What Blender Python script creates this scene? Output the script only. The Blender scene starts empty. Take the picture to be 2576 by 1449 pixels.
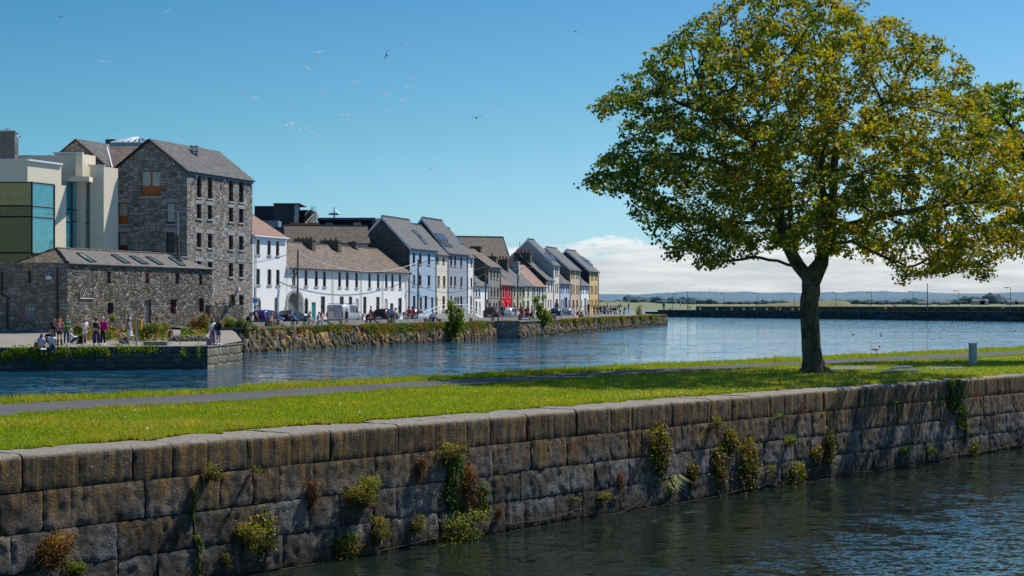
import bpy, bmesh, math, random
import numpy as np
from mathutils import Vector, Matrix, kdtree, noise as mnoise
random.seed(7)
rng = np.random.default_rng(7)
scene = bpy.context.scene
COL = scene.collection
K = 2576 * 60.0 / 36.0          # focal length in units of a 2576 wide frame
CX, HY, EYE = 1288.0, 768.0, 4.0
R = math.radians

# ------------------------------------------------------------------ measuring helpers
def P(x, y, Y):
 return Vector((Y * (x - CX) / K, Y, EYE - Y * (y - HY) / K))
def ground(x, y, z):
 Y = K * (EYE - z) / (y - HY)
 return Vector((Y * (x - CX) / K, Y, z))
def ray_line(x, pts):
 """point where the vertical plane through picture column x meets a plan polyline"""
 k = (x - CX) / K
 best = None
 for i in range(len(pts) - 1):
  (x0, y0), (x1, y1) = pts[i], pts[i + 1]
  dx, dy = x1 - x0, y1 - y0
  den = dx - k * dy
  if abs(den) < 1e-9: continue
  t = (k * y0 - x0) / den
  lo = -1e9 if i == 0 else -1e-6
  hi = 1e9 if i == len(pts) - 2 else 1 + 1e-6
  if lo <= t <= hi:
   q = (x0 + dx * t, y0 + dy * t)
   if q[1] > 1 and (best is None or q[1] < best[1]): best = q
 return best
def ray_plane(x, y, p, n):
 d = Vector(((x - CX) / K, 1.0, -(y - HY) / K)); o = Vector((0, 0, EYE))
 t = (Vector(p) - o).dot(n) / d.dot(n)
 return o + d * t
def lerp(a, b, t): return a + (b - a) * t
def smooth(t):
 t = max(0.0, min(1.0, t)); return t * t * (3 - 2 * t)

# ------------------------------------------------------------------ object helpers
def link(o): COL.objects.link(o); return o
def tag(o, label=None, cat=None, group=None, kind=None):
 if label: o['label'] = label
 if cat: o['category'] = cat
 if group: o['group'] = group
 if kind: o['kind'] = kind
 return o
def empty(name, loc=(0, 0, 0), label=None, cat=None, group=None, rz=0.0):
 o = bpy.data.objects.new(name, None); o.empty_display_size = 0.2
 o.location = loc; o.rotation_euler = (0, 0, rz); link(o)
 return tag(o, label, cat, group)
def obj(name, verts, faces, mats, parent=None, uvs=None, fm=None, smoothed=False, local=False, label=None):
 """one linked mesh object; verts in world space unless local"""
 me = bpy.data.meshes.new(name)
 if parent is not None and not local:
  L = parent.matrix_basis.translation if parent.parent is None else (parent.parent.matrix_basis.translation + parent.matrix_basis.translation)
  lx, ly, lz = L
  verts = [(v[0] - lx, v[1] - ly, v[2] - lz) for v in verts]
 me.from_pydata([tuple(v) for v in verts], [], [tuple(f) for f in faces])
 if not isinstance(mats, (list, tuple)): mats = [mats]
 for m in mats: me.materials.append(m)
 if fm is not None: me.polygons.foreach_set('material_index', fm)
 if uvs is not None:
  l = me.uv_layers.new(name='UV'); li = np.empty(len(me.loops), dtype=np.int32)
  me.loops.foreach_get('vertex_index', li)
  l.data.foreach_set('uv', np.asarray(uvs, dtype=np.float32)[li].ravel())
 if smoothed: me.polygons.foreach_set('use_smooth', [True] * len(me.polygons))
 me.update()
 o = bpy.data.objects.new(name, me); link(o)
 if parent is not None: o.parent = parent
 if label: o['label'] = label
 return o
def copy_tree(o, parent=None):
 c = o.copy(); COL.objects.link(c); c.parent = parent
 for k in ('label',):
  pass
 for ch in list(o.children): copy_tree(ch, c)
 return c

class MB:
 """collects shapes into one mesh"""
 def __init__(s): s.v, s.f, s.uv, s.m = [], [], [], []
 def add(s, vs, fs, uv=None, m=0):
  o = len(s.v); s.v += [tuple(q) for q in vs]; s.f += [tuple(i + o for i in f) for f in fs]
  s.uv += list(uv) if uv else [(q[0] + q[1], q[2]) for q in vs]; s.m += [m] * len(fs)
 def box(s, c, sx, sy, sz, t=(1, 0), m=0, taper=1.0):
  """box with base centre c, sx along plan direction t, sy across it"""
  tx, ty = t; l = math.hypot(tx, ty); tx, ty = tx / l, ty / l; nx, ny = -ty, tx
  vs, uv = [], []
  for k, z in ((1.0, 0), (taper, sz)):
   for a, b in ((-1, -1), (1, -1), (1, 1), (-1, 1)):
    vs.append((c[0] + tx * a * sx / 2 * k + nx * b * sy / 2 * k, c[1] + ty * a * sx / 2 * k + ny * b * sy / 2 * k, c[2] + z))
    uv.append((a * sx / 2 + b * sy / 2, c[2] + z))
  s.add(vs, [(0, 3, 2, 1), (4, 5, 6, 7), (0, 1, 5, 4), (1, 2, 6, 5), (2, 3, 7, 6), (3, 0, 4, 7)], uv, m)
 def tube(s, pts, r, n=6, m=0, cap=True):
  pts = [Vector(p) for p in pts]
  rs = r if isinstance(r, (list, tuple)) else [r] * len(pts)
  o = len(s.v); vs, fs = [], []
  up = None
  for i, p in enumerate(pts):
   d = (pts[min(i + 1, len(pts) - 1)] - pts[max(i - 1, 0)])
   if d.length < 1e-9: d = Vector((0, 0, 1))
   d.normalize()
   if up is None:
    up = Vector((0, 0, 1)) if abs(d.z) < .9 else Vector((1, 0, 0))
   a = d.cross(up).normalized(); b = a.cross(d).normalized(); up = b
   for k in range(n):
    w = 2 * math.pi * k / n
    vs.append(p + (a * math.cos(w) + b * math.sin(w)) * rs[i])
  for i in range(len(pts) - 1):
   for k in range(n):
    k2 = (k + 1) % n
    fs.append((i * n + k, i * n + k2, (i + 1) * n + k2, (i + 1) * n + k))
  if cap:
   fs.append(tuple(range(n))[::-1]); fs.append(tuple((len(pts) - 1) * n + k for k in range(n)))
  s.add(vs, fs, None, m)
 def ball(s, c, rx, ry, rz, n=8, k=6, m=0, rot=None):
  vs, fs = [], []
  for i in range(k + 1):
   th = math.pi * i / k
   for j in range(n):
    ph = 2 * math.pi * j / n
    q = Vector((rx * math.sin(th) * math.cos(ph), ry * math.sin(th) * math.sin(ph), rz * math.cos(th)))
    if rot is not None: q = rot @ q
    vs.append((c[0] + q.x, c[1] + q.y, c[2] + q.z))
  for i in range(k):
   for j in range(n):
    j2 = (j + 1) % n
    fs.append((i * n + j, (i + 1) * n + j, (i + 1) * n + j2, i * n + j2))
  s.add(vs, fs, None, m)
 def quad(s, a, b, c, d, uv=None, m=0): s.add([a, b, c, d], [(0, 1, 2, 3)], uv, m)
 def build(s, name, mats, parent=None, smoothed=False, local=False, label=None):
  return obj(name, s.v, s.f, mats, parent, s.uv, s.m if isinstance(mats, (list, tuple)) else None, smoothed, local, label)

# ------------------------------------------------------------------ materials
class NT:
 def __init__(s, name):
  s.mat = bpy.data.materials.new(name); s.mat.use_nodes = True
  s.t = s.mat.node_tree; s.t.nodes.clear()
  s.out = s.t.nodes.new('ShaderNodeOutputMaterial')
 def n(s, typ, inp=None, **kw):
  nd = s.t.nodes.new('ShaderNode' + typ)
  for k, v in kw.items(): setattr(nd, k, v)
  for k, v in (inp or {}).items(): s.set(nd, k, v)
  return nd
 def set(s, nd, k, v):
  i = nd.inputs[k]
  if isinstance(v, tuple) and len(v) == 2 and hasattr(v[0], 'outputs'): s.t.links.new(v[0].outputs[v[1]], i)
  elif hasattr(v, 'outputs'): s.t.links.new(v.outputs[0], i)
  else:
   if isinstance(v, (tuple, list)) and len(v) == 3 and len(getattr(i, 'default_value', (0,))) == 4: v = (*v, 1)
   i.default_value = v
 def ramp(s, fac, stops, interp='LINEAR'):
  r = s.n('ValToRGB', {0: fac}); r.color_ramp.interpolation = interp
  e = r.color_ramp.elements
  while len(e) < len(stops): e.new(0.5)
  for q, (p, c) in zip(e, stops):
   q.position = p
   if not isinstance(c, (tuple, list)): c = (c, c, c)
   q.color = (*c, 1)
  return r
 def math(s, op, a, b=0.0, clamp=False):
  m = s.n('Math', {0: a, 1: b}, operation=op); m.use_clamp = clamp; return m
 def mix(s, f, a, b, typ='MIX'):
  m = s.n('Mix', None, data_type='RGBA', blend_type=typ)
  s.set(m, 0, f); s.set(m, 6, a); s.set(m, 7, b); return (m, 2)
 def noise(s, vec, scale, detail=4, rough=.55, dist=0.0):
  return s.n('TexNoise', {'Vector': vec, 'Scale': scale, 'Detail': detail, 'Roughness': rough, 'Distortion': dist})
 def mapping(s, vec, sc=(1, 1, 1), loc=(0, 0, 0)):
  return s.n('Mapping', {'Vector': vec, 'Scale': sc, 'Location': loc})
 def bump(s, h, strength=.5, dist=.02):
  return s.n('Bump', {'Height': h, 'Strength': strength, 'Distance': dist})
 def pbsdf(s, col, rough=.8, normal=None, metal=0.0, spec=.3, **kw):
  b = s.n('BsdfPrincipled', {'Base Color': col, 'Roughness': rough, 'Metallic': metal, 'Specular IOR Level': spec})
  if normal is not None: s.set(b, 'Normal', normal)
  for k, v in kw.items(): s.set(b, k, v)
  s.t.links.new(b.outputs[0], s.out.inputs[0]); return b
 def uv(s): return (s.n('UVMap'), 0)
 def pos(s): return (s.n('NewGeometry'), 0)
 def objc(s): return (s.n('TexCoord'), 3)

_cache = {}
def plain(name, col, rough=.7, metal=0.0, spec=.3, var=.12, scale=6.0, bump=0.0):
 key = ('plain', name)
 if key in _cache: return _cache[key]
 t = NT(name); v = t.noise(t.objc(), scale, 4)
 c = t.mix((t.ramp(v, [(.3, 0), (.7, 1)]), 0), tuple(max(0, q * (1 - var)) for q in col), tuple(min(1, q * (1 + var)) for q in col))
 t.pbsdf(c, rough, t.bump(v, bump, .02) if bump else None, metal, spec)
 _cache[key] = t.mat; return t.mat
def painted(name, col, stain=.35):
 """limewashed or painted render with faint run marks"""
 key = ('painted', name)
 if key in _cache: return _cache[key]
 t = NT(name); uv = t.uv()
 a = t.noise(t.mapping(uv, (1.2, .25, 1)), 2.2, 5, .6)
 b = t.noise(uv, 9, 5, .6)
 run = t.ramp(a, [(.35, 0), (.75, 1)])
 c = t.mix(t.math('MULTIPLY', run, stain), col, tuple(q * .74 for q in col))
 c = t.mix(t.math('MULTIPLY', t.ramp(b, [(.45, 0), (.8, 1)]), .3 * stain + .08), c, tuple(q * .6 + .02 for q in col))
 # damp, dirty foot of the wall
 sep = t.n('SeparateXYZ', {0: t.pos()})
 foot = t.math('SUBTRACT', 1.0, t.math('DIVIDE', t.math('SUBTRACT', (sep, 2), 1.9), .9), True)
 c = t.mix(t.math('MULTIPLY', foot, .35), c, tuple(q * .45 + .02 for q in col))
 t.pbsdf(c, .85, t.bump(b, .25, .02))
 _cache[key] = t.mat; return t.mat
def rubble(name, cols, scale=2.2, stretch=(1, 1.5, 1), mortar=(.2, .19, .17), gap=.055, rnd=.9, bump=1.0, dirt=(.05, .045, .03), dirtamt=.5, mdark=0.0):
 """random stonework: every cell its own stone"""
 t = NT(name); uv = t.uv()
 w = t.noise(uv, 1.7, 3)
 vec = t.n('VectorMath', {0: uv, 1: (t.n('VectorMath', {0: (w, 1), 1: (.22, .16, 0)}, operation='MULTIPLY'), 0)}, operation='ADD')
 m = t.mapping((vec, 0), stretch)
 vo = t.n('TexVoronoi', {'Vector': m, 'Scale': scale, 'Randomness': rnd}, voronoi_dimensions='2D')
 ve = t.n('TexVoronoi', {'Vector': m, 'Scale': scale, 'Randomness': rnd}, voronoi_dimensions='2D', feature='DISTANCE_TO_EDGE')
 sep = t.n('SeparateColor', {0: (vo, 1)})
 stone = t.ramp((sep, 0), cols, 'LINEAR')
 fine = t.noise(uv, 14, 6, .65)
 stone2 = t.mix(t.math('MULTIPLY', t.ramp(fine, [(.35, 0), (.7, 1)]), .55), stone, t.mix(1.0, stone, (.45, .43, .4), 'MULTIPLY'))
 edge = t.ramp((ve, 0), [(gap * .4, 0), (gap * 1.6, 1)])
 c = t.mix(edge, mortar, stone2)
 big = t.noise(uv, .35, 5, .6)
 c = t.mix(t.math('MULTIPLY', t.ramp(big, [(.45, 0), (.75, 1)]), dirtamt), c, t.mix(1.0, c, dirt, 'MULTIPLY') if False else dirt)
 h = t.math('ADD', t.math('MULTIPLY', t.ramp((ve, 0), [(0, 0), (.22, 1)]), 1.0), t.math('MULTIPLY', fine, .5))
 h = t.math('ADD', h, t.math('MULTIPLY', (sep, 1), .6))
 t.pbsdf(c, .9, t.bump(h, bump, .07), spec=.2)
 return t.mat
def slate(name, cols, rowh=.22, w=.34, lichen=None, amt=.3, bump=.6):
 t = NT(name); uv = t.uv()
 b = t.n('TexBrick', {'Vector': uv, 'Scale': 1.0, 'Brick Width': w, 'Row Height': rowh, 'Mortar Size': .012, 'Mortar Smooth': .2, 'Bias': 0.0,
                         'Color1': (0, 0, 0, 1), 'Color2': (1, 1, 1, 1), 'Mortar': (.2, .2, .2, 1)})
 c = t.ramp((b, 0), cols)
 n1 = t.noise(uv, 1.3, 6, .7); n2 = t.noise(uv, 9, 4, .6)
 c = t.mix(t.math('MULTIPLY', t.ramp(n2, [(.4, 0), (.7, 1)]), .35), c, tuple(q * .5 for q in cols[0][1]))
 if lichen:
  c = t.mix(t.math('MULTIPLY', t.ramp(n1, [(.48, 0), (.66, 1)]), amt), c, lichen)
 sep = t.n('SeparateXYZ', {0: uv})
 fr = t.math('FRACT', t.math('DIVIDE', (sep, 1), rowh))
 h = t.math('SUBTRACT', t.math('MULTIPLY', n2, .8), t.math('MULTIPLY', fr, .8))
 h = t.math('ADD', h, t.math('MULTIPLY', (b, 1), -.5))
 t.pbsdf(c, .65, t.bump(h, bump, .03), spec=.35)
 return t.mat
def glassy(name, col=(.015, .02, .025), rough=.06, spec=.6, metal=0.0):
 t = NT(name); n = t.noise(t.objc(), 1.5, 2)
 t.pbsdf(t.mix(n, col, tuple(q * 1.8 for q in col)), rough, t.bump(n, .06, .05), metal, spec); return t.mat
def foliage(name, trans=.4, tint=(1, 1, 1)):
 t = NT(name); a = t.n('Attribute', attribute_name='Col')
 c = t.mix(1.0, (a, 0), tint, 'MULTIPLY')
 d = t.n('BsdfPrincipled', {'Base Color': c, 'Roughness': .55, 'Specular IOR Level': .3})
 hs = t.n('HueSaturation', {'Saturation': 1.1, 'Value': 1.5, 'Color': c})
 tr = t.n('BsdfTranslucent', {'Color': hs})
 mx = t.n('MixShader', {0: trans, 1: d, 2: tr}); t.t.links.new(mx.outputs[0], t.out.inputs[0]); return t.mat

def gray(v): return (v, v, v)
M = {}
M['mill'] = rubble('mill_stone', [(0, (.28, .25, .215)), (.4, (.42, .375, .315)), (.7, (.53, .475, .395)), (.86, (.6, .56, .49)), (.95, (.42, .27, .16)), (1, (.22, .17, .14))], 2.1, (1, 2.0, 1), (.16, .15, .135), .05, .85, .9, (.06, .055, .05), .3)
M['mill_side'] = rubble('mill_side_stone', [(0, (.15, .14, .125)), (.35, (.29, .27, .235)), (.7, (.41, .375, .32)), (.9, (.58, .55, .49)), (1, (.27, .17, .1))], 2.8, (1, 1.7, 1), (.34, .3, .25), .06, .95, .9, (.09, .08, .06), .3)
M['rubble'] = rubble('rubble_stone', [(0, (.05, .048, .045)), (.4, (.16, .147, .125)), (.75, (.28, .255, .215)), (.92, (.46, .43, .38)), (1, (.23, .15, .08))], 3.3, (1, 1.25, 1), (.17, .16, .135), .09, 1.0, 1.2, (.04, .038, .02), .5)
M['rubble_dark'] = rubble('weathered_stone', [(0, (.19, .17, .14)), (.5, (.3, .27, .22)), (.9, (.43, .39, .32)), (1, (.42, .27, .16))], 2.3, (1, 1.5, 1), (.19, .18, .155), .06, .95, .9, (.06, .055, .045), .4)
M['ashlar'] = rubble('shade_toned_ashlar', [(0, (.08, .08, .07)), (.6, (.115, .11, .095)), (1, (.16, .15, .125))], 1.7, (1, 1.9, 1), (.04, .04, .035), .035, .35, .8, (.03, .035, .015), .55)  # darker tones: shade of the front face put into the colour
M['ashlar_lit'] = rubble('sun_toned_ashlar', [(0, (.14, .13, .1)), (.6, (.22, .2, .15)), (1, (.28, .25, .19))], 1.0, (1, 1.9, 1), (.08, .075, .05), .03, .3, .8, (.08, .08, .03), .5)  # same ashlar lighter: sunlight on the end put into the colour
M['block_wall'] = rubble('grey_block', [(0, (.11, .1, .09)), (1, (.19, .175, .155))], 2.0, (1, 1.9, 1), (.08, .075, .07), .04, .15, .5, (.07, .065, .06), .3)
M['slate'] = slate('grey_slate', [(0, (.06, .063, .068)), (.5, (.09, .092, .095)), (1, (.13, .13, .128))], lichen=(.2, .17, .08), amt=.22)
M['slate_old'] = slate('old_mill_slate', [(0, (.045, .046, .046)), (.5, (.075, .075, .072)), (1, (.115, .112, .105))], lichen=(.2, .19, .155), amt=.4, bump=.9)
M['slate_brown'] = slate('mossy_brown_slate', [(0, (.075, .05, .034)), (.5, (.15, .1, .068)), (.85, (.23, .165, .115)), (1, (.33, .26, .2))], .2, .22, lichen=(.27, .2, .13), amt=.5, bump=1.2)
M['slate_red'] = slate('red_brown_slate', [(0, (.2, .11, .085)), (.5, (.28, .16, .12)), (1, (.33, .22, .18))], .2, .3, lichen=(.42, .21, .06), amt=.5)
M['slate_lichen'] = slate('lichened_slate', [(0, (.08, .075, .07)), (.6, (.13, .12, .11)), (1, (.18, .165, .15))], lichen=(.38, .17, .03), amt=.75)
M['tile_brown'] = slate('brown_concrete_tile', [(0, (.09, .07, .052)), (.5, (.125, .1, .075)), (1, (.16, .13, .1))], .3, .3, bump=1.0)
M['slate_pale'] = slate('pale_worn_slate', [(0, (.1, .095, .092)), (.5, (.14, .133, .127)), (1, (.19, .18, .165))], .25, .4, lichen=(.2, .15, .1), amt=.5)
M['slate_hip'] = slate('lichened_hip_slate', [(0, (.11, .08, .055)), (.6, (.18, .135, .09)), (1, (.3, .25, .18))], .22, .3, lichen=(.24, .19, .1), amt=.7, bump=1.0)
M['white'] = painted('white_limewash', (.95, .92, .865), .1)
M['white_trim'] = plain('white_paint', (.78, .79, .8), .5, var=.05)
M['cream'] = painted('museum_cream_render', (.88, .78, .58), .22)
M['glass'] = glassy('window_glass')
M['pale_glass'] = glassy('pale_blind_and_reflection_glass', (.35, .34, .29), .15)  # pale blinds, and pale reflections put into the pane colour
M['glass_green'] = glassy('tinted_green_glass', (.06, .24, .26), .03, 1.0, .45)
M['gold_reflection'] = glassy('golden_reflection_glass', (.13, .085, .02), .04, .5, .15)  # golden reflection put into the glass colour
M['glass_sky'] = glassy('skylight_glass', (.1, .16, .19), .05, 1.0, .3)
M['dark_frame'] = plain('dark_window_frame', (.035, .03, .028), .5)
M['brown_frame'] = plain('brown_timber_frame', (.09, .045, .022), .5)
M['wood_orange'] = plain('varnished_orange_timber', (.5, .13, .02), .45, var=.25, scale=3)
M['red_paint'] = plain('dark_red_paint', (.32, .02, .03), .5)
M['sill'] = plain('limestone_trim', (.42, .41, .38), .85, var=.15, bump=.3)
M['lintel'] = plain('mill_lintel_limestone', (.36, .35, .335), .85, var=.2, bump=.3)
M['black'] = plain('black_painted_metal', (.015, .015, .017), .45)
M['gutter'] = plain('dark_grey_gutter', (.05, .055, .06), .5)
M['bluegrey'] = plain('blue_grey_board', (.1, .13, .16), .6)
M['grey_metal'] = plain('galvanised_steel', (.35, .38, .4), .45, .6, var=.1)
M['white_metal'] = plain('white_painted_rail', (.8, .81, .82), .4, var=.04)
M['concrete'] = plain('weathered_concrete', (.36, .35, .32), .9, var=.22, scale=2.5, bump=.4)
M['concrete_dark'] = plain('dark_weathered_concrete', (.2, .19, .165), .9, var=.35, scale=2.0, bump=.5)
M['chimney'] = plain('weathered_chimney_render', (.13, .115, .09), .9, var=.35, scale=1.6, bump=.4)
M['chimney_white'] = plain('flaking_white_chimney_render', (.45, .46, .46), .9, var=.35, scale=1.6, bump=.4)
M['terracotta'] = plain('terracotta_pot', (.4, .1, .045), .8, var=.25)
M['pot_buff'] = plain('buff_clay_pot', (.42, .36, .24), .8, var=.2)
M['lead'] = plain('lead_flashing', (.3, .33, .36), .5, .2)
M['wood_pole'] = plain('grey_timber_pole', (.14, .115, .09), .85, var=.3, scale=5)
M['yellow'] = plain('amber_yellow_plastic', (.75, .36, .02), .5, var=.08)
M['rubber'] = plain('tyre_rubber', (.02, .02, .02), .8)
M['wire'] = plain('overhead_cable', (.1, .1, .1), .6)
M['wire_pale'] = plain('pale_overhead_cable', (.55, .55, .55), .6)
# ------------------------------------------------------------------ camera, sun, sky
cam = bpy.data.cameras.new('camera'); cam.lens = 60; cam.sensor_width = 36; cam.shift_y = (HY - 724.5) / 2576.0
cam.clip_start = .5; cam.clip_end = 40000
cam_o = link(bpy.data.objects.new('camera', cam)); cam_o.location = (0, 0, EYE); cam_o.rotation_euler = (R(90), 0, 0)
scene.camera = cam_o
SUN_AZ, SUN_EL = R(38), R(52)
S = Vector((math.cos(SUN_EL) * math.cos(SUN_AZ), math.cos(SUN_EL) * math.sin(SUN_AZ), math.sin(SUN_EL)))
sun = bpy.data.lights.new('sun', 'SUN'); sun.energy = 5.0; sun.angle = R(.53); sun.color = (1, .95, .87)
sun_o = link(bpy.data.objects.new('sun', sun)); sun_o.rotation_euler = (-S).to_track_quat('-Z', 'Y').to_euler(); sun_o.location = (60, 60, 120)
scene.view_settings.view_transform = 'Standard'; scene.view_settings.look = 'None'; scene.view_settings.exposure = 0
w = bpy.data.worlds.new('World'); scene.world = w; w.use_nodes = True
def build_sky():
 t = NT.__new__(NT); t.t = w.node_tree; t.t.nodes.clear()
 out = t.n('OutputWorld'); bg = t.n('Background', {'Strength': .12})
 sky = t.n('TexSky', sky_type='NISHITA'); sky.sun_disc = False
 sky.sun_elevation = SUN_EL; sky.sun_rotation = R(90) - SUN_AZ
 sky.air_density = 1.0; sky.dust_density = .6; sky.ozone_density = 2.5; sky.altitude = 0
 g = t.n('TexCoord'); sep = t.n('SeparateXYZ', {0: (g, 0)})
 az = t.math('ARCTAN2', (sep, 0), (sep, 1)); el = t.math('ARCSINE', (sep, 2))
 # clear polarised blue aloft, paler and greener by the horizon
 e1 = t.ramp(t.math('MULTIPLY', el, 2.0), [(0, (.74, .95, 1.32)), (.08, (.62, .9, 1.2)), (.2, (.45, .75, .9)), (.36, (.31, .63, .82)), (.8, (.25, .5, .8))])
 sk = t.mix(1.0, (sky, 0), (e1, 0), 'MULTIPLY')
 side = t.ramp(t.math('ADD', t.math('MULTIPLY', az, 1.4), .5), [(0, (.68, .9, .9)), (1, (1.15, 1.06, 1.06))])
 sk = t.mix(1.0, sk, (side, 0), 'MULTIPLY')
 cv = t.n('CombineXYZ', {0: t.math('MULTIPLY', az, 22.0), 1: t.math('MULTIPLY', el, 60.0)})
 n1 = t.noise((cv, 0), 1.0, 7, .56)
 cv2 = t.n('CombineXYZ', {0: t.math('MULTIPLY', az, 16.0), 1: t.math('MULTIPLY', el, 150.0)})
 n2 = t.noise((cv2, 0), 1.0, 5, .6)
 lim = t.math('ADD', .0375, t.math('MULTIPLY', t.math('MINIMUM', az, .0), .12))
 m = t.math('ADD', t.math('MULTIPLY', t.math('SUBTRACT', n1, .5), 6.5), t.math('DIVIDE', t.math('SUBTRACT', lim, el), .0075))
 mask = t.ramp(m, [(.0, 0), (.55, .85), (1, 1)], 'EASE')
 hi = t.ramp(t.math('DIVIDE', el, .05), [(.0, .1), (.45, .35), (.8, 1)])
 sh = t.math('ADD', t.math('MULTIPLY', hi, .55), t.math('MULTIPLY', t.ramp(n2, [(.32, 0), (.68, 1)]), .6), True)
 cc = t.ramp(sh, [(0, (4.0, 4.45, 4.9)), (.45, (5.6, 5.85, 6.0)), (1, (8.1, 8.15, 8.1))])
 fin = t.mix(t.math('MULTIPLY', mask, .93), sk, (cc, 0))
 t.set(bg, 'Color', fin); t.t.links.new(bg.outputs[0], out.inputs[0])
build_sky()

# ------------------------------------------------------------------ water
def water(name, base, sc, amp, rough=.05, deep=None, ior=1.33):
 """rippled surface: the normal itself is stirred by noise so far water keeps its chop"""
 t = NT(name); p = t.pos()
 patch = t.noise(t.mapping(p, (.012, .045, 1)), 1.0, 4, .55)
 pr = t.ramp(patch, [(.38, .45), (.6, 1)])
 acc = None
 for k, (f, wgt) in enumerate(((.22, .6), (1.0, 1.0), (3.1, .8))):
  n = t.noise(t.mapping(p, (.6, 1.0, 1), (k * 7.3, k * 3.1, 0)), sc * f, 2, .5, .3)
  v = t.n('VectorMath', {0: (n, 1), 1: (.5, .5, .5)}, operation='SUBTRACT')
  v = t.n('VectorMath', {0: (v, 0), 1: (wgt * amp, wgt * amp, 0)}, operation='MULTIPLY')
  acc = (v, 0) if acc is None else (t.n('VectorMath', {0: acc, 1: (v, 0)}, operation='ADD'), 0)
 sc_ = t.n('VectorMath', {0: acc}, operation='SCALE'); t.set(sc_, 'Scale', pr)
 nn = t.n('VectorMath', {0: (sc_, 0), 1: (0, 0, 1)}, operation='ADD')
 nn = t.n('VectorMath', {0: (nn, 0)}, operation='NORMALIZE')
 col = base if deep is None else t.mix(t.ramp(patch, [(.35, 0), (.7, 1)]), base, deep)
 t.pbsdf(col, rough, (nn, 0), 0, .5, IOR=ior); return t.mat

wall_px = [(0, 1146), (337, 1126), (757, 1088), (1062, 1061), (1378, 1034), (1605, 1021), (1856, 998), (2084, 980), (2373, 958), (2576, 942)]
WZ = 2.05
_g = [ground(x, y, WZ) for x, y in wall_px]
_wc = np.polyfit([g.y for g in _g], [g.x for g in _g], 2)
def wall_xy(Y): return float(np.polyval(_wc, Y))
WALL = [(wall_xy(y), y) for y in np.arange(14, 78, .5)]
_seg = [math.dist(WALL[i], WALL[i + 1]) for i in range(len(WALL) - 1)]
WS = np.concatenate([[0], np.cumsum(_seg)])
def wall_at(s):
 """point, outward normal of the basin wall at arc length s"""
 i = int(np.clip(np.searchsorted(WS, s) - 1, 0, len(WALL) - 2)); f = (s - WS[i]) / (WS[i + 1] - WS[i])
 x = lerp(WALL[i][0], WALL[i + 1][0], f); y = lerp(WALL[i][1], WALL[i + 1][1], f)
 dx, dy = WALL[i + 1][0] - WALL[i][0], WALL[i + 1][1] - WALL[i][1]; l = math.hypot(dx, dy)
 return Vector((x, y, 0)), Vector((dy / l, -dx / l, 0)), Vector((dx / l, dy / l, 0))
def px_line(pts):
 xs = [p[0] for p in pts]; ys = [p[1] for p in pts]
 def f(x):
  if x < xs[0]: return ys[0] + (ys[1] - ys[0]) / (xs[1] - xs[0]) * (x - xs[0])
  if x > xs[-1]: return ys[-1] + (ys[-1] - ys[-4]) / (xs[-1] - xs[-4]) * (x - xs[-1])
  return float(np.interp(x, xs, ys))
 return f
L_coping = px_line([(0, 1132), (220, 1117), (427, 1099), (573, 1085.7), (859, 1060.7), (982, 1055), (1155, 1040), (1438, 1020), (1662, 1002), (1800, 992), (2004, 978), (2225, 964), (2576, 938)])
L_near = px_line([(0, 1049.7), (287, 1029), (437, 1024), (687, 1005.7), (859, 994), (1092, 975), (1305, 965), (1438, 955), (1543, 948), (1824, 932), (2076, 917), (2437, 902), (2576, 893)])
L_far = px_line([(0, 1018), (433, 996.7), (859, 971.7), (1182, 953.7), (1438, 940), (1662, 927), (1848, 918), (2080, 906), (2330, 893.5), (2576, 882)])
L_edge = px_line([(0, 1010.5), (433, 988), (859, 963), (1182, 945.5), (1438, 929.5), (1662, 918), (1850, 910), (2080, 899), (2330, 886.5), (2576, 875)])
XS = list(np.arange(-700, 3500, 14.0))
def sm_line(f, z):
 ys = np.array([f(x) for x in XS]); k = np.ones(9) / 9
 ys2 = np.convolve(np.pad(ys, 4, mode='reflect', reflect_type='odd'), k, 'valid')
 return [ground(x, y, z) for x, y in zip(XS, ys2)]
G_coping, G_near, G_far, G_edge = sm_line(L_coping, WZ), sm_line(L_near, WZ), sm_line(L_far, WZ), sm_line(L_edge, WZ)
for L in (G_near, G_far): pass
def strip(name, A, B, z, mat, nsub=1):
 mb = MB()
 for i in range(len(A) - 1):
  q = [(A[i].x, A[i].y, z), (A[i + 1].x, A[i + 1].y, z), (B[i + 1].x, B[i + 1].y, z), (B[i].x, B[i].y, z)]
  mb.quad(*q, uv=[(c[0], c[1]) for c in q])
 return mb.build(name, mat)
def lawn_mat():
 t = NT('lawn_turf'); p = t.pos()
 a = t.noise(p, .6, 5, .6); b = t.noise(p, 30, 4, .7)
 c = t.ramp(a, [(.3, (.16, .24, .012)), (.55, (.22, .29, .016)), (.75, (.3, .3, .04))])
 c = t.mix(t.math('MULTIPLY', t.ramp(b, [(.4, 0), (.7, 1)]), .5), c, (.11, .14, .012))
 t.pbsdf(c, .9, t.bump(b, .8, .05)); return t.mat
M['lawn'] = lawn_mat()
def asphalt_mat():
 t = NT('old_asphalt'); p = t.pos()
 a = t.noise(p, .5, 5, .6); b = t.noise(p, 60, 3, .7); s = t.n('TexVoronoi', {'Vector': p, 'Scale': 9.0}, feature='F1')
 c = t.ramp(a, [(.3, (.082, .08, .078)), (.7, (.125, .122, .118))])
 c = t.mix(t.math('MULTIPLY', b, .5), c, (.045, .045, .045))
 c = t.mix(t.ramp((s, 0), [(.035, 1), (.06, 0)]), c, (.45, .43, .38))
 t.pbsdf(c, .9, t.bump(b, .4, .01)); return t.mat
M['asphalt'] = asphalt_mat()
off = [Vector((g.x, g.y, 0)) for g in G_edge]
tag(strip('lawn', G_coping, G_edge, WZ, M['lawn']), kind='structure')
tag(strip('path', G_near, G_far, WZ + .012, M['asphalt']), kind='structure')
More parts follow.
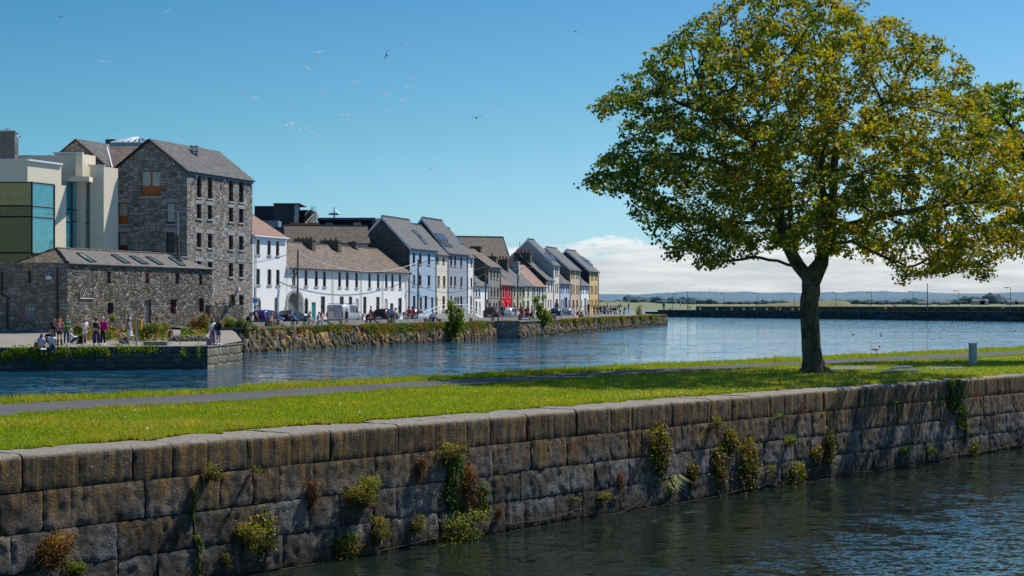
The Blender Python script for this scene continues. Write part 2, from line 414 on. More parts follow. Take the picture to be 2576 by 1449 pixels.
# river side of the promenade: a rough stone bank down to the water
mb = MB()
for i in range(len(G_edge) - 1):
 a, b = G_edge[i], G_edge[i + 1]
 mb.quad((a.x, a.y, -1), (b.x, b.y, -1), (b.x, b.y, WZ - .003), (a.x, a.y, WZ - .003), uv=[(a.y, -1), (b.y, -1), (b.y, 2), (a.y, 2)])
tag(mb.build('promenade_river_wall', M['rubble_dark']), 'plain stone river wall under the far verge of the lawn', 'quay wall')

# ------------------------------------------------------------------ basin wall of big squared blocks
def basin_wall_mat(kind):
 t = NT(kind); uv = t.uv()
 big = t.noise(t.mapping(uv, (.9, .9, 1)), .9, 5, .65)
 runs = t.noise(t.mapping(uv, (4.5, .35, 1)), 1.6, 5, .7, .4)
 runs2 = t.noise(t.mapping(uv, (3.3, .22, 1), (13, 4, 0)), 2.0, 4, .65, .3)
 fine = t.noise(uv, 30, 5, .7); mid = t.noise(uv, 8.5, 7, .72)
 a = t.n('Attribute', attribute_name='Col')
 c = t.ramp(mid, [(.32, (.018, .015, .012)), (.48, (.078, .067, .052)), (.6, (.14, .123, .096)), (.74, (.32, .285, .225))])
 c = t.mix(1.0, c, (a, 0), 'MULTIPLY')
 sep = t.n('SeparateXYZ', {0: t.pos()})
 up = t.ramp(t.math('DIVIDE', (sep, 2), 2.1), [(.28, 0), (.75, 1)])
 ochre = t.math('MULTIPLY', t.ramp(runs, [(.43, 0), (.6, 1)]), t.math('MULTIPLY', up, .8))
 c = t.mix(ochre, c, (.36, .2, .05))
 blk = t.math('MULTIPLY', t.ramp(runs2, [(.46, 0), (.66, 1)]), .8)
 c = t.mix(blk, c, (.03, .029, .027))
 low = t.ramp(t.math('DIVIDE', (sep, 2), 2.1), [(.1, 0), (.22, 1), (.5, 1), (.72, 0)])
 pale = t.math('MULTIPLY', t.math('MULTIPLY', t.ramp(big, [(.46, 0), (.66, 1)]), t.ramp(fine, [(.35, 0), (.6, 1)])), t.math('MULTIPLY', low, .75))
 c = t.mix(pale, c, (.4, .39, .37))
 wet = t.ramp(t.math('ADD', t.math('DIVIDE', (sep, 2), .5), t.math('MULTIPLY', t.math('SUBTRACT', mid, .5), 1.2)), [(.05, 1), (.55, 0)])
 c = t.mix(t.math('MULTIPLY', wet, .8), c, (.045, .032, .018))
 spots = t.n('TexVoronoi', {'Vector': uv, 'Scale': 7.0}, voronoi_dimensions='2D')
 c = t.mix(t.math('MULTIPLY', t.ramp((spots, 0), [(.05, 1), (.09, 0)]), t.ramp(big, [(.5, 0), (.6, .8)])), c, (.5, .49, .45))
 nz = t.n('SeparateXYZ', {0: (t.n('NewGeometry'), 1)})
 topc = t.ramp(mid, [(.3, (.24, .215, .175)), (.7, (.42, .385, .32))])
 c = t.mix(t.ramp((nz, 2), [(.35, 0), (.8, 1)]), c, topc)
 h = t.math('ADD', t.math('MULTIPLY', mid, .7), t.math('MULTIPLY', fine, .55))
 t.pbsdf(c, .9, t.bump(h, 1.0, .07), spec=.2); return t.mat
M['basin_wall'] = basin_wall_mat('basin_wall_limestone')
M['joint'] = plain('dark_wall_joint', (.02, .019, .017), .95)  # near-black core seen in the gaps between blocks
def build_basin_wall():
 root = empty('basin_wall', (*WALL[0], 0), 'long basin wall of big dark squared stone blocks edging the lawn', 'quay wall')
 def block_mesh(course, z0, z1, smin, smax, wmin, wmax, cell, rough, coping=False):
  V, F, UV, CL = [], [], [], []
  s = smin
  while s < smax:
   wd = random.uniform(wmin, wmax); a, b = s + .006, s + wd - .006
   nx = max(3, int(wd / cell)); tint = random.uniform(.68, 1.3); dz = random.uniform(-.006, .006); outb = random.uniform(-.01, .012)
   warm = random.uniform(-.06, .06); ha, hb = s + wd * random.uniform(.25, .75), z0 + random.uniform(.2, .36)
   prof = []
   zb, zt = z0 + .006, z1 - .006
   if coping:
    r = .1; D = 1.05
    for q in np.linspace(zb, zt - r, max(4, int((zt - r - zb) / cell))): prof.append((0.0, q))
    for q in range(1, 7):
     w_ = math.pi / 2 * q / 6; prof.append((-r + r * math.cos(w_), zt - r + r * math.sin(w_)))
    for q in np.linspace(.2, D, 8): prof.append((-q, zt))
   else:
    for q in np.linspace(zb, zt, max(5, int((zt - zb) / cell))): prof.append((0.0, q))
   o = len(V); acc = 0; seed = random.uniform(0, 99)
   for j, (d, z) in enumerate(prof):
    if j: acc += math.dist(prof[j], prof[j - 1])
    for i in range(nx + 1):
     sf = lerp(a, b, i / nx); p, n, tg = wall_at(sf)
     batter = .06 * (WZ - z) / 2.05 * (0 if coping else 1)
     nn = mnoise.noise(Vector((sf * 5.2, z * 5.2, d * 3 + seed))) * .4 + mnoise.noise(Vector((sf * 11, z * 11, d * 7 + seed))) * .65
     amp = rough * (.3 if d < -.1 else 1)
     ed = min(i, nx - i) / nx * wd; ez = min(z - zb, zt - z) if not coping else (z - zb if d > -.02 else 1)
     e = min(ed, ez); rim = -.013 * max(0, 1 - e / .016) ** 1.5
     outd = d + outb + batter + (nn * amp + rim if d > -.1 else 0)
     zz = z + dz + (nn * .012 + rim * .5 if d <= -.05 else 0) + (mnoise.noise(Vector((sf * 2.1, seed, 0))) * .012 if coping else 0)
     V.append((p.x + n.x * outd, p.y + n.y * outd, zz)); UV.append((sf + seed * 3, z - min(d, 0)))
     hk = .12 if coping and abs(sf - ha) < .035 and abs(z - hb) < .035 else 1.0; CL.append(((tint + warm) * hk, tint * hk, (tint - warm) * hk, 1))
   for j in range(len(prof) - 1):
    for i in range(nx):
     k = o + j * (nx + 1) + i; F.append((k, k + 1, k + nx + 2, k + nx + 1))
   s += wd
  ob = obj(course, V, F, M['basin_wall'], root, UV, None, True)
  ca = ob.data.color_attributes.new('Col', 'FLOAT_COLOR', 'POINT'); ca.data.foreach_set('color', np.array(CL, dtype=np.float32).ravel())
  return ob
 block_mesh('coping', 1.56, 2.06, 4, 62, .62, 1.1, .05, .014, True)
 block_mesh('block_course', 1.03, 1.56, 4, 60, .42, 1.45, .045, .03)
 block_mesh('block_course', .52, 1.03, 4, 60, .45, 1.5, .045, .036)
 block_mesh('block_course', .02, .52, 4, 60, .45, 1.4, .045, .038)
 block_mesh('block_course', -.5, .02, 4, 60, .6, 1.2, .1, .04)
 mb = MB()
 for i in range(len(WALL) - 1):
  n = wall_at(WS[i] + .01)[1]; a = Vector((*WALL[i], 0)) - n * .035; b = Vector((*WALL[i + 1], 0)) - n * .035
  mb.quad((a.x, a.y, -1), (b.x, b.y, -1), (b.x, b.y, 1.99), (a.x, a.y, 1.99))
 mb.build('wall_core', M['joint'], root)
build_basin_wall()

# water: the basin on this side of the promenade, the river and bay beyond it
mid = [((a[0] + b.x) / 2, (a[1] + b.y) / 2) for a, b in zip([(g.x, g.y) for g in G_coping], G_edge)]
mid = [m for m in mid if m[1] > 5]
m0, m1 = mid[0], mid[-1]
poly = [(m[0], m[1], 0.0) for m in mid]
basin = obj('basin_water', poly + [(400, m1[1], 0), (400, -60, 0), (-120, -60, 0), (-120, m0[1], 0)][:], [tuple(range(len(poly) + 4))[::-1]], water('basin_water', (.011, .019, .013), 4.6, .44, .03))
tag(basin, kind='structure')
river = obj('river', poly + [(9000, m1[1], 0), (9000, 14000, 0), (-9000, 14000, 0), (-9000, m0[1], 0)], [tuple(range(len(poly) + 4))], water('river_water', (.008, .06, .11), 2.6, .55, .05, deep=(.012, .11, .2), ior=1.25))
tag(river, kind='structure')
# ------------------------------------------------------------------ walls with real openings
class Wall:
 """a vertical wall from plan point A to B (left to right seen from outside)"""
 def __init__(s, A, B, z0, z1):
  s.A, s.B = Vector(A), Vector(B); s.z0, s.z1 = z0, z1
  s.L = (s.B - s.A).length; s.t = (s.B - s.A) / s.L; s.n = Vector((s.t.y, -s.t.x)); s.ops = []
 def pt(s, u, z, d=0.0):
  q = s.A + s.t * u + s.n * d; return Vector((q.x, q.y, z))
 def u_of(s, x):
  k = (x - CX) / K; den = s.t.x - k * s.t.y
  return (k * s.A.y - s.A.x) / den
 def z_of(s, x, y):
  q = s.A + s.t * s.u_of(x); return EYE - q.y * (y - HY) / K
 def px(s, x0, y0, x1, y1):
  u0, u1 = s.u_of(x0), s.u_of(x1); xm = (x0 + x1) / 2
  return (u0, u1, s.z_of(xm, y1), s.z_of(xm, y0))
 def add(s, u0, u1, z0, z1, kind='sash', **kw):
  u0 = max(.06, u0); u1 = min(s.L - .06, u1); z0 = max(s.z0 + .03, z0); z1 = min(s.z1 - .03, z1)
  if u1 - u0 < .12 or z1 - z0 < .12: return
  for o in s.ops:
   if u0 < o[1] + .02 and u1 > o[0] - .02 and z0 < o[3] + .02 and z1 > o[2] - .02: return
  s.ops.append((u0, u1, z0, z1, kind, kw))
 def addpx(s, x0, y0, x1, y1, kind='sash', **kw): s.add(*s.px(x0, y0, x1, y1), kind, **kw)
 def geom(s, mb, depth=.17, tops=None, m=0):
  """grid of wall faces round the openings, reveals, and an optional gable top [(u,z)...]"""
  us = sorted({0.0, s.L, *[o[0] for o in s.ops], *[o[1] for o in s.ops]})
  zs = sorted({s.z0, s.z1, *[o[2] for o in s.ops], *[o[3] for o in s.ops]})
  for i in range(len(us) - 1):
   for j in range(len(zs) - 1):
    uc, zc = (us[i] + us[i + 1]) / 2, (zs[j] + zs[j + 1]) / 2
    if any(o[0] < uc < o[1] and o[2] < zc < o[3] for o in s.ops): continue
    a, b, c, d = us[i], us[i + 1], zs[j], zs[j + 1]
    mb.quad(s.pt(a, c), s.pt(b, c), s.pt(b, d), s.pt(a, d), [(a, c), (b, c), (b, d), (a, d)], m)
  for (a, b, c, d, k, kw) in s.ops:
   e = -kw.get('depth', depth)
   for (p, q) in (((a, c), (a, d)), ((a, d), (b, d)), ((b, d), (b, c)), ((b, c), (a, c))):
    mb.quad(s.pt(*p), s.pt(*q), s.pt(*q, e), s.pt(*p, e), [p, q, (q[0] + .1, q[1]), (p[0] + .1, p[1])], m)
   if kw.get('arch'):
    # arched head: fill the corners of the rectangular opening
    r = (b - a) / 2; uc = (a + b) / 2; hz = d - min(r, kw['arch']); hr = min(r, kw['arch'])
    for sgn in (-1, 1):
     pts = [(uc + sgn * r * math.sin(w), hz + hr * math.cos(w)) for w in np.linspace(0, math.pi / 2, 8)]
     cor = (uc + sgn * r, d)
     for i in range(7):
      p, q = pts[i], pts[i + 1]
      mb.add([s.pt(*cor, -.002), s.pt(*p, -.002), s.pt(*q, -.002)], [(0, 1, 2)], [cor, p, q], m)
      mb.quad(s.pt(*p, -.002), s.pt(*q, -.002), s.pt(*q, e), s.pt(*p, e), None, m)
  if tops:
   pts = [(0.0, s.z1)] + tops + [(s.L, s.z1)]
   mb.add([s.pt(*p) for p in pts], [tuple(range(len(pts)))[::-1]], pts, m)
 def windows(s, parent, frame='dark', depth=.17, sill='sill', blind=.12):
  for (a, b, c, d, kind, kw) in s.ops:
   fr = kw.get('frame', frame); dp = kw.get('depth', depth) - .03
   fm = M.get(fr, M['dark_frame']); w = .05
   if kind == 'hole': continue
   if kind == 'door':
    mb = MB(); mb.quad(s.pt(a, c, -dp), s.pt(b, c, -dp), s.pt(b, d, -dp), s.pt(a, d, -dp))
    n = max(2, int((b - a) / .3))
    for i in range(n):
     x0, x1 = lerp(a, b, (i + .12) / n), lerp(a, b, (i + .88) / n)
     for y0, y1 in ((.06, .45), (.52, .94)):
      q = lerp(c, d, y0), lerp(c, d, y1)
      mb.quad(s.pt(x0, q[0], -dp + .015), s.pt(x1, q[0], -dp + .015), s.pt(x1, q[1], -dp + .015), s.pt(x0, q[1], -dp + .015))
    dr = mb.build('door', M.get(kw.get('col'), M['brown_frame']), parent, label=kw.get('label'))
    hb = MB(); q = s.pt(b - .1, c + (d - c) * .45, -dp + .03); hb.ball(q, .03, .03, .03, 6, 4); hb.build('handle', M['grey_metal'], dr)
    continue
   mb = MB()
   def bar(u0, u1, z0, z1, e=dp, th=.04):
    vs = [s.pt(u, z, q) for q in (-e, -e + th) for (u, z) in ((u0, z0), (u1, z0), (u1, z1), (u0, z1))]
    mb.add(vs, [(4, 5, 6, 7), (0, 1, 5, 4), (1, 2, 6, 5), (2, 3, 7, 6), (3, 0, 4, 7)])
   w = min(.06, (b - a) * .1)
   bar(a, a + w, c, d); bar(b - w, b, c, d); bar(a + w, b - w, c, c + w); bar(a + w, b - w, d - w, d)
   if kind == 'sash': bar(a + w, b - w, (c + d) / 2 - .03, (c + d) / 2 + .03)
   if kind in ('sash', 'tall') and not kw.get('nobar') and b - a > .7: bar((a + b) / 2 - .012, (a + b) / 2 + .012, c + w, (c + d) / 2 - .03 if kind == 'sash' else d - w, dp + .005)
   if kind == 'half':                     # glazed over a boarded lower leaf
    zc = lerp(c, d, kw.get('cut', .4)); bar(a + w, b - w, c + w, zc)
    if kw.get('leaves', 1) > 1: bar((a + b) / 2 - .09, (a + b) / 2 + .09, zc, d - w)
   if kind == 'barred':
    for i in range(1, 6): bar(lerp(a, b, i / 6) - .018, lerp(a, b, i / 6) + .018, c + w, d - w, dp - .05, .02)
    bar(a + w, b - w, (c + d) / 2, (c + d) / 2 + .04, dp - .05, .02)
   wo = mb.build('window', fm, parent)
   gm = M['pale_glass'] if (kw.get('blind') or random.random() < blind) else M[kw.get('glass', 'glass')]
   g = MB(); g.quad(s.pt(a + .01, c + .01, -dp - .01), s.pt(b - .01, c + .01, -dp - .01), s.pt(b - .01, d - .01, -dp - .01), s.pt(a + .01, d - .01, -dp - .01)); g.build('pane', gm, wo)
   if sill and not kw.get('nosill'):
    sb = MB(); e = .09
    q = s.pt((a + b) / 2, c - .13, -.04 + e / 2); sb.box(q, b - a + .22, .17, .125, (s.t.x, s.t.y)); sb.build('sill', M[kw.get('sill', sill)], wo)
   if kw.get('lintel'):
    sb = MB(); q = s.pt((a + b) / 2, d + .01, -.02); sb.box(q, b - a + .55, .09, .34, (s.t.x, s.t.y))
    q = s.pt((a + b) / 2, d + .012, -.015); sb.box(q, .3, .1, .42, (s.t.x, s.t.y)); sb.build('lintel', M['lintel'], wo)
   if kw.get('surround'):
    sb = MB()
    for (u0, u1, z0, z1) in ((a - .16, a - .003, c - .1, d + .16), (b + .003, b + .16, c - .1, d + .16), (a - .003, b + .003, d + .003, d + .16)):
     vs = [s.pt(u, z, q) for q in (-.02, .04) for (u, z) in ((u0, z0), (u1, z0), (u1, z1), (u0, z1))]
     sb.add(vs, [(4, 5, 6, 7), (0, 1, 5, 4), (1, 2, 6, 5), (2, 3, 7, 6), (3, 0, 4, 7)])
    sb.build('surround', M[kw['surround']], wo)

def slope(mb, a, b, c, d, thick=.1, m=0):
 """roof slope: eave a->b, ridge d->c (a below d, b below c)"""
 a, b, c, d = map(Vector, (a, b, c, d)); n = (b - a).cross(d - a).normalized()
 if n.z < 0: n = -n
 lo = [p - n * thick for p in (a, b, c, d)]
 L, H = (b - a).length, (d - a).length
 e = (b - a).normalized()
 uv = [((p - a).dot(e), ((p - a) - e * (p - a).dot(e)).length) for p in (a, b, c, d)]
 mb.add([a, b, c, d] + lo, [(0, 1, 2, 3), (7, 6, 5, 4), (0, 4, 5, 1), (1, 5, 6, 2), (2, 6, 7, 3), (3, 7, 4, 0)], uv + uv, m)

def v3(p, z): return Vector((p[0], p[1], z))
def skylight(parent, plane_p, plane_n, quad_px, open_deg=0):
 """roof window: frame and pane lying on a roof slope; corners given bottom-left, bottom-right, top-right, top-left"""
 n = plane_n.normalized()
 if n.z < 0: n = -n
 q = [ray_plane(x, y, plane_p, n) for x, y in quad_px]
 if any(v.y < 20 for v in q): return
 mb = MB(); c = sum(q, Vector()) / 4
 out = [v + n * .1 for v in q]; low = [v - n * .02 for v in q]; inn = [lerp(v, c + n * .1, .14) + n * 0.0 for v in out]
 for i in range(4):
  j = (i + 1) % 4
  mb.quad(low[i], low[j], out[j], out[i]); mb.quad(out[i], out[j], inn[j], inn[i])
 f = mb.build('skylight', M['dark_frame'], parent)
 g = MB(); k = [lerp(v, c, .12) + n * .07 for v in q]; g.quad(*k); g.build('pane', M['glass_sky'], f)

def chimney(parent, c, sx, sy, h, t, pots=3, mat='chimney', potmat='terracotta', poth=.45):
 """stack with a capping course and a row of pots; base centre c, long side along plan direction t"""
 mb = MB(); mb.box(c, sx, sy, h - .22, t); mb.box((c[0], c[1], c[2] + h - .22), sx + .14, sy + .14, .12, t); mb.box((c[0], c[1], c[2] + h - .1), sx + .02, sy + .02, .1, t)
 o = mb.build('chimney', M[mat], parent)
 t = Vector((t[0], t[1])).normalized()
 for i in range(pots):
  f = (i + .5) / pots - .5; x, y = c[0] + t.x * f * sx * .88, c[1] + t.y * f * sx * .88; z = c[2] + h; p = MB()
  k = poth * random.uniform(.8, 1.15)
  p.tube([(x, y, z - .02), (x, y, z + k * .75), (x, y, z + k * .8), (x, y, z + k)], [.14, .11, .15, .14], 8); p.build('chimney_pot', M[potmat], o)

# facade line of the street, in plan
FAC = [(-29.1, 152.8), (-25.1, 165.0), (-22.7, 172.0), (-12.15, 202.0), (15.4, 300.0), (18.2, 310)]
RZ = 2.1                         # street level
def FP(x): return Vector(ray_line(x, FAC))

def house(name, label, x0, x1, eave, ridge, depth, wmat, rmat, wins, gable=None, trim='white_trim', fascia='gutter', ridge_tile=False, x_eave=None,
          frame='dark', sill='sill', blind=.12, z0=RZ - .1, group=None, zshift=0, ov=.22, right=True, back=True, cat='house', downpipe=True, rmat2=None, verge=True):
 """terraced house: front wall on the street line between picture columns x0 and x1, eave and ridge heights in metres"""
 A, B = FP(x0), FP(x1); t = (B - A).normalized(); B = B - t * .03; n = Vector((t.y, -t.x)); bk = -n
 root = empty(name, (A.x, A.y, RZ), label, cat, group)
 f = Wall(A, B, z0, eave)
 for wn in wins: f.addpx(*wn[:4], *wn[4:5], **(wn[5] if len(wn) > 5 else {}))
 mb = MB(); f.geom(mb)
 gl = Wall(A + bk * depth, A, z0, eave); gr = Wall(B, B + bk * depth, z0, eave); bw = Wall(B + bk * depth, A + bk * depth, z0, eave)
 gm = 0 if gable is None else 1
 gl.geom(mb, tops=[(depth / 2, ridge)], m=gm); gr.geom(mb, tops=[(depth / 2, ridge)], m=gm); bw.geom(mb)
 wl = mb.build('wall', [M[wmat]] + ([M[gable]] if gable else []), root)
 f.windows(root, frame, sill=sill, blind=blind)
 r = MB(); rise = (ridge - eave) / (depth / 2); up = .06
 a0, b0 = A - t * .12, B + t * .06
 Ra, Rb = a0 + bk * depth / 2, b0 + bk * depth / 2
 ea, eb = a0 + n * ov, b0 + n * ov; ze = eave - rise * ov + up + .1
 slope(r, v3(ea, ze), v3(eb, ze), v3(Rb, ridge + up + .1), v3(Ra, ridge + up + .1))
 fa, fb = a0 + bk * (depth + ov), b0 + bk * (depth + ov)
 slope(r, v3(fb, ze), v3(fa, ze), v3(Ra, ridge + up + .1), v3(Rb, ridge + up + .1))
 roof = r.build('roof', M[rmat], root)
 rt = MB(); rt.tube([v3(Ra, ridge + up + .1), v3(Rb, ridge + up + .1)], .09, 6)
 if ridge_tile:
  L = (Rb - Ra).length; k = int(L / .3)
  for i in range(k):
   q = lerp(Ra, Rb, (i + .5) / k); rt.box(v3(q, ridge + up + .17), .12, .06, .09, (t.x, t.y))
 rt.build('ridge_tiles', M['gutter'], roof)
 if verge:
  vb = MB()
  for (e, q, dd) in ((ea, Ra, -1),):
   p0, p1 = v3(e, ze), v3(q, ridge + up + .1)
   for (p, s_) in ((p0, p1), (v3(fa, ze), p1)):
    k = Vector((-t.x, -t.y, 0)) * .03
    vb.add([p + k + Vector((0, 0, -.36)), s_ + k + Vector((0, 0, -.36)), s_ + k + Vector((0, 0, .02)), p + k + Vector((0, 0, .02)),
      p + Vector((0, 0, -.36)), s_ + Vector((0, 0, -.36)), s_ + Vector((0, 0, .02)), p + Vector((0, 0, .02))],
                       [(0, 1, 2, 3), (7, 6, 5, 4), (3, 2, 6, 7), (0, 4, 5, 1)])
  vb.build('verge_board', M[trim], roof)
 g = MB(); g.tube([v3(ea + n * .04, ze - .08), v3(eb + n * .04, ze - .08)], .075, 6)
 g.build('gutter', M[fascia], root)
 if downpipe:
  d = MB(); q = B + n * .07 - t * .12; d.tube([v3(q + n * .2, ze - .1), v3(q, ze - .5), v3(q, z0 + .1)], .05, 6); d.build('downpipe', M[fascia], root)
 root['_'] = 0; del root['_']
 fp = (v3(ea, ze), (v3(eb, ze) - v3(ea, ze)).cross(v3(Ra, ridge + up + .1) - v3(ea, ze)))
 return dict(root=root, wall=f, A=A, B=B, t=t, n=n, bk=bk, roofplane=fp, eave=eave, ridge=ridge, depth=depth, roof=roof)

def zpx(x, y): return EYE - FP(x).y * (y - HY) / K
Z1 = lambda q: (q[0] / 4.0, 308.6 + q[1] / 4.0, q[2] / 4.0, 308.6 + q[3] / 4.0)              # rect from a 2576 px enlargement of the upper left
Z2 = lambda q: (q[0] / 4.0, 603.7 + q[1] / 4.0, q[2] / 4.0, 603.7 + q[3] / 4.0)
def Z3(q): s = 3.5778 * 1.4907; return (603.7 + q[0] / s, 496.4 + q[1] / s, 603.7 + q[2] / s, 496.4 + q[3] / s)
def Z4(q): s = 3.22 * 1.4907; return (1006.2 + q[0] / s, 523.2 + q[1] / s, 1006.2 + q[2] / s, 523.2 + q[3] / s)
def Z5(q): s = 4.2933 * 1.4907; return (603.7 + q[0] / s, 737.9 + q[1] / s, 603.7 + q[2] / s, 737.9 + q[3] / s)
def W(Z, lst, kind='sash', **kw): return [(*Z(q), kind, kw) for q in lst]

# ------------------------------------------------------------------ the warehouse (twin gables)
def mill():
 A = Vector((-29.1, 152.8)); B = Vector((-25.1, 165.0)); t = (B - A).normalized()
 gw = 6.62
 root = empty('stone_warehouse', (A.x, A.y, RZ), 'tall grey stone warehouse with twin slate gables and timber loft doors', 'warehouse')
 ze, zr = 16.05, 18.82
 side = Wall(A, B, 1.4, 16.1)
 cols = [(1980, 2027), (2090, 2138), (2303, 2346), (2405, 2450)]
 rows = [((540, 752), (552, 765), (588, 792), (600, 803)), ((818, 965), (832, 972), (856, 998), (868, 1008)), ((1108, 1255), (1118, 1262), (1135, 1278), (1142, 1282)), ((1395, 1545), (1400, 1548), (1412, 1552), (1418, 1555))]
 for r in rows:
  for c, y in zip(cols, r): side.addpx(*Z1((c[0], y[0], c[1], y[1])), 'sash', frame='brown_frame', lintel=r is not rows[0], depth=.25)
 for q in ((2303, 552, 2368, 665), (2405, 555, 2452, 665)): side.addpx(*Z2(q), 'sash', frame='brown_frame', depth=.25)
 mb = MB(); side.geom(mb, .25)
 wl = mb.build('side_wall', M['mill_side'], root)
 side.windows(root, 'brown_frame', .25, 'mill_side' if False else 'sill', .0)
 G = Wall(A + Vector((-gw * 2, .0)), A, 1.4, 16.05)
 for q, k, kw in [((1420, 460, 1617, 742), 'half', dict(frame='wood_orange', cut=.42, leaves=2, blind=True)), ((1192, 805, 1284, 1018), 'half', dict(frame='wood_orange', cut=.4, lintel=True, blind=True)),  # loft panes carry a pale reflection as colour
                     ((1672, 805, 1758, 1018), 'half', dict(frame='brown_frame', cut=.1, lintel=True, blind=True)), ((1195, 1103, 1283, 1300), 'half', dict(frame='brown_frame', cut=.35, lintel=True, blind=True)), ((1672, 1103, 1758, 1310), 'barred', dict(frame='black', lintel=True))]:
  G.addpx(*Z1(q), k, depth=.3, **kw)
 mb = MB(); G.geom(mb, .3, tops=[(gw * .5, zr), (gw, 16.05), (gw * 1.5, zr)])
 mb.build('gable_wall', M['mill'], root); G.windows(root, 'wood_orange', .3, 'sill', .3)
 L = (B - A).length; bw = Wall(B, B + Vector((-gw, 2.4)), 1.4, 16.05); mb = MB(); bw.geom(mb, tops=[(bw.L / 2, zr)]); mb.build('back_wall', M['mill'], root)
 # main roof: both slopes of the right gable, right slope of the left gable, cross roof between
 r = MB(); off = t * .15
 RA = A + Vector((-gw / 2, 0)) - off; RB = RA + t * (L + .35)
 E0 = A - off + Vector((t.y, -t.x)) * .25; E1 = E0 + t * (L + .35)
 V0 = A + Vector((-gw, 0)) - off; V1 = V0 + t * (L + .35)
 slope(r, v3(E0, 16.0), v3(E1, 16.0), v3(RB, zr + .1), v3(RA, zr + .1))
 slope(r, v3(V1, 16.12), v3(V0, 16.12), v3(RA, zr + .1), v3(RB, zr + .1))
 ro = r.build('roof', M['slate_old'], root)
 LA = RA + Vector((-gw, 0)); LB = LA + t * 5.6
 r2 = MB(); slope(r2, v3(V0, 16.12), v3(V0 + t * 5.6, 16.12), v3(LB, zr + .1), v3(LA, zr + .1))
 LV = V0 + Vector((-gw, 0)); slope(r2, v3(LV + t * 5.6, 16.12), v3(LV, 16.12), v3(LA, zr + .1), v3(LB, zr + .1)); r2.build('roof', M['slate_old'], root)
 cr = MB(); C0 = V0 + t * .4; y1 = 5.6
 slope(cr, v3(V0 + t * .2, 16.2), v3(V0 + t * .21 + Vector((.02, 0)), 16.2), v3(RA + t * 5.5, zr - .12), v3(LA + t * 5.3, zr - .12)); cr.build('cross_roof', M['slate_lichen'], root, label='lichen stained roof slope in the valley between the gables')
 fl = MB(); fl.tube([v3(V0, 16.3), v3(LA + t * 5.2, zr - .02)], .09, 6); fl.build('valley_flashing', M['white_trim'], root)
 for (p, q) in ((RA, V0), (RA, E0), (LA, V0)):
  b = MB(); zq = 16.12 if q is V0 else 16.0
  b.tube([v3(p + Vector((0, -.06)), zr + .02), v3(q + Vector((0, -.06)), zq - .06)], .1, 4); b.build('verge_board', M['black'], ro)
 nn = Vector((t.y, -t.x)); b = MB(); q = A + nn * .05 + t * L / 2; b.box(v3(q, 15.72), L, .12, .3, (t.x, t.y)); b.build('eaves_board', M['bluegrey'], root)
 for f in (.1, .52, .94):
  b = MB(); q = A + t * L * f + nn * .22; b.tube([v3(q, 15.75), v3(q + nn * .1, 15.5), v3(q - nn * .12, 15.2)], .06, 6); b.build('bracket_lamp', M['grey_metal'], root)
 sk = MB(); c = P(335, 362, 160); hw = 1.75
 s4 = [c + Vector((a * hw, b * 1.6, 0)) for a, b in ((-1, -1), (1, -1), (1, 1), (-1, 1))]; ap0, ap1 = c + Vector((.2, 0, .62)), c + Vector((.7, 0, .62))
 sk.box((c.x, c.y, c.z - .5), hw * 2 + .2, 3.4, .5); sk.add(s4 + [ap0, ap1], [(0, 1, 5, 4), (1, 2, 5), (2, 3, 4, 5), (3, 0, 4)])
 sl = sk.build('roof_lantern', M['glass_sky'], root); b = MB()
 for f in np.linspace(0, 1, 7): b.tube([lerp(s4[0], s4[1], f), lerp(ap0, ap1, f)], .045, 4)
 b.tube([s4[0], s4[1]], .06, 4); b.build('glazing_bars', M['white_metal'], sl)
 b = MB(); c = P(280, 366, 160); b.box((c.x, c.y, c.z - .6), .9, .9, 1.15); b.build('vent_box', M['slate_lichen'], root)
 for x in (483.5, 495):
  b = MB(); c = P(x, 383, 158.5); b.tube([c - Vector((0, 0, .8)), c, c + Vector((0, 0, .12)), c + Vector((0, 0, .13)), c + Vector((0, 0, .3))], [.16, .16, .22, .1, .1], 8)
  b.tube([c + Vector((0, 0, .42)), c + Vector((0, 0, .6)), c + Vector((0, 0, .66))], [.2, .2, .1], 8)
  for w_ in range(4): b.tube([c + Vector((.17 * math.cos(w_ * 1.57), .17 * math.sin(w_ * 1.57), .25)), c + Vector((.17 * math.cos(w_ * 1.57), .17 * math.sin(w_ * 1.57), .45))], .02, 4)
  b.build('flue_cowl', M['grey_metal'], root)
 b = MB(); q = side.pt(side.u_of(2390 / 4.0), side.z_of(2390 / 4.0, 603.7 + 510 / 4.0), .12); b.box(q, .3, .2, .3, (t.x, t.y)); b.build('wall_box', M['white_trim'], root)
mill()

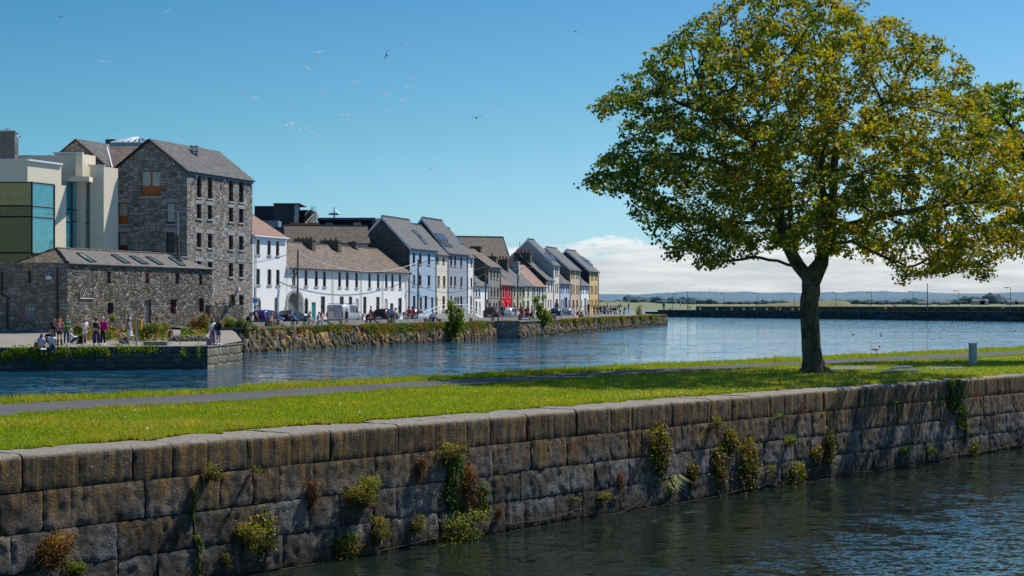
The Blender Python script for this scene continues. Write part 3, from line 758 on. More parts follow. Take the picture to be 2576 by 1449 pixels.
# ------------------------------------------------------------------ low rubble building by the quay
LOWA = Vector((-34.4, 132.0)); LOWB = Vector((-26.8, 152.6))
def low_building():
 A, B = LOWA, LOWB; t = (B - A).normalized(); n = Vector((t.y, -t.x)); bk = -n
 root = empty('stone_store', (A.x, A.y, 1.6), 'low rubble stone building with hipped slate roof and roof windows', 'stone building')
 side = Wall(A, B, 1.0, 7.25); D = 5.0
 C = Vector((-47.5, 132.0))
 for q, k, kw in [((1063, 318, 1115, 435), 'plain', dict(frame='red_paint', blind=True)), ((1460, 330, 1502, 435), 'plain', dict(frame='red_paint', blind=True)), ((1758, 335, 1803, 442), 'plain', dict(frame='red_paint', blind=True)), ((1995, 345, 2033, 452), 'hole', {}),
                     ((1085, 630, 1140, 745), 'plain', dict(frame='dark_frame')), ((1453, 600, 1520, 835), 'barred', dict(frame='sill', glass='glass')), ((1715, 598, 1772, 740), 'sash', dict(frame='red_paint')), ((2003, 585, 2052, 722), 'sash', dict(frame='red_paint'))]:
  side.addpx(*Z2(q), k, depth=.3, nosill=True, **kw)
 mb = MB(); side.geom(mb, .3); mb.build('side_wall', M['rubble'], root); side.windows(root, 'red_paint', .3, None, 0)
 fw = Wall(C, A, 1.0, 7.3)
 fw.addpx(*Z2((245, 622, 362, 775)), 'barred', frame='white_metal', arch=.7, depth=.3); fw.addpx(*Z2((285, 308, 318, 432)), 'plain', frame='red_paint', depth=.3, nosill=True)
 mb = MB(); fw.geom(mb, .3); mb.build('front_wall', M['rubble_dark'], root); fw.windows(root, 'red_paint', .3, 'concrete_dark', 0)
 b = MB(); u0, u1, c0, c1 = fw.px(*Z2((240, 618, 366, 778)))
 uc = (u0 + u1) / 2; rr = (u1 - u0) / 2; hz = c1 - rr
 pts = [(u0, c0)] + [(uc - rr * math.cos(w_), hz + rr * math.sin(w_)) for w_ in np.linspace(0, math.pi, 12)] + [(u1, c0)]
 b.tube([fw.pt(p[0], p[1], -.08) for p in pts] + [fw.pt(u0, c0, -.08)], .07, 4); b.build('red_window_surround', M['red_paint'], root)
 bw = Wall(A + bk * D + Vector((-9, 0)), A + bk * D, 1, 7.2)
 zr = 8.5; r = MB(); ov = n * .2
 pa, pb = A + ov - t * .1, B + ov + t * .15; pc, pd = B + bk * (D + .2), A + bk * (D + .2)
 r0, r1 = A + bk * D / 2 + t * 2.2, B + bk * D / 2 - t * 3.6
 slope(r, v3(pa, 7.24), v3(pb, 7.24), v3(r1, zr), v3(r0, zr)); r.build('roof', M['slate_pale'], root)
 r = MB(); slope(r, v3(pd, 7.24), v3(pa, 7.24), v3(r0, zr), v3(r0, zr + .001)); slope(r, v3(pb, 7.24), v3(pc, 7.24), v3(r1, zr), v3(r1, zr + .001)); slope(r, v3(pc, 7.24), v3(pd, 7.24), v3(r0, zr), v3(r1, zr))
 rh = r.build('hip_roof', M['slate_hip'], root)
 for p, q in ((v3(r0, zr + .03), v3(r1, zr + .03)), (v3(r0, zr + .03), v3(pa, 7.3)), (v3(r0, zr + .03), v3(pd, 7.3))):
  k = MB(); m = 22; pts = [lerp(p, q, i / m) + Vector((0, 0, random.uniform(-.02, .03))) for i in range(m + 1)]; k.tube(pts, [random.uniform(.07, .11) for _ in pts], 6); k.build('ridge_tiles', M['slate_hip'], rh)
 pl = (v3(pa, 7.24), (v3(pb, 7.24) - v3(pa, 7.24)).cross(v3(r0, zr) - v3(pa, 7.24)))
 for q in (((905, 228), (970, 225), (820, 138), (762, 134)), ((1250, 238), (1312, 238), (1165, 152), (1112, 152)), ((1430, 246), (1494, 246), (1345, 165), (1296, 166)), ((1598, 252), (1650, 252), (1510, 176), (1460, 172)), ((1815, 262), (1868, 262), (1745, 180), (1688, 178))):
  skylight(root, *pl, [(x / 4.0, 603.7 + y / 4.0) for x, y in q])
 # a propped-open roof window near the far end
 c = ray_plane(1790 / 4.0, 603.7 + 190 / 4.0, *pl); b = MB(); d_ = Vector((n.x, n.y, 0)) * .5 + Vector((0, 0, -.05))
 b.box((c.x, c.y, c.z + .1), 1.3, .9, .12, (n.x, n.y)); b.build('open_skylight', M['lead'], root)
 for x, y0, y1 in ((145, 674, 800), (5, 685, 740)):
  gw = MB(); u = fw.u_of(x); gw.tube([fw.pt(u, fw.z_of(x, y0), .1), fw.pt(u, fw.z_of(x, y1), .1)] + ([fw.pt(u + .45, fw.z_of(x, 748), .1), fw.pt(u + .45, fw.z_of(x, 828), .1)] if x == 5 else []), .07, 6); gw.build('downpipe', M['black'], root)
 b = MB(); q = fw.pt(fw.u_of(124), fw.z_of(124, 703), .12); b.box(q, .42, .25, .26); b.tube([q + Vector((0, 0, .26)), q + Vector((0, .1, .5))], .03, 5); b.build('floodlight', M['white_trim'], root)
 s = MB(); u0, u1, c0, c1 = side.px(*Z2((800, 505, 940, 590)))
 for p, q in (((u0, c0), (u1, c0)), ((u0, c0), (u0, c1)), ((u0 + .3, c0), (lerp(u0, u1, .45), c1 + .15)), ((u1, c0), (u1 - .1, c1))): s.tube([side.pt(*p, .05), side.pt(*q, .05)], .05, 4)
 s.build('carved_panel', M['sill'], root)
low_building()

# rubble yard wall in front of the warehouse's lowest windows
def yard_wall():
 w_ = Wall(Vector((-25.75, 145.6)), Vector((-23.6, 149.9)), 1.2, 4.02)
 root = empty('yard_wall', (-24.5, 147.2, 1.4), 'chest-high rubble yard wall below the warehouse ground floor windows', 'wall')
 mb = MB(); w_.geom(mb)
 e = Wall(w_.A - w_.n * .5, w_.A, 1.2, 4.02); e.geom(mb); e = Wall(w_.B, w_.B - w_.n * .5, 1.2, 4.02); e.geom(mb); mb.quad(w_.pt(0, 4.02), w_.pt(w_.L, 4.02), w_.pt(w_.L, 4.02, -.5), w_.pt(0, 4.02, -.5))
 mb.build('wall', M['rubble'], root)
 p = empty('timber_pallet', (-25.0, 147.9, 4.02), 'old timber pallet lying on top of the yard wall', 'pallet')
 b = MB()
 for i in range(5): b.box((-25.0, 147.6 + i * .16, 4.16 + (i % 2) * .01), 1.5, .12, .035)
 for i in range(3): b.box((-25.6 + i * .6, 147.92, 4.03), .1, .8, .12)
 b.build('boards', M['wood_pole'], p)
yard_wall()

# ------------------------------------------------------------------ cream museum with tinted glass corner
def museum():
 root = empty('museum_building', (-39.96, 142, 1.9), 'modern cream rendered museum with a tinted glass corner and flat roofs', 'museum')
 d = Vector((.35, .937)).normalized(); A = Vector((-39.96, 142.0)); nn = Vector((d.y, -d.x))
 def wall_on(p0, p1, z0, z1, mat, name='wall', ops=(), parent=root):
  w_ = Wall(p0, p1, z0, z1)
  mb = MB()
  for o in ops: w_.add(*o[:4], 'hole', depth=.2)
  w_.geom(mb); mb.build(name, M[mat], parent); return w_
 def lid(pts, z, mat='concrete', name='flat_roof'): mb = MB(); mb.add([v3(p, z) for p in pts], [tuple(range(len(pts)))]); mb.build(name, M[mat], root)
 z = lambda x, y, Y: EYE - Y * (y - HY) / K
 zg1, zt = z(80, 458, 142), z(72, 405, 142)
 L = 4.7
 # glass corner: left and right faces with mullions
 left = Wall(Vector((-46, 142.0)), A, 2, zg1); right = Wall(A, A + d * 3.1, 2, zg1)
 for wl, gm, us in ((left, 'gold_reflection', (0, left.L * .55, left.L)), (right, 'glass_green', (0, right.L))):
  mb = MB(); mb.quad(wl.pt(0, 2), wl.pt(wl.L, 2), wl.pt(wl.L, zg1), wl.pt(0, zg1)); g = mb.build('glass_wall', M[gm], root); b = MB()
  if wl is left:
   q = MB(); zz = z(80, 518, 142); q.quad(wl.pt(0, zz, .02), wl.pt(wl.L, zz, .02), wl.pt(wl.L, zg1, .02), wl.pt(0, zg1, .02)); q.build('reflection_pane', M['pale_gold_reflection'], g)  # brighter top band of the reflection, painted as its own sheet
  for u in us: b.tube([wl.pt(u, 2, .03), wl.pt(u, zg1, .03)], .06, 4)
  for y in (518, 545, 636, 458.5): zz = z(80, y, 142); b.tube([wl.pt(0, zz, .03), wl.pt(wl.L, zz, .03)], .06, 4)
  b.build('mullions', M['black'], g)
 # cream fascia over the glass
 fo = -.35
 F0 = A + Vector((-.25, fo)); wall_on(Vector((-47, 142 + fo)), F0, zg1, zt, 'cream', 'fascia'); 
 R_ = wall_on(F0, F0 + d * L, zg1, zt, 'cream', 'fascia')
 lid([Vector((-47, 142 + fo)), F0, F0 + d * L, Vector((-47, 142 + fo + L * d.y))], zt); lid([F0 + d * L, F0, Vector((-47, 142 + fo))], zg1 + .01, 'cream', 'soffit')
 b = MB(); e = nn * .06
 b.box(v3(F0 + d * L / 2 + e, zt - .02), L, .25, .16, (d.x, d.y)); b.box(v3(lerp(Vector((-47, 142 + fo)), F0, .5) + Vector((0, -.06)), zt - .022), 6.9, .25, .16); b.build('coping', M['white_trim'], root)
 # cream pier right of the glass corner
 wall_on(A + d * 3.1 + nn * .06, A + d * L + nn * .06, 2, zg1 + .0, 'cream', 'pier')
 # recessed glass strips, fin, tower
 s0 = A + d * (L + .1) ; wl = Wall(s0, s0 + d * 1.5, 2, z(175, 455, 147)); mb = MB(); mb.quad(wl.pt(0, 2), wl.pt(wl.L, 2), wl.pt(wl.L, wl.z1), wl.pt(0, wl.z1)); g = mb.build('glass_wall', M['glass_green'], root)
 b = MB()
 for y in (530, 559): b.tube([wl.pt(0, z(175, y, 149), .03), wl.pt(wl.L, z(175, y, 149), .03)], .05, 4)
 b.tube([wl.pt(wl.L * .55, 2, .03), wl.pt(wl.L * .55, wl.z1, .03)], .06, 4); b.build('mullions', M['black'], g)
 Y2 = 148.6
 def X(x, Y=Y2): return Y * (x - CX) / K
 zt2 = z(140, 387.5, Y2)
 # tall fin wall behind (upper block) running right
 wall_on(Vector((X(-40), Y2 + 1.2)), Vector((X(190, Y2 + 1.2), Y2 + 1.2)), zt - 1, zt2, 'cream', 'upper_wall')
 f = Wall(Vector((X(190), Y2)), Vector((X(207), Y2)), 2, zt2); mb = MB(); f.geom(mb); g2 = Wall(f.B, f.B + d * 2, 2, zt2); g2.geom(mb); g3 = Wall(f.A + d * 2, f.A, 2, zt2); g3.geom(mb)
 mb.quad(v3(f.A, zt2), v3(f.B, zt2), v3(f.B + d * 2, zt2), v3(f.A + d * 2, zt2)); mb.build('fin_wall', M['cream'], root)
 zt3 = z(210, 387.5, Y2)
 u = Wall(Vector((X(138, 150), 150.0)), Vector((X(207, 150), 150.0)), zt - 2, z(170, 387.5, 150)); mb = MB(); u.geom(mb); mb.quad(u.pt(0, u.z1), u.pt(u.L, u.z1), u.pt(u.L, u.z1, -2), u.pt(0, u.z1, -2)); mb.build('upper_block', M['cream'], root)
 b = MB(); b.box(v3((u.A + u.B) / 2 + Vector((0, -.05)), u.z1 + .002), u.L + .2, .3, .15); b.build('coping', M['white_trim'], root)
 # glass beside the tower and the tower itself
 Y3 = 149.2
 gl = Wall(Vector((X(207.5, Y3), Y3)), Vector((X(228, Y3), Y3)), 2, z(215, 460, Y3)); mb = MB(); mb.quad(gl.pt(0, 2), gl.pt(gl.L, 2), gl.pt(gl.L, gl.z1), gl.pt(0, gl.z1)); g = mb.build('glass_wall', M['glass'], root)
 b = MB()
 for y in (535, 562): b.tube([gl.pt(0, z(215, y, Y3), .03), gl.pt(gl.L, z(215, y, Y3), .03)], .05, 4)
 b.build('mullions', M['black'], g)
 tw = Wall(Vector((X(226, 148.9), 148.9)), Vector((X(261, 148.9), 148.9)), 2, z(240, 419, 148.9)); mb = MB(); tw.geom(mb); t2 = Wall(tw.B, tw.B + d * 2.2, 2, tw.z1); t2.geom(mb)
 t4 = Wall(Vector((X(207, 150.4), 150.4)), Vector((X(228, 150.4), 150.4)), gl.z1 - .2, tw.z1); t4.geom(mb); mb.quad(v3(tw.A, tw.z1), v3(tw.B, tw.z1), v3(tw.B + d * 2.2, tw.z1), v3(tw.A + d * 2.2, tw.z1)); mb.build('tower_wall', M['cream'], root)
 b = MB(); b.box(v3((tw.A + tw.B) / 2 + Vector((0, -.05)), tw.z1 + .002), tw.L + .25, .3, .15); b.build('coping', M['white_trim'], root)
 b = MB(); zc = z(200, 449, 147.6); b.box((X(198, 147.6), 147.6, zc - .3), 2.2, 1.6, .42); b.build('canopy', M['cream'], root)
 # roof railing
 b = MB(); r0, r1 = P(67, 390, 145), P(130, 402, 145)
 for q in np.linspace(0, 1, 5): p = lerp(r0, r1, q); b.tube([p, (p.x, p.y, zt - .05)], .03, 5)
 b.tube([r0, r1], .035, 5); b.build('roof_railing', M['grey_metal'], root)
 # stone clad stair tower at the far left
 T = Wall(Vector((X(-60, 147), 147.0)), Vector((X(37, 147), 147.0)), zt - .5, z(20, 332, 147)); st = empty('stair_tower', (T.B.x - 1.5, 147, 2), 'stone clad tower block rising behind the museum at the far left', 'tower')
 mb = MB(); T.geom(mb); t5 = Wall(T.B, T.B + d * .5, T.z0, T.z1); t5.geom(mb); mb.quad(T.pt(0, T.z1), T.pt(T.L, T.z1), T.pt(T.L, T.z1, -.4), T.pt(0, T.z1, -.4)); mb.build('wall', M['block_wall2'], st)
 b = MB(); b.box(v3((T.A + T.B) / 2 + Vector((0, -.05)), T.z1 + .002), T.L + .2, .25, .12); b.build('coping', M['concrete'], st)
 for i, (x, y, lab) in enumerate(((41, 346, 'white dome security camera on the corner of the stone tower'), (50, 345, 'white bullet security camera at the end of a bracket on the tower'))):
  c = P(x, y, 146.3); o = empty('security_camera', c, lab, 'camera'); b = MB()
  base = Vector((T.B.x, 147.0, c.z + (.1 if i else -.05)))
  b.tube([base, c + Vector((-.05, 0, .1))], .04, 5); b.build('bracket', M['white_metal'], o); b = MB()
  if i == 0: b.ball(c, .16, .16, .18); b.tube([c, c + Vector((0, 0, .22))], [.17, .12], 8)
  else: b.tube([c + Vector((-.2, .1, .05)), c + Vector((.22, -.1, 0))], .08, 6)
  b.build('housing', M['white_metal'], o)
M['pale_gold_reflection'] = glassy('pale_golden_reflection_glass', (.34, .25, .08), .08, .4, 0.0)  # lighter part of the reflection, put into the glass colour
M['block_wall2'] = rubble('tower_stone_cladding', [(0, (.2, .185, .16)), (1, (.3, .28, .245))], 1.1, (1, 2, 1), (.16, .15, .13), .03, .15, .3, (.2, .12, .06), .3)

museum()
# ------------------------------------------------------------------ the painted street
for nm, col in dict(pale_blue=(.4, .52, .62), house_cream=(.82, .74, .6), blue_grey=(.36, .4, .44), house_white=(.93, .91, .87), plaster=(.3, .285, .25), house_red=(.8, .01, .025), sage=(.46, .44, .3), pale_yellow=(.68, .67, .48),
     off_white=(.72, .7, .62), pale_pink=(.84, .74, .65), sky_blue=(.5, .6, .72), tan=(.66, .5, .34), ochre=(.78, .53, .22), slate_gable=(.05, .06, .075), grey_cream=(.5, .48, .42), brown_gable=(.24, .2, .165), dark_plaster=(.1, .09, .078)).items():
 M[nm] = painted(nm + '_render', col, .3 if nm not in ('plaster', 'dark_plaster') else .8)
M['teal_door'] = plain('teal_paint', (.0, .3, .27), .45, var=.06)
M['tan_door'] = plain('ochre_door_paint', (.42, .26, .1), .5)
M['navy_door'] = plain('near_black_door_paint', (.03, .03, .04), .4)
M['grey_door'] = plain('grey_door_paint', (.25, .26, .27), .5)
M['maroon_door'] = plain('maroon_door_paint', (.1, .02, .02), .4)
M['pink_niche'] = plain('pinkish_niche_paint', (.62, .52, .48), .8)

def lst(*rows): return list(rows)
# three-storey white house beside the warehouse
wins = W(Z3, [(215, 567, 268, 766), (367, 582, 415, 776), (482, 592, 528, 783), (218, 960, 270, 1170), (368, 967, 422, 1175), (485, 972, 533, 1180)]) + W(Z5, [(262, 70, 340, 320)], 'sash', arch=.6, nosill=True, blind=True) + W(Z5, [(555, 75, 610, 330)], 'sash', nosill=True, blind=True)
h = house('town_house', 'three-storey white house with reddish slate roof against the stone warehouse', 635.5, 721, zpx(680, 596), 13.0, 7.5, 'white', 'slate_red', wins, fascia='white_trim', zshift=0, downpipe=False)
b = MB(); q = h['A'] + h['n'] * .1 + h['t'] * .5; b.tube([v3(q, h['eave']), v3(q, RZ)], .06, 6); b.build('downpipe', M['white_trim'], h['root'])
chimney(h['root'], v3(h['A'] + h['bk'] * 3.4 + h['t'] * .6, 13.6), 1.5, .8, 2.0, h['bk'], 0)

# long white terrace with mossy roof
wins = W(Z3, [(697, 975, 747, 1185), (865, 980, 909, 1190), (1003, 988, 1048, 1195), (1113, 993, 1156, 1198), (1318, 1003, 1358, 1205), (1420, 1008, 1460, 1208), (1547, 1012, 1585, 1212), (1722, 1018, 1757, 1215), (1838, 1022, 1873, 1218), (1948, 1030, 1981, 1218), (2030, 1033, 2064, 1220), (2133, 1037, 2166, 1225)])
wins += [(*Z5((770, -20, 988, 440)), 'door', dict(arch=1.0, col='grey_metal_gate', depth=.4, label='tall arched gate of grey corrugated sheeting'))]
wins += W(Z5, [(1038, 73, 1101, 330)], 'sash', arch=.5, nosill=True) + [(*Z5((1154, 143, 1222, 450)), 'door', dict(col='teal_door', label='teal green door'))]
wins += W(Z5, [(1300, 48, 1371, 330), (1603, 50, 1671, 330), (1752, 52, 1809, 330), (1983, 55, 2038, 330), (2193, 58, 2250, 330), (2418, 160, 2471, 300)]) + [(*Z5((1855, 80, 1913, 450)), 'door', dict(arch=.5, col='pink_niche', depth=.12)), (*Z5((2327, 82, 2380, 450)), 'door', dict(arch=.5, col='pink_niche', depth=.12))] + W(Z5, [(2548, 75, 2606, 330)])
M['grey_metal_gate'] = plain('grey_corrugated_gate', (.2, .2, .19), .6, .2, var=.3, scale=3)
h = house('terrace_row', 'long two-storey white terrace under a mossy brown slate roof', 722.3, 1028.5, zpx(875, 678), 10.5, 6.6, 'white', 'slate_brown', wins, ov=.3)
T = h
f = h['wall']; u0, u1, c0, c1 = f.px(*Z5((770, -20, 988, 440))); uc, rr = (u0 + u1) / 2, (u1 - u0) / 2
b = MB(); hz = c1 - min(rr, 1.0)
for i in range(13):
 a0, a1 = math.pi * i / 13 + .012, math.pi * (i + 1) / 13 - .012
 pts = [(uc + r_ * math.cos(a_), hz + min(rr, 1.0) / rr * r_ * math.sin(a_)) for r_ in (rr + .02, rr + .42) for a_ in (a0, a1)]
 vs = [f.pt(p[0], p[1], e) for e in (.02, .1) for p in (pts[0], pts[1], pts[3], pts[2])]
 b.add(vs, [(4, 5, 6, 7), (0, 1, 5, 4), (1, 2, 6, 5), (2, 3, 7, 6), (3, 0, 4, 7)])
for s_ in (u0 - .25, u1 + .25):
 zz = c0; k = 0
 while zz < hz - .05:
  hh = min(.5, hz - zz); wd = .42 if k % 2 else .6; p = f.pt(s_ + (.1 if s_ > uc else -.1) * (1 if k % 2 == 0 else 0), zz, .05); b.box(p, wd, .1, hh - .02, (f.t.x, f.t.y)); zz += hh; k += 1
b.build('gate_arch', M['sill'], h['root'])
for x in (1240, 1619, 1910):
 xx = Z3((x, 0, x, 0))[0]; u = f.u_of(xx); d = MB(); d.tube([f.pt(u, h['eave'] - .15, .08), f.pt(u, RZ, .08)], .05, 6); d.build('downpipe', M['white_trim'], h['root'])
def stack(h, x, zb, height, sx, sy, pots, mat='chimney', pot='terracotta', back=.5, **kw):
 q = FP(x) ; q = q + h['bk'] * h['depth'] * back
 # slide along the street so the stack stands over picture column x
 k = (x - CX) / K; s_ = (k * q.y - q.x) / (h['t'].x - k * h['t'].y); q = q + h['t'] * s_
 chimney(h['root'], v3(q, zb), sx, sy, height, h['bk'], pots, mat, pot, **kw); return q
stack(h, 767, 9.3, 1.85, 2.2, .8, 4, poth=.22); stack(h, 832, 9.3, 1.9, 2.2, .8, 3, poth=.25); stack(h, 889, 9.6, 1.65, .9, .7, 1, poth=.15)
for x in (747, 823, 948):
 pass

# tall modern pairs
def modern(*a, **k): return house(*a, ridge_tile=True, **k)
wins = W(Z4, [(153, 540, 184, 671), (228, 545, 261, 675), (335, 552, 366, 681), (153, 810, 184, 932), (228, 810, 259, 935), (335, 812, 366, 938)]) + W(Z4, [(157, 1060, 187, 1230), (297, 1060, 329, 1220)]) + [(*Z4((237, 1075, 266, 1290)), 'door', dict(col='maroon_door')), (*Z4((378, 1075, 402, 1290)), 'door', dict(col='navy_door'))]
M['block_gable'] = rubble('grey_block_gable', [(0, (.12, .11, .1)), (1, (.2, .185, .165))], 1.6, (1, 1.9, 1), (.09, .085, .08), .04, .12, .6, (.05, .05, .05), .4)
hb = modern('town_house', 'tall pale blue house with bare block gable, next to the long white terrace', 1031, 1097, zpx(1062, 626), 14.45, 7.0, 'pale_blue', 'slate', wins, gable='block_gable')
for q in (((300, 437), (335, 437), (235, 325), (205, 330)), ((245, 370), (275, 370), (175, 270), (143, 270))):
 skylight(hb['root'], *hb['roofplane'], [Z4((x, y, x, y))[:2] for x, y in q])
wins = W(Z4, [(445, 590, 471, 655), (515, 596, 540, 664), (452, 820, 481, 940), (520, 822, 548, 942), (512, 1065, 544, 1238)]) + [(*Z4((416, 1075, 456, 1290)), 'door', dict(col='tan_door', depth=.5))]
hc = modern('town_house', 'narrow cream house between the pale blue and the blue grey house', 1097.2, 1127, zpx(1112, 640), 14.0, 6.8, 'house_cream', 'slate', wins)
wins = W(Z4, [(606, 575, 630, 690), (655, 577, 678, 695), (728, 587, 751, 705), (606, 827, 629, 940), (655, 828, 678, 945), (730, 833, 751, 950), (603, 1065, 627, 1230), (728, 1065, 753, 1230)]) + [(*Z4((660, 1075, 684, 1285)), 'door', dict(col='grey_door')), (*Z4((692, 1075, 712, 1285)), 'door', dict(col='navy_door'))]
hg = modern('town_house', 'tall blue grey house with a bank of roof windows', 1127.2, 1176, zpx(1151, 637), 15.0, 7.0, 'blue_grey', 'slate', wins, gable='slate_gable')
for i in range(4):
 dx = i * 26
 skylight(hg['root'], *hg['roofplane'], [Z4((x + dx * .8, y + i * 3, x, 0))[:2] for x, y in ((550, 466), (575, 468), (495, 390), (472, 388))])
 skylight(hg['root'], *hg['roofplane'], [Z4((x + dx, y + i * 3, x, 0))[:2] for x, y in ((478, 386), (500, 388), (438, 308), (414, 306))])
wins = W(Z4, [(803, 610, 823, 690), (853, 612, 874, 692), (803, 842, 826, 950), (852, 843, 874, 955), (848, 1070, 870, 1240)]) + [(*Z4((796, 1085, 814, 1295)), 'door', dict(col='tan_door'))]
hw = modern('town_house', 'narrow white house with ochre door, right of the blue grey house', 1176.2, 1192, zpx(1184, 647), 14.1, 6.8, 'house_white', 'slate', wins)
skylight(hw['root'], *hw['roofplane'], [Z4((x, y, x, y))[:2] for x, y in ((735, 446), (765, 446), (690, 358), (655, 358))])
wins = W(Z4, [(912, 980, 933, 1070), (948, 980, 970, 1070), (912, 1125, 934, 1250)]) + [(*Z4((950, 1130, 976, 1295)), 'door', dict(arch=.5, col='pale_pink')), (*Z4((1035, 1145, 1057, 1300)), 'door', dict(arch=.4, col='grey_door'))]
hl = house('cottage', 'low white cottage with arched pinkish door beside the bare plaster house', 1192.3, 1228, zpx(1210, 719), 9.3, 6.2, 'house_white', 'slate', wins, rmat2=None)
skylight(hl['root'], *hl['roofplane'], [Z4((x, y, x, y))[:2] for x, y in ((900, 920), (925, 920), (905, 895), (893, 895))])
wins = W(Z4, [(1093, 745, 1111, 843), (1132, 755, 1149, 848), (1170, 760, 1188, 853), (1095, 952, 1114, 1070), (1135, 955, 1152, 1072), (1173, 958, 1191, 1075), (1075, 1145, 1098, 1200), (1130, 1145, 1148, 1195), (1162, 1145, 1178, 1195)]) + [(*Z4((1190, 1125, 1209, 1290)), 'door', dict(col='navy_door'))]
hp = house('town_house', 'bare grey plaster house with dark gable, left of the red house', 1228.3, 1259, zpx(1244, 672), 11.7, 6.8, 'plaster', 'slate_brown', wins, gable='dark_plaster', trim='slate_gable')
stack(hp, 1198, 10.9, 1.4, 1.5, .8, 0); stack(hp, 1238, 9.0, 2.0, 1.4, .9, 1, pot='terracotta', back=.35)
wins = [(*Z4((1237, 940, 1254, 1080)), 'sash', dict(surround='sill')), (*Z4((1310, 945, 1326, 1080)), 'sash', dict(surround='sill')), (*Z4((1233, 1145, 1249, 1210)), 'sash', dict(surround='sill', arch=.3)), (*Z4((1273, 1135, 1290, 1290)), 'door', dict(col='house_red', arch=.4)), (*Z4((1304, 1148, 1334, 1290)), 'door', dict(col='grey_door'))]
M['slate_red2'] = slate('rusty_dark_slate', [(0, (.1, .075, .06)), (.5, (.15, .115, .09)), (1, (.2, .16, .13))], lichen=(.26, .11, .05), amt=.5)
hr = house('cottage', 'bright red two-storey cottage with stone window surrounds', 1259.2, 1288, zpx(1273, 717), 9.4, 6.4, 'house_red', 'slate_red2', wins)
stack(hr, 1262, 8.6, 2.1, 2.0, .9, 4, back=.45)
wins = W(Z4, [(1373, 955, 1391, 1070), (1445, 955, 1461, 1070), (1368, 1140, 1384, 1210), (1448, 1145, 1464, 1215)])
h2 = house('cottage', 'sage coloured cottage just right of the red one', 1288.2, 1315.5, zpx(1302, 719), 9.95, 6.4, 'sage', 'slate', wins)
stack(h2, 1288, 8.4, 2.1, 2.2, .9, 4, mat='chimney_white', pot='terracotta', back=.4)
wins = W(Z4, [(1490, 950, 1506, 1060), (1540, 952, 1558, 1065), (1535, 1115, 1559, 1225)]) + [(*Z4((1492, 1125, 1509, 1290)), 'door', dict(col='grey_door'))]
h3 = house('cottage', 'pale yellow cottage between the sage and the off-white cottages', 1315.7, 1340, zpx(1328, 719), 9.95, 6.4, 'pale_yellow', 'slate', wins)
wins = W(Z4, [(1615, 955, 1633, 1050), (1655, 958, 1671, 1050), (1680, 960, 1696, 1060), (1715, 962, 1731, 1060), (1650, 1110, 1672, 1220), (1720, 1110, 1738, 1220)]) + [(*Z4((1612, 1110, 1632, 1290)), 'door', dict(col='grey_door'))]
h4 = house('cottage', 'off-white cottage with red brown roof left of the tall pink cream house', 1340.2, 1373, zpx(1356, 720), 10.1, 6.6, 'off_white', 'slate_red', wins)
stack(h4, 1316, 9.0, 3.2, 2.6, 1.1, 4, back=.6, poth=.6)
b = MB(); q = P(1307.5, 640, 262); b.tube([q, P(1307.5, 606, 262)], .03, 4); b.tube([P(1306, 612, 262), P(1309, 612, 262)], .02, 4); b.tube([P(1305.5, 616, 262), P(1309.5, 616, 262)], .02, 4); b.build('aerial', M['wire'], h4['root'])
# the far modern pairs: a low house in front of each tall one
wins = W(Z4, [(1790, 905, 1804, 1000), (1825, 908, 1839, 1000), (1785, 1105, 1799, 1185), (1815, 1105, 1829, 1185)])
h5 = modern('town_house', 'low pink cream house with slate roof and propped roof window', 1373.2, 1392.5, zpx(1386, 705), 11.7, 8.4, 'pale_pink', 'slate', wins, gable='slate_gable', trim='slate_gable')
for q in (((1700, 755), (1735, 760), (1680, 700), (1650, 700)),): skylight(h5['root'], *h5['roofplane'], [Z4((x, y, x, y))[:2] for x, y in q])
wins = W(Z4, [(1873, 718, 1888, 812), (1898, 720, 1911, 812), (1875, 912, 1888, 1005), (1898, 912, 1912, 1008)]) + [(*Z4((1880, 1100, 1909, 1290)), 'door', dict(col='navy_door'))]
h6 = modern('town_house', 'tall pink cream house with a broad cream gable', 1392.8, 1408, zpx(1396, 667), 14.3, 8.4, 'pale_pink', 'slate', wins, gable='grey_cream')
for q in (((1820, 640), (1845, 640), (1770, 545), (1740, 540)), ((1862, 640), (1885, 640), (1830, 570), (1800, 560))): skylight(h6['root'], *h6['roofplane'], [Z4((x, y, x, y))[:2] for x, y in q])
wins = W(Z4, [(1942, 915, 1956, 1005), (1968, 918, 1981, 1008), (2008, 922, 2021, 1010), (2033, 925, 2045, 1012), (1942, 1105, 1954, 1190), (1965, 1105, 1979, 1190), (2035, 1105, 2048, 1190)]) + [(*Z4((1985, 1080, 2021, 1260)), 'door', dict(col='maroon_door'))]
h7 = modern('town_house', 'low sky blue house between the pink cream and tan houses', 1408.2, 1434.5, zpx(1421, 713), 11.6, 8.0, 'sky_blue', 'slate', wins)
for q in (((1975, 835), (1995, 838), (1965, 790), (1945, 785)), ((2000, 860), (2020, 862), (1990, 815), (1970, 810))): skylight(h7['root'], *h7['roofplane'], [Z4((x, y, x, y))[:2] for x, y in q])
wins = W(Z4, [(2070, 740, 2084, 832), (2094, 745, 2107, 832), (2130, 750, 2143, 835), (2154, 755, 2167, 837), (2070, 930, 2083, 1020), (2094, 930, 2107, 1022), (2130, 930, 2143, 1022), (2154, 932, 2167, 1022), (2085, 1110, 2104, 1200), (2130, 1110, 2149, 1200)])
h8 = modern('town_house', 'tall tan house with brown gable and plain slate roof', 1434.7, 1460, zpx(1447, 679.5), 13.4, 8.2, 'tan', 'slate', wins, gable='brown_gable')
wins = W(Z4, [(2190, 932, 2201, 1015), (2213, 932, 2224, 1015), (2247, 934, 2258, 1018), (2268, 934, 2279, 1018), (2190, 1110, 2202, 1190), (2262, 1110, 2276, 1190)]) + [(*Z4((2225, 1090, 2251, 1260)), 'door', dict(col='grey_door', label='grey door in a stone doorcase'))]
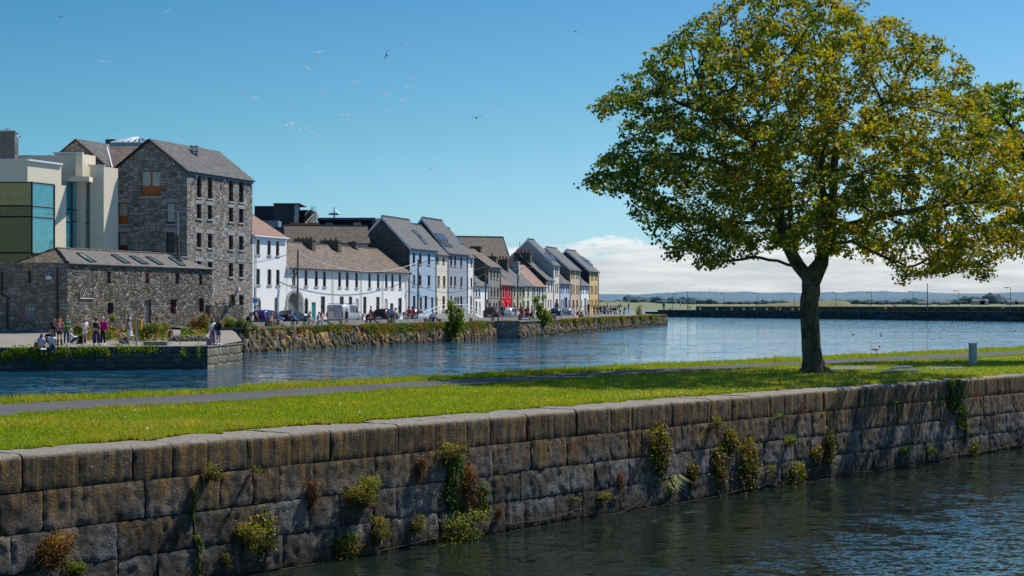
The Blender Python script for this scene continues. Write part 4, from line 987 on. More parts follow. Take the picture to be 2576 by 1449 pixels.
h9 = modern('town_house', 'low white house beside the yellow end house', 1460.2, 1482.5, zpx(1471, 718), 11.4, 8.0, 'house_white', 'slate', wins)
wins = W(Z4, [(x0, y0, x0 + 11, y1) for y0, y1 in ((768, 855), (940, 1022), (1105, 1192)) for x0 in (2304, 2323, 2353, 2372)])
h10 = modern('town_house', 'ochre yellow end house with dark slate-hung gable, last of the street', 1482.7, 1505.5, zpx(1494, 683), 13.4, 8.2, 'ochre', 'slate', wins, gable='slate_gable')
for q in (((2290, 693), (2330, 697), (2270, 630), (2230, 620)), ((2240, 650), (2275, 655), (2210, 590), (2175, 590))): skylight(h10['root'], *h10['roofplane'], [Z4((x, y, x, y))[:2] for x, y in q])
for hh, sub in ((hl, .4),): pass

# ------------------------------------------------------------------ buildings behind the row
def slab(name, label, parts, cat='building'):
 """parts: (part name, x0, x1, ytop, zbottom, Y, depth, material)"""
 p0 = parts[0]; root = empty(name, P((p0[1] + p0[2]) / 2, HY, p0[5]), label, cat); root.location.z = 2
 for (nm, x0, x1, yt, zb, Y, dp, mat) in parts:
  a, b_ = P(x0, yt, Y), P(x1, yt, Y); mb = MB(); mb.box(((a.x + b_.x) / 2, Y + dp / 2, zb), abs(b_.x - a.x), dp, a.z - zb); mb.build(nm, M[mat], root)
 return root
M['black_clad'] = plain('charcoal_cladding', (.022, .026, .034), .7, var=.25)
M['navy_clad'] = plain('slate_hung_wall', (.05, .062, .08), .75, var=.2, scale=8)
M['cedar'] = plain('cedar_boards', (.42, .17, .05), .6, var=.35, scale=2)
M['grey_rend'] = plain('grey_blue_render', (.2, .26, .3), .8)
Q = Z3
hot = slab('apartment_block', 'charcoal clad flat-roofed apartment block rising behind the white terrace', [
 ('penthouse', 640, 700, Q((0, 115, 0, 115))[1], 8, 226, 6, 'black_clad'), ('stair_core', 688.5, 740, Q((0, 85, 0, 0))[1], 8, 215, 6, 'navy_clad'), ('plant_room', 740.2, 783, Q((0, 170, 0, 0))[1], 8, 220, 6, 'black_clad'),
 ('link_wall', 650, 700, 555, 8, 210, 3, 'grey_rend'), ('upper_floor', 800, 936, Q((0, 292, 0, 0))[1], 8, 222, 8, 'black_clad'), ('lower_wall', 690, 725, 571, 8, 208, 3, 'navy_clad'), ('terrace_wall', 715, 905, Q((0, 418, 0, 0))[1], 8, 212, 3, 'black_clad')])
def slab_box(parent, nm, x0, x1, y0, y1, Y, dp, mat, sub=None):
 a, b_ = P(x0, y1, Y), P(x1, y0, Y); mb = MB(); mb.box(((a.x + b_.x) / 2, Y + dp / 2, a.z), b_.x - a.x, dp, b_.z - a.z); return mb.build(nm, M[mat], parent)
slab_box(hot, 'flat_roof', 796, 944, 547.5, 553.5, 220.5, 11, 'bluegrey'); slab_box(hot, 'flat_roof', 687, 753.5, 511, 513, 214.2, 7.6, 'gutter'); slab_box(hot, 'flat_roof', 930, 957, 549.5, 554, 224, 9, 'bluegrey')
for q in ((1147, 343, 1240, 408), (1525, 335, 1623, 405)):
 r = Q(q); wn = slab_box(hot, 'window', r[0], r[2], r[1], r[3], 221.9, .06, 'white_trim')
 for a, b_ in ((.04, .47), (.53, .96)): slab_box(wn, 'pane', lerp(r[0], r[2], a), lerp(r[0], r[2], b_), r[1] + .6, r[3] - .6, 221.84, .05, 'pale_glass')
r = Q((735, 98, 788, 262)); slab_box(hot, 'vent_grille', r[0], r[2], r[1], r[3], 214.9, .08, 'grey_metal')
r = Q((665, 340, 768, 412)); slab_box(hot, 'timber_screen', r[0], r[2], r[1], r[3], 209.5, .15, 'cedar', ); r = Q((768, 345, 1068, 410)); o = slab_box(hot, 'timber_screen', r[0], r[2], r[1], r[3], 210.6, .15, 'wood_orange')
b = MB(); s0, s1 = P(*Q((870, 345, 0, 0))[:2], 211), P(*Q((975, 235, 0, 0))[:2], 213.5)
for e in (0, .9): b.tube([s0 + Vector((e, e, 0)), s1 + Vector((e, e, 0))], .035, 4); b.tube([s0 + Vector((e, e, 1)), s1 + Vector((e, e, 1))], .02, 4)
for f_ in np.linspace(0, 1, 9): p = lerp(s0, s1, f_); b.tube([p, p + Vector((.9, .9, 0))], .03, 4); b.tube([p, p + Vector((0, 0, 1))], .025, 4)
for x in (955, 985, 1010, 1035): p = P(*Q((x, 235, 0, 0))[:2], 216); b.tube([p + Vector((0, 0, -1)), p + Vector((0, 0, 1.1 if x < 1020 else .3))], .03, 4)
b.build('roof_stair', M['gutter'], hot)
b = MB(); p0 = P(*Q((1265, 275, 0, 0))[:2], 224); p1 = P(*Q((1265, 133, 0, 0))[:2], 224); b.tube([p0, p1], [.12, .07], 6); e0, e1 = P(*Q((1178, 230, 0, 0))[:2], 224), P(*Q((1350, 230, 0, 0))[:2], 224)
b.tube([e0, lerp(e0, e1, .3) + Vector((0, 0, .06)), lerp(e0, e1, .7) + Vector((0, 0, .06)), e1], [.03, .17, .17, .03], 6); b.tube([p1 + Vector((0, 0, -.2)), e0], .015, 3); b.tube([p1 + Vector((0, 0, -.2)), e1], .015, 3)
mast = empty('roof_mast', p0, 'tall roof mast with stayed crossbar like a ship yard above the dark apartment block', 'mast'); b.build('mast', M['grey_metal'], mast)

def back_house(name, label, x0, x1, Y, ze, zr, dp, wmat, rmat, rot=0.0, gable=True):
 """gabled block facing the camera broadside: ridge across the picture"""
 A, B = P(x0, HY, Y), P(x1, HY, Y + rot); A, B = Vector((A.x, A.y)), Vector((B.x, B.y)); t = (B - A).normalized(); bk = Vector((-t.y, t.x))
 root = empty(name, (A.x, A.y, 2), label, 'house'); mb = MB()
 Wall(A, B, 2, ze).geom(mb); a = Wall(A + bk * dp, A, 2, ze); a.geom(mb, tops=[(dp / 2, zr)]); c = Wall(B, B + bk * dp, 2, ze); c.geom(mb, tops=[(dp / 2, zr)])
 mb.build('wall', M[wmat], root); r = MB(); Ra, Rb = A + bk * dp / 2 - t * .2, B + bk * dp / 2 + t * .25
 slope(r, v3(A - t * .2 - bk * .2, ze), v3(B + t * .25 - bk * .2, ze), v3(Rb, zr + .1), v3(Ra, zr + .1)); slope(r, v3(B + t * .25 + bk * (dp + .2), ze), v3(A - t * .2 + bk * (dp + .2), ze), v3(Ra, zr + .1), v3(Rb, zr + .1))
 ro = r.build('roof', M[rmat], root); k = MB(); k.tube([v3(Ra, zr + .12), v3(Rb, zr + .12)], .09, 6); k.build('ridge_tiles', M['gutter'], ro)
 if gable:
  v = MB(); p = v3(Rb + t * .05, zr + .05)
  for q in (v3(B + t * .3 - bk * .2, ze), v3(B + t * .3 + bk * (dp + .2), ze)): v.tube([p, q], .14, 4)
  v.build('verge_board', M['white_trim'], ro)
 return root, A, B, bk, ze, zr, dp, t
back_house('rear_house', 'brown tiled roof behind the chimneys of the white terrace', 722, 926, 199, 11.3, 13.35, 5, 'grey_cream', 'tile_brown', 2, False)
back_house('rear_house', 'large brown tiled house with cream gable end behind the grey plaster house', 1155, 1288, 272, 9.5, 15.1, 10, 'house_cream', 'tile_brown', 3)
g1 = MB()
gw_, GA, GB, *_ = back_house('rear_house', 'slate roofed house with white verge tucked behind the pale blue house', 880, 956, 216, 9.5, 14.0, 7, 'navy_clad', 'slate', 20, True)
back_house('rear_house', 'small dark slate roof behind the tall cream gable', 1290, 1330, 300, 10, 12.9, 6, 'slate_gable', 'slate', 0, False)
# ------------------------------------------------------------------ foliage made of many small leaves
LEAF = np.array([(0, -.5), (.18, -.2), (.5, -.12), (.3, .12), (.36, .42), (.08, .3), (0, .55), (-.08, .3), (-.36, .42), (-.3, .12), (-.5, -.12), (-.18, -.2)], dtype=np.float32)   # five-lobed
OVAL = np.array([(0, -.5), (.22, -.15), (.2, .2), (0, .5), (-.2, .2), (-.22, -.15)], dtype=np.float32)
BLADE = np.array([(-.06, 0), (.06, 0), (.04, .55), (0, 1.0), (-.04, .55)], dtype=np.float32)
def leaf_mesh(name, pos, size, nrm, cols, shape, mat, parent=None, updir=None, bend=.25):
 """one polygon per leaf; pos (n,3) world, size (n,), nrm (n,3), cols (n,3)"""
 n = len(pos); k = len(shape)
 nrm = nrm / (np.linalg.norm(nrm, axis=1, keepdims=True) + 1e-9)
 ref = rng.normal(size=(n, 3)) if updir is None else updir
 a = np.cross(ref, nrm); a /= (np.linalg.norm(a, axis=1, keepdims=True) + 1e-9)
 b = np.cross(nrm, a)
 sx = shape[:, 0][None, :, None]; sy = shape[:, 1][None, :, None]
 v = pos[:, None, :] + (a[:, None, :] * sx + b[:, None, :] * sy - nrm[:, None, :] * (bend * (sx ** 2 + sy ** 2 * .5))) * size[:, None, None]
 if parent is not None: v = v - np.array(parent.matrix_basis.translation)[None, None, :]
 v = v.reshape(-1, 3).astype(np.float32)
 me = bpy.data.meshes.new(name); me.vertices.add(n * k); me.vertices.foreach_set('co', v.ravel())
 me.loops.add(n * k); me.loops.foreach_set('vertex_index', np.arange(n * k, dtype=np.int32))
 me.polygons.add(n); me.polygons.foreach_set('loop_start', np.arange(0, n * k, k, dtype=np.int32)); me.polygons.foreach_set('loop_total', np.full(n, k, dtype=np.int32))
 me.materials.append(mat); me.update(calc_edges=True)
 ca = me.color_attributes.new('Col', 'FLOAT_COLOR', 'POINT')
 c = np.concatenate([np.repeat(cols, k, axis=0), np.ones((n * k, 1))], 1).astype(np.float32); ca.data.foreach_set('color', c.ravel())
 o = bpy.data.objects.new(name, me); link(o)
 if parent is not None: o.parent = parent
 return o
M['leaf'] = foliage('leaf_blade', .45); M['grass'] = foliage('grass_blade', .4)
GREEN = [(.08, .14, .016), (.12, .18, .02), (.16, .2, .025)]
OCHRE = [(.3, .2, .022), (.36, .18, .028), (.22, .19, .025), (.4, .26, .035)]
RUST = [(.36, .12, .03), (.28, .09, .025), (.22, .13, .025)]
LIME = [(.2, .28, .025), (.28, .31, .03), (.14, .21, .018)]
IVY = [(.05, .11, .014), (.08, .16, .018), (.15, .22, .025)]
PINK = [(.45, .08, .12), (.5, .12, .12), (.3, .06, .05)]
def pick(pal, n, jit=.25):
 p = np.array(pal); i = rng.integers(0, len(p), n); return p[i] * rng.uniform(1 - jit, 1 + jit, (n, 1))
def clump_cloud(c, r, n, k=9, flat=.55, seed=None):
 """points gathered in sub-clumps inside an ellipsoid"""
 cc = rng.normal(size=(k, 3)); cc /= np.linalg.norm(cc, axis=1, keepdims=True); cc *= rng.uniform(.25, .8, (k, 1))
 rr = rng.uniform(.25, .5, k); i = rng.integers(0, k, n)
 d = rng.normal(size=(n, 3)); d /= np.linalg.norm(d, axis=1, keepdims=True); d *= rng.uniform(.3, 1, (n, 1)) ** .5
 p = cc[i] + d * rr[i][:, None]
 return np.array(c)[None] + p * np.array(r)[None], d, i
def bush(name, label, c, r, n, pals, leaf=.1, shape=OVAL, cat='bush', group=None, flowers=0, k=12, fpal=PINK, stems=True):
 """c: foot centre, r: radii"""
 root = empty(name, c, label, cat, group)
 mid_ = (c[0], c[1], c[2] + r[2] * .95)
 p, d, i = clump_cloud(mid_, r, n, k)
 hue = rng.integers(0, len(pals), k)
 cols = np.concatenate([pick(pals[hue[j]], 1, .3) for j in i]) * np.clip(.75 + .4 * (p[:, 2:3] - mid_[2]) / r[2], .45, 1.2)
 nr = d + np.array([0, 0, .7]) + rng.normal(size=(n, 3)) * .5
 p[:, 2] = np.maximum(p[:, 2], c[2] + .02)
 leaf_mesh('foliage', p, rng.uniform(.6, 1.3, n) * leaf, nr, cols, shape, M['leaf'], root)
 if flowers:
  fp, fd, _ = clump_cloud(mid_, [q * 1.06 for q in r], flowers, 7); leaf_mesh('blossom', fp, rng.uniform(.6, 1.3, flowers) * leaf * .9, fd + np.array([.3, -.6, .4]), pick(fpal, flowers), OVAL, M['leaf'], root)
 if stems:
  mb = MB()
  for q in range(6):
   a = random.uniform(0, 6.28); e = (c[0] + math.cos(a) * r[0] * .6, c[1] + math.sin(a) * r[1] * .6, c[2] + r[2] * random.uniform(.8, 1.5))
   mb.tube([(c[0] + math.cos(a) * .05, c[1] + math.sin(a) * .05, c[2] - .05), lerp(Vector(c), Vector(e), .5) + Vector((0, 0, .1)), e], [.025, .018, .008], 4)
  mb.build('stem', M['wood_pole'], root)
 return root

# ------------------------------------------------------------------ lower quay
def qz(Y): return 1.42 + .02 * max(0.0, min(24.0, Y - 108)) if Y < 140 else 1.9
def quay_ground_mat(name, a, b):
 t = NT(name); p = t.pos(); n = t.noise(p, .35, 6, .6); m = t.noise(p, 6, 5, .65)
 c = t.ramp(n, [(.3, a), (.7, b)]); c = t.mix(t.math('MULTIPLY', m, .45), c, tuple(q * .45 for q in a)); t.pbsdf(c, .9, t.bump(m, .4, .02)); return t.mat
M['quay_paving'] = quay_ground_mat('worn_quay_paving', (.26, .235, .19), (.36, .33, .27))
M['street'] = quay_ground_mat('grey_street_paving', (.24, .235, .22), (.33, .32, .3))
Q0, Q1, Q2 = Vector((-40, 99.6)), Vector((-19.05, 106.8)), Vector((-18.3, 115.8))
mb = MB()
ys = [99.6, 106.8, 108, 115.8, 120, 126, 132, 143.2]
def qx_right(Y): return float(np.interp(Y, [99, 106.8, 115.8, 143.2], [-21, -19.05, -18.3, -23.5]))
N = 24
front = lambda x: 99.6 + (x + 40) / (40 - 19.05) * 7.2
grid = []
for j in range(N + 1):
 row = []
 for i in range(N + 1):
  f = j / N; xl = -75; 
  u = i / N
  yb = 143.2; x0 = lerp(-62.0, -19.05, u); y0 = front(x0) if x0 > -62.1 else 92
  xb = lerp(-75.0, -23.5, u); x = lerp(x0, xb, f); y = lerp(y0, yb, f)
  if u == 1: y = lerp(106.8, 143.2, f); x = qx_right(y)
  row.append((x, y, qz(y)))
 grid.append(row)
for j in range(N):
 for i in range(N): mb.quad(grid[j][i], grid[j][i + 1], grid[j + 1][i + 1], grid[j + 1][i])
tag(mb.build('lower_quay_ground', M['quay_paving']), kind='structure')
root = empty('lower_quay_wall', (-25, 103, 0), 'dark block quay wall in shade under the seated couple, with a sunlit end', 'quay wall')
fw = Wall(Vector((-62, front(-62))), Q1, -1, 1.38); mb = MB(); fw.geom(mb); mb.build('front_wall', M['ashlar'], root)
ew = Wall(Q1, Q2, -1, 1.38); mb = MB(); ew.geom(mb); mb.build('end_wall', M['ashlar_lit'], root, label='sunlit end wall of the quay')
mb = MB()
for (a, b_, k) in ((Vector((-62, front(-62))), Q1, 30), (Q1, Q2, 6)):
 t = (b_ - a).normalized(); L = (b_ - a).length / k
 for i in range(k): q = a + t * (i + .5) * L + Vector((-t.y, t.x)) * .3; mb.box((q.x, q.y, 1.381), L - .015, .7, .075 + random.uniform(-.008, .008), (t.x, t.y))
mb.build('edge_stones', M['concrete_dark'], root)
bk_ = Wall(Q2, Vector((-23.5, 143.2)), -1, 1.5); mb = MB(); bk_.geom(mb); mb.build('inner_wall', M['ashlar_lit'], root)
b = MB()
q0, q1 = ground(363, 868, 1.46), ground(422, 868, 1.46); b.box((*((q0 + q1) / 2).xy, 1.44), (q1 - q0).length, .5, .24)
bl = b.build('concrete_kerb_block', M['concrete_dark']); tag(bl, 'long low concrete block lying on the lower quay right of the yellow sign', 'kerb block')

# ------------------------------------------------------------------ rock embankment under the street
E = [(-27.0, 143.5), (-23.0, 144.0), (-15.2, 167.0), (-7.0, 191.0), (-2.15, 205.4), (.77, 205.6), (6.26, 233.7), (13.0, 270.0), (21.3, 306.7), (31.7, 350.0), (30.0, 362.0), (18.0, 372.0)]
E_lane = [(-23.6, 144.0), (-15.2, 167.0), (-7.0, 191.0), (-2.15, 205.4), (1.5, 216), (6.26, 233.7), (13.0, 270.0), (21.3, 306.7), (31.7, 350.0)]
def offset_line(pts, d):
 out = []
 for i, p in enumerate(pts):
  a = pts[max(i - 1, 0)]; b_ = pts[min(i + 1, len(pts) - 1)]; dx, dy = b_[0] - a[0], b_[1] - a[1]; l = math.hypot(dx, dy)
  out.append((p[0] - dy / l * d, p[1] + dx / l * d))
 return out
def lane(x, d):
 """point d metres inland of the quay edge, under picture column x"""
 return Vector(ray_line(x, offset_line(E_lane, d)))
def lane_dir(x):
 a, b_ = lane(x - 3, 1), lane(x + 3, 1); return (b_ - a).normalized()
ico = bmesh.new(); bmesh.ops.create_icosphere(ico, subdivisions=2, radius=1); ICO_V = np.array([v.co[:] for v in ico.verts]); ICO_F = [tuple(v.index for v in f.verts) for f in ico.faces]; ico.free()
ico = bmesh.new(); bmesh.ops.create_icosphere(ico, subdivisions=1, radius=1); ICO1_V = np.array([v.co[:] for v in ico.verts]); ICO1_F = [tuple(v.index for v in f.verts) for f in ico.faces]; ico.free()
def rock_mat():
 t = NT('embankment_rock'); a = t.n('Attribute', attribute_name='Col'); p = t.pos(); n = t.noise(p, 3.2, 6, .65); m = t.noise(p, .7, 4, .6)
 c = t.mix(t.math('MULTIPLY', t.ramp(n, [(.35, 0), (.7, 1)]), .6), (a, 0), t.mix(1.0, (a, 0), (.4, .36, .3), 'MULTIPLY'))
 sep = t.n('SeparateXYZ', {0: p}); z = t.math('ADD', (sep, 2), t.math('MULTIPLY', t.math('SUBTRACT', m, .5), .8))
 c = t.mix(t.ramp(z, [(.15, .85), (.75, 0)]), c, (.055, .04, .022))
 c = t.mix(t.math('MULTIPLY', t.ramp(z, [(.0, 1), (.2, 0)]), t.ramp(m, [(.5, 0), (.58, .9)])), c, (.3, .33, .02))
 t.pbsdf(c, .85, t.bump(n, .7, .06)); return t.mat
M['rock'] = rock_mat()
ROCKC = [(.42, .26, .09), (.3, .2, .1), (.5, .32, .12), (.16, .13, .095), (.27, .23, .17), (.2, .13, .06), (.13, .115, .09)]
def embankment():
 root = empty('rock_embankment', (-7, 191, 0), 'long sloping embankment of rough brown rocks below the street edge', 'embankment')
 V, F, C = [], [], []
 cum = [0]
 for i in range(len(E) - 1): cum.append(cum[-1] + math.dist(E[i], E[i + 1]))
 def at(s):
  i = min(max(0, int(np.searchsorted(cum, s) - 1)), len(E) - 2); f = (s - cum[i]) / (cum[i + 1] - cum[i])
  dx, dy = E[i + 1][0] - E[i][0], E[i + 1][1] - E[i][1]; l = math.hypot(dx, dy)
  return lerp(E[i][0], E[i + 1][0], f), lerp(E[i][1], E[i + 1][1], f), (dx / l, dy / l), (dy / l, -dx / l), i
 s = 0.0
 while s < cum[-1]:
  x, y, t, n, seg = at(s); masonry = seg >= 4
  z = -.35; step = .42
  while z < 2.0:
   big = random.uniform(.75, 1.5) * (.95 if z < 1.1 else .55) * (1.0 if not masonry else .6)
   rx, rz, ry = .34 * big, random.uniform(.36, .62) * big * (1 if z < 1.2 else .7), .3 * big
   if seg == 4: rx, rz, ry = .3, .14, .08
   px, py, tt, nn, sg = at(s + random.uniform(-.25, .25))
   batter = .55 * (1.9 - z) / 2.2 * (0 if sg == 4 else (1 if not masonry else .5))
   out_ = batter - .18 + random.uniform(-.08, .12) * (0 if sg == 4 else 1)
   base = ICO1_V if y > 235 else ICO_V; fc = ICO1_F if y > 235 else ICO_F
   d = 1 + .42 * np.array([mnoise.noise(Vector(q * 1.4) + Vector((s * 3, z * 5, 0))) for q in base])
   cut = np.sign(base) * np.abs(base) ** .7
   q = cut * d[:, None] * np.array([rx, ry, rz])
   a = random.uniform(-.45, .45); ca, sa = math.cos(a), math.sin(a)
   q = np.stack([q[:, 0] * ca - q[:, 2] * sa, q[:, 1], q[:, 0] * sa + q[:, 2] * ca], 1)
   wx = px + nn[0] * out_ + q[:, 0] * tt[0] + q[:, 1] * nn[0]; wy = py + nn[1] * out_ + q[:, 0] * tt[1] + q[:, 1] * nn[1]
   o = len(V); V += list(zip(wx, wy, np.minimum(z + .2 + q[:, 2], 2.06))); F += [tuple(i + o for i in f) for f in fc]
   c = np.array(random.choice(ROCKC)) * random.uniform(.6, 1.15)
   if masonry and sg > 4: c = c * .5 + np.array((.24, .2, .15)) * .5
   if sg == 4: c = np.array((.07, .07, .066))  # jog facing the camera: its shade is put into the stone colour
   C += [(*c, 1)] * len(base)
   z += rz * 1.25 if sg != 4 else .22
  s += .5 if not masonry else (.46 if seg == 4 else .42)
 o = obj('rocks', V, F, M['rock'], root); ca = o.data.color_attributes.new('Col', 'FLOAT_COLOR', 'POINT'); ca.data.foreach_set('color', np.array(C, dtype=np.float32).ravel())
 mb = MB()
 for i in range(len(E) - 1):
  a, b_ = E[i], E[i + 1]; dx, dy = b_[0] - a[0], b_[1] - a[1]; l = math.hypot(dx, dy); nx, ny = dy / l, -dx / l
  k = .05 if i == 4 else -.15
  p = [(a[0] + nx * k, a[1] + ny * k), (b_[0] + nx * k, b_[1] + ny * k)]
  mb.quad((*p[0], -1), (*p[1], -1), (*p[1], 2.0), (*p[0], 2.0), [(0, -1), (l, -1), (l, 2), (0, 2)])
 mb.build('backing_wall', M['rubble_dark'], root)
 mb = MB(); prev = None
 for i in range(len(E) - 1):
  a, b_ = Vector(E[i]), Vector(E[i + 1]); l = (b_ - a).length; t = (b_ - a) / l; k = max(1, int(l / 2.4))
  for j in range(k):
   q = a + t * l * (j + .5) / k + Vector((-t.y, t.x)) * .22; mb.box((q.x, q.y, 1.98), l / k - .02, .75, .14 + random.uniform(-.015, .015), (t.x, t.y))
 mb.build('edge_stones', M['concrete_dark'], root)
embankment()
# street surface between the embankment edge and the houses
mb = MB()
inner = offset_line(E_lane, .4); outer = [(-33, 151), (-25.5, 166), (-18, 186), (-12.3, 203), (-9, 213), (-3.5, 232), (6.5, 271), (15.5, 303), (22, 352)]
for i in range(len(inner) - 1):
 for a in range(4):
  f0, f1 = a / 4, (a + 1) / 4
  p = [lerp(Vector(inner[i]), Vector(outer[i]), f0), lerp(Vector(inner[i + 1]), Vector(outer[i + 1]), f0), lerp(Vector(inner[i + 1]), Vector(outer[i + 1]), f1), lerp(Vector(inner[i]), Vector(outer[i]), f1)]
  mb.quad(*[v3(q, RZ + .004) for q in p])
mb.quad(v3(Vector((-27, 143.6)), RZ), v3(Vector((-23.4, 144.1)), RZ), v3(Vector(outer[1]), RZ), v3(Vector(outer[0]), RZ))
tag(mb.build('street', M['street']), kind='structure')
mb = MB(); mb.add([(22, 352, RZ + .0), (31.5, 350, RZ), (29.8, 361.5, RZ), (18, 372, RZ), (8, 372, RZ), (13, 310, RZ), (17, 310, RZ)], [tuple(range(7))]); tag(mb.build('quay_green', M['lawn']), kind='structure')
# ground behind the houses so nothing stands in the water
mb = MB(); mb.add([(-90, 143.3, 1.89), (-27.2, 143.4, 1.89), (-33, 151, 2.05), (-12.3, 203, 2.05), (15.5, 303, 2.05), (17, 372, 2.05), (-20, 420, 2.05), (-160, 420, 2.05)], [tuple(range(8))]); tag(mb.build('ground', M['street']), kind='structure')
# low concrete sitting wall along the street edge, in separate lengths
M['bench_wall'] = plain('pale_weathered_concrete', (.3, .285, .255), .9, var=.3, scale=1.5, bump=.5)
for a, b_, lab in ((621, 661, 'low concrete sitting wall behind the seated trio in front of the blue car'), (676, 690, 'short low wall under the man in grey shirt and shorts'), (698, 970, 'longest low concrete sitting wall, in front of the van'), (985, 1061, 'low concrete wall in front of the white hatchback'), (1071, 1098, 'short low wall under the pair in dark clothes'), (1105, 1150, 'low concrete wall left behind the small wall tree'), (1184, 1232, 'low concrete wall below the ramp and the orange lifebuoy box'), (1240, 1300, 'low wall beside the parking meter'), (1322, 1348, 'short low wall right of the seated navy figure'), (1396, 1440, 'low dark wall by the far parked cars'), (1462, 1545, 'far low wall along the crowd')):
 p, q = lane(a, .75), lane(b_, .75); mb = MB(); t = (q - p).normalized(); n_ = max(1, int((q - p).length / 2.0)); L = (q - p).length / n_
 for i in range(n_): c = p + t * (i + .5) * L; mb.box((c.x, c.y, 2.08), L - .012, .42, .44 + random.uniform(-.01, .01), (t.x, t.y))
 o = mb.build('sitting_wall', M['bench_wall']); tag(o, lab, 'low wall', 'low concrete walls along the street edge')
# hanging grass and wall plants along the top of the rocks
def fringe():
 pts, cols, sz = [], [], []
 cum = np.cumsum([0] + [math.dist(E_lane[i], E_lane[i + 1]) for i in range(len(E_lane) - 1)])
 for s in np.arange(1, cum[-1] - 5, .05):
  dens = mnoise.noise(Vector((s * .23, 0, 5))) + .45 * mnoise.noise(Vector((s * .9, 3, 5)))
  dens += .25 if s < 70 else -.15
  if 62.5 < s < 66: continue
  if dens < -.15: continue
  i = min(int(np.searchsorted(cum, s, 'right') - 1), len(E_lane) - 2); f = (s - cum[i]) / (cum[i + 1] - cum[i]); x, y = lerp(E_lane[i][0], E_lane[i + 1][0], f), lerp(E_lane[i][1], E_lane[i + 1][1], f)
  dx, dy = E_lane[i + 1][0] - E_lane[i][0], E_lane[i + 1][1] - E_lane[i][1]; l = math.hypot(dx, dy)
  for k in range(int(20 + 50 * max(0, dens))):
   drop = abs(rng.normal()) * .62 * (.6 + dens); o_ = .1 + rng.uniform(-.05, .45)
   pts.append((x + dy / l * o_ + rng.normal() * .08, y - dx / l * o_ + rng.normal() * .08, 2.12 - drop + rng.uniform(0, .2) * max(.2, dens))); sz.append(rng.uniform(.08, .2))
   h = mnoise.noise(Vector((s * .5, 9, 1)))
   cols.append(np.array(random.choice(OCHRE if h > .0 else (GREEN if h < -.2 else LIME))) * rng.uniform(.5, 1.0))
 p = np.array(pts); n = len(p)
 o = leaf_mesh('hanging_grass', p, np.array(sz), rng.normal(size=(n, 3)) + np.array([.7, -.5, .6]), np.array(cols), OVAL, M['leaf']); tag(o, kind='stuff')
fringe()
# flowering bushes by the rubble building, each its own plant
BUSH = [(800, 1020, 120, 150, 'red tinged bush at the corner of the rubble building behind the man in white', 2, [GREEN, OCHRE, RUST]), (890, 1020, 110, 110, 'ochre green bush between the two groups standing on the quay', 0, [OCHRE, GREEN]), (975, 880, 90, 110, 'thin ochre bush high against the wall behind the red haired woman', 0, [OCHRE, LIME]),
  (1110, 1020, 150, 130, 'low ochre and green bush right of the magenta jacket', 0, [LIME, OCHRE]), (1260, 1015, 120, 110, 'low leafy bush behind the person seated on the ground', 0, [OCHRE, GREEN]), (1420, 1020, 130, 150, 'green bush just right of the yellow sign', 1, [LIME, GREEN]), (1545, 1025, 190, 190, 'large bush covered in pink blossom, middle of the flower bed', 3, [GREEN, LIME]),
  (1690, 1010, 120, 150, 'ochre bush right of the pink blossom bush', 0, [OCHRE, LIME]), (1880, 1000, 120, 110, 'small bush of pink flowers near the two standing women', 2, [GREEN, LIME]), (2020, 990, 190, 200, 'tall red tinged flowering bush left of the two standing women', 3, [OCHRE, LIME, RUST]), (1760, 905, 110, 90, 'dry ochre bush low against the rubble wall', 0, [OCHRE]),
  (2330, 960, 190, 150, 'broad dense green bush below the yard wall', 0, [LIME, GREEN]), (2470, 960, 170, 150, 'dense green bush nearest the rocks', 0, [GREEN, LIME]), (2260, 990, 90, 110, 'small green bush right behind the woman in denim shorts', 0, [LIME])]
for x, yb, w_, h_, lab, fl, pal in BUSH:
 X_, Y_ = x / 4.0, 603.7 + yb / 4.0
 far = x > 2200
 c = ground(X_, Y_, 1.5) if not far else P(X_, Y_, 144.5)
 if far: c.z = min(c.z, 2.3)
 s_ = c.y / K / 4.0
 bush('flower_bush' if fl else 'bush', lab, c, (w_ * s_ * .8, w_ * s_ * .62, h_ * s_ * .66), int(w_ * h_ / 8), pal, .1, group='bushes along the rubble building', flowers=int(fl * 70))
bush('wall_shrub', 'yellow green shrub growing out of the rubble wall on its own ledge', ground(282, 822, 1.9) if False else P(282, 812, 133.2), (.42, .3, .36), 420, [LIME, OCHRE], .1)
bush('wall_shrub', 'small dry tuft growing below the carved panel beside the building corner', P(190, 744, 133.2), (.3, .2, .35), 160, [OCHRE, GREEN], .08)
bush('wall_shrub', 'small rusty tuft on the rubble wall right of the barred door', P(395, 805, 142.8), (.3, .2, .22), 160, [OCHRE, LIME], .08)
# low ground cover filling the bed at the foot of the building
n_ = 9000; xs_ = rng.uniform(178, 606, n_); fy = rng.uniform(0, 1, n_) ** .8
keep = np.array([mnoise.noise(Vector((x * .035, 2.2, 0))) > -.25 for x in xs_]); xs_, fy = xs_[keep], fy[keep]; P_ = []
for x, f_ in zip(xs_, fy):
 a = ground(x, 858.5, 1.6) if x < 545 else P(x, 850, 143.5); u = max(0, x - 170) / 365; wall_y = lerp(132.2, 152.2, min(1, u)); b_ = Vector((wall_y * (x - CX) / K, wall_y, 1.95)) if x < 545 else P(x, 815, 146.8)
 q = lerp(a, b_, f_ * (.5 if x < 545 else 1)); P_.append((q.x, q.y, q.z + abs(rng.normal()) * (.28 if x < 545 else .2)))
P_ = np.array(P_); hue = np.array([mnoise.noise(Vector((x * .05, 7.7, 0))) for x in xs_])
cols_ = np.where((hue > .12)[:, None], pick(OCHRE, len(P_)), np.where((hue < -.12)[:, None], pick(GREEN, len(P_)), pick(LIME, len(P_)))) * rng.uniform(.5, 1, (len(P_), 1))
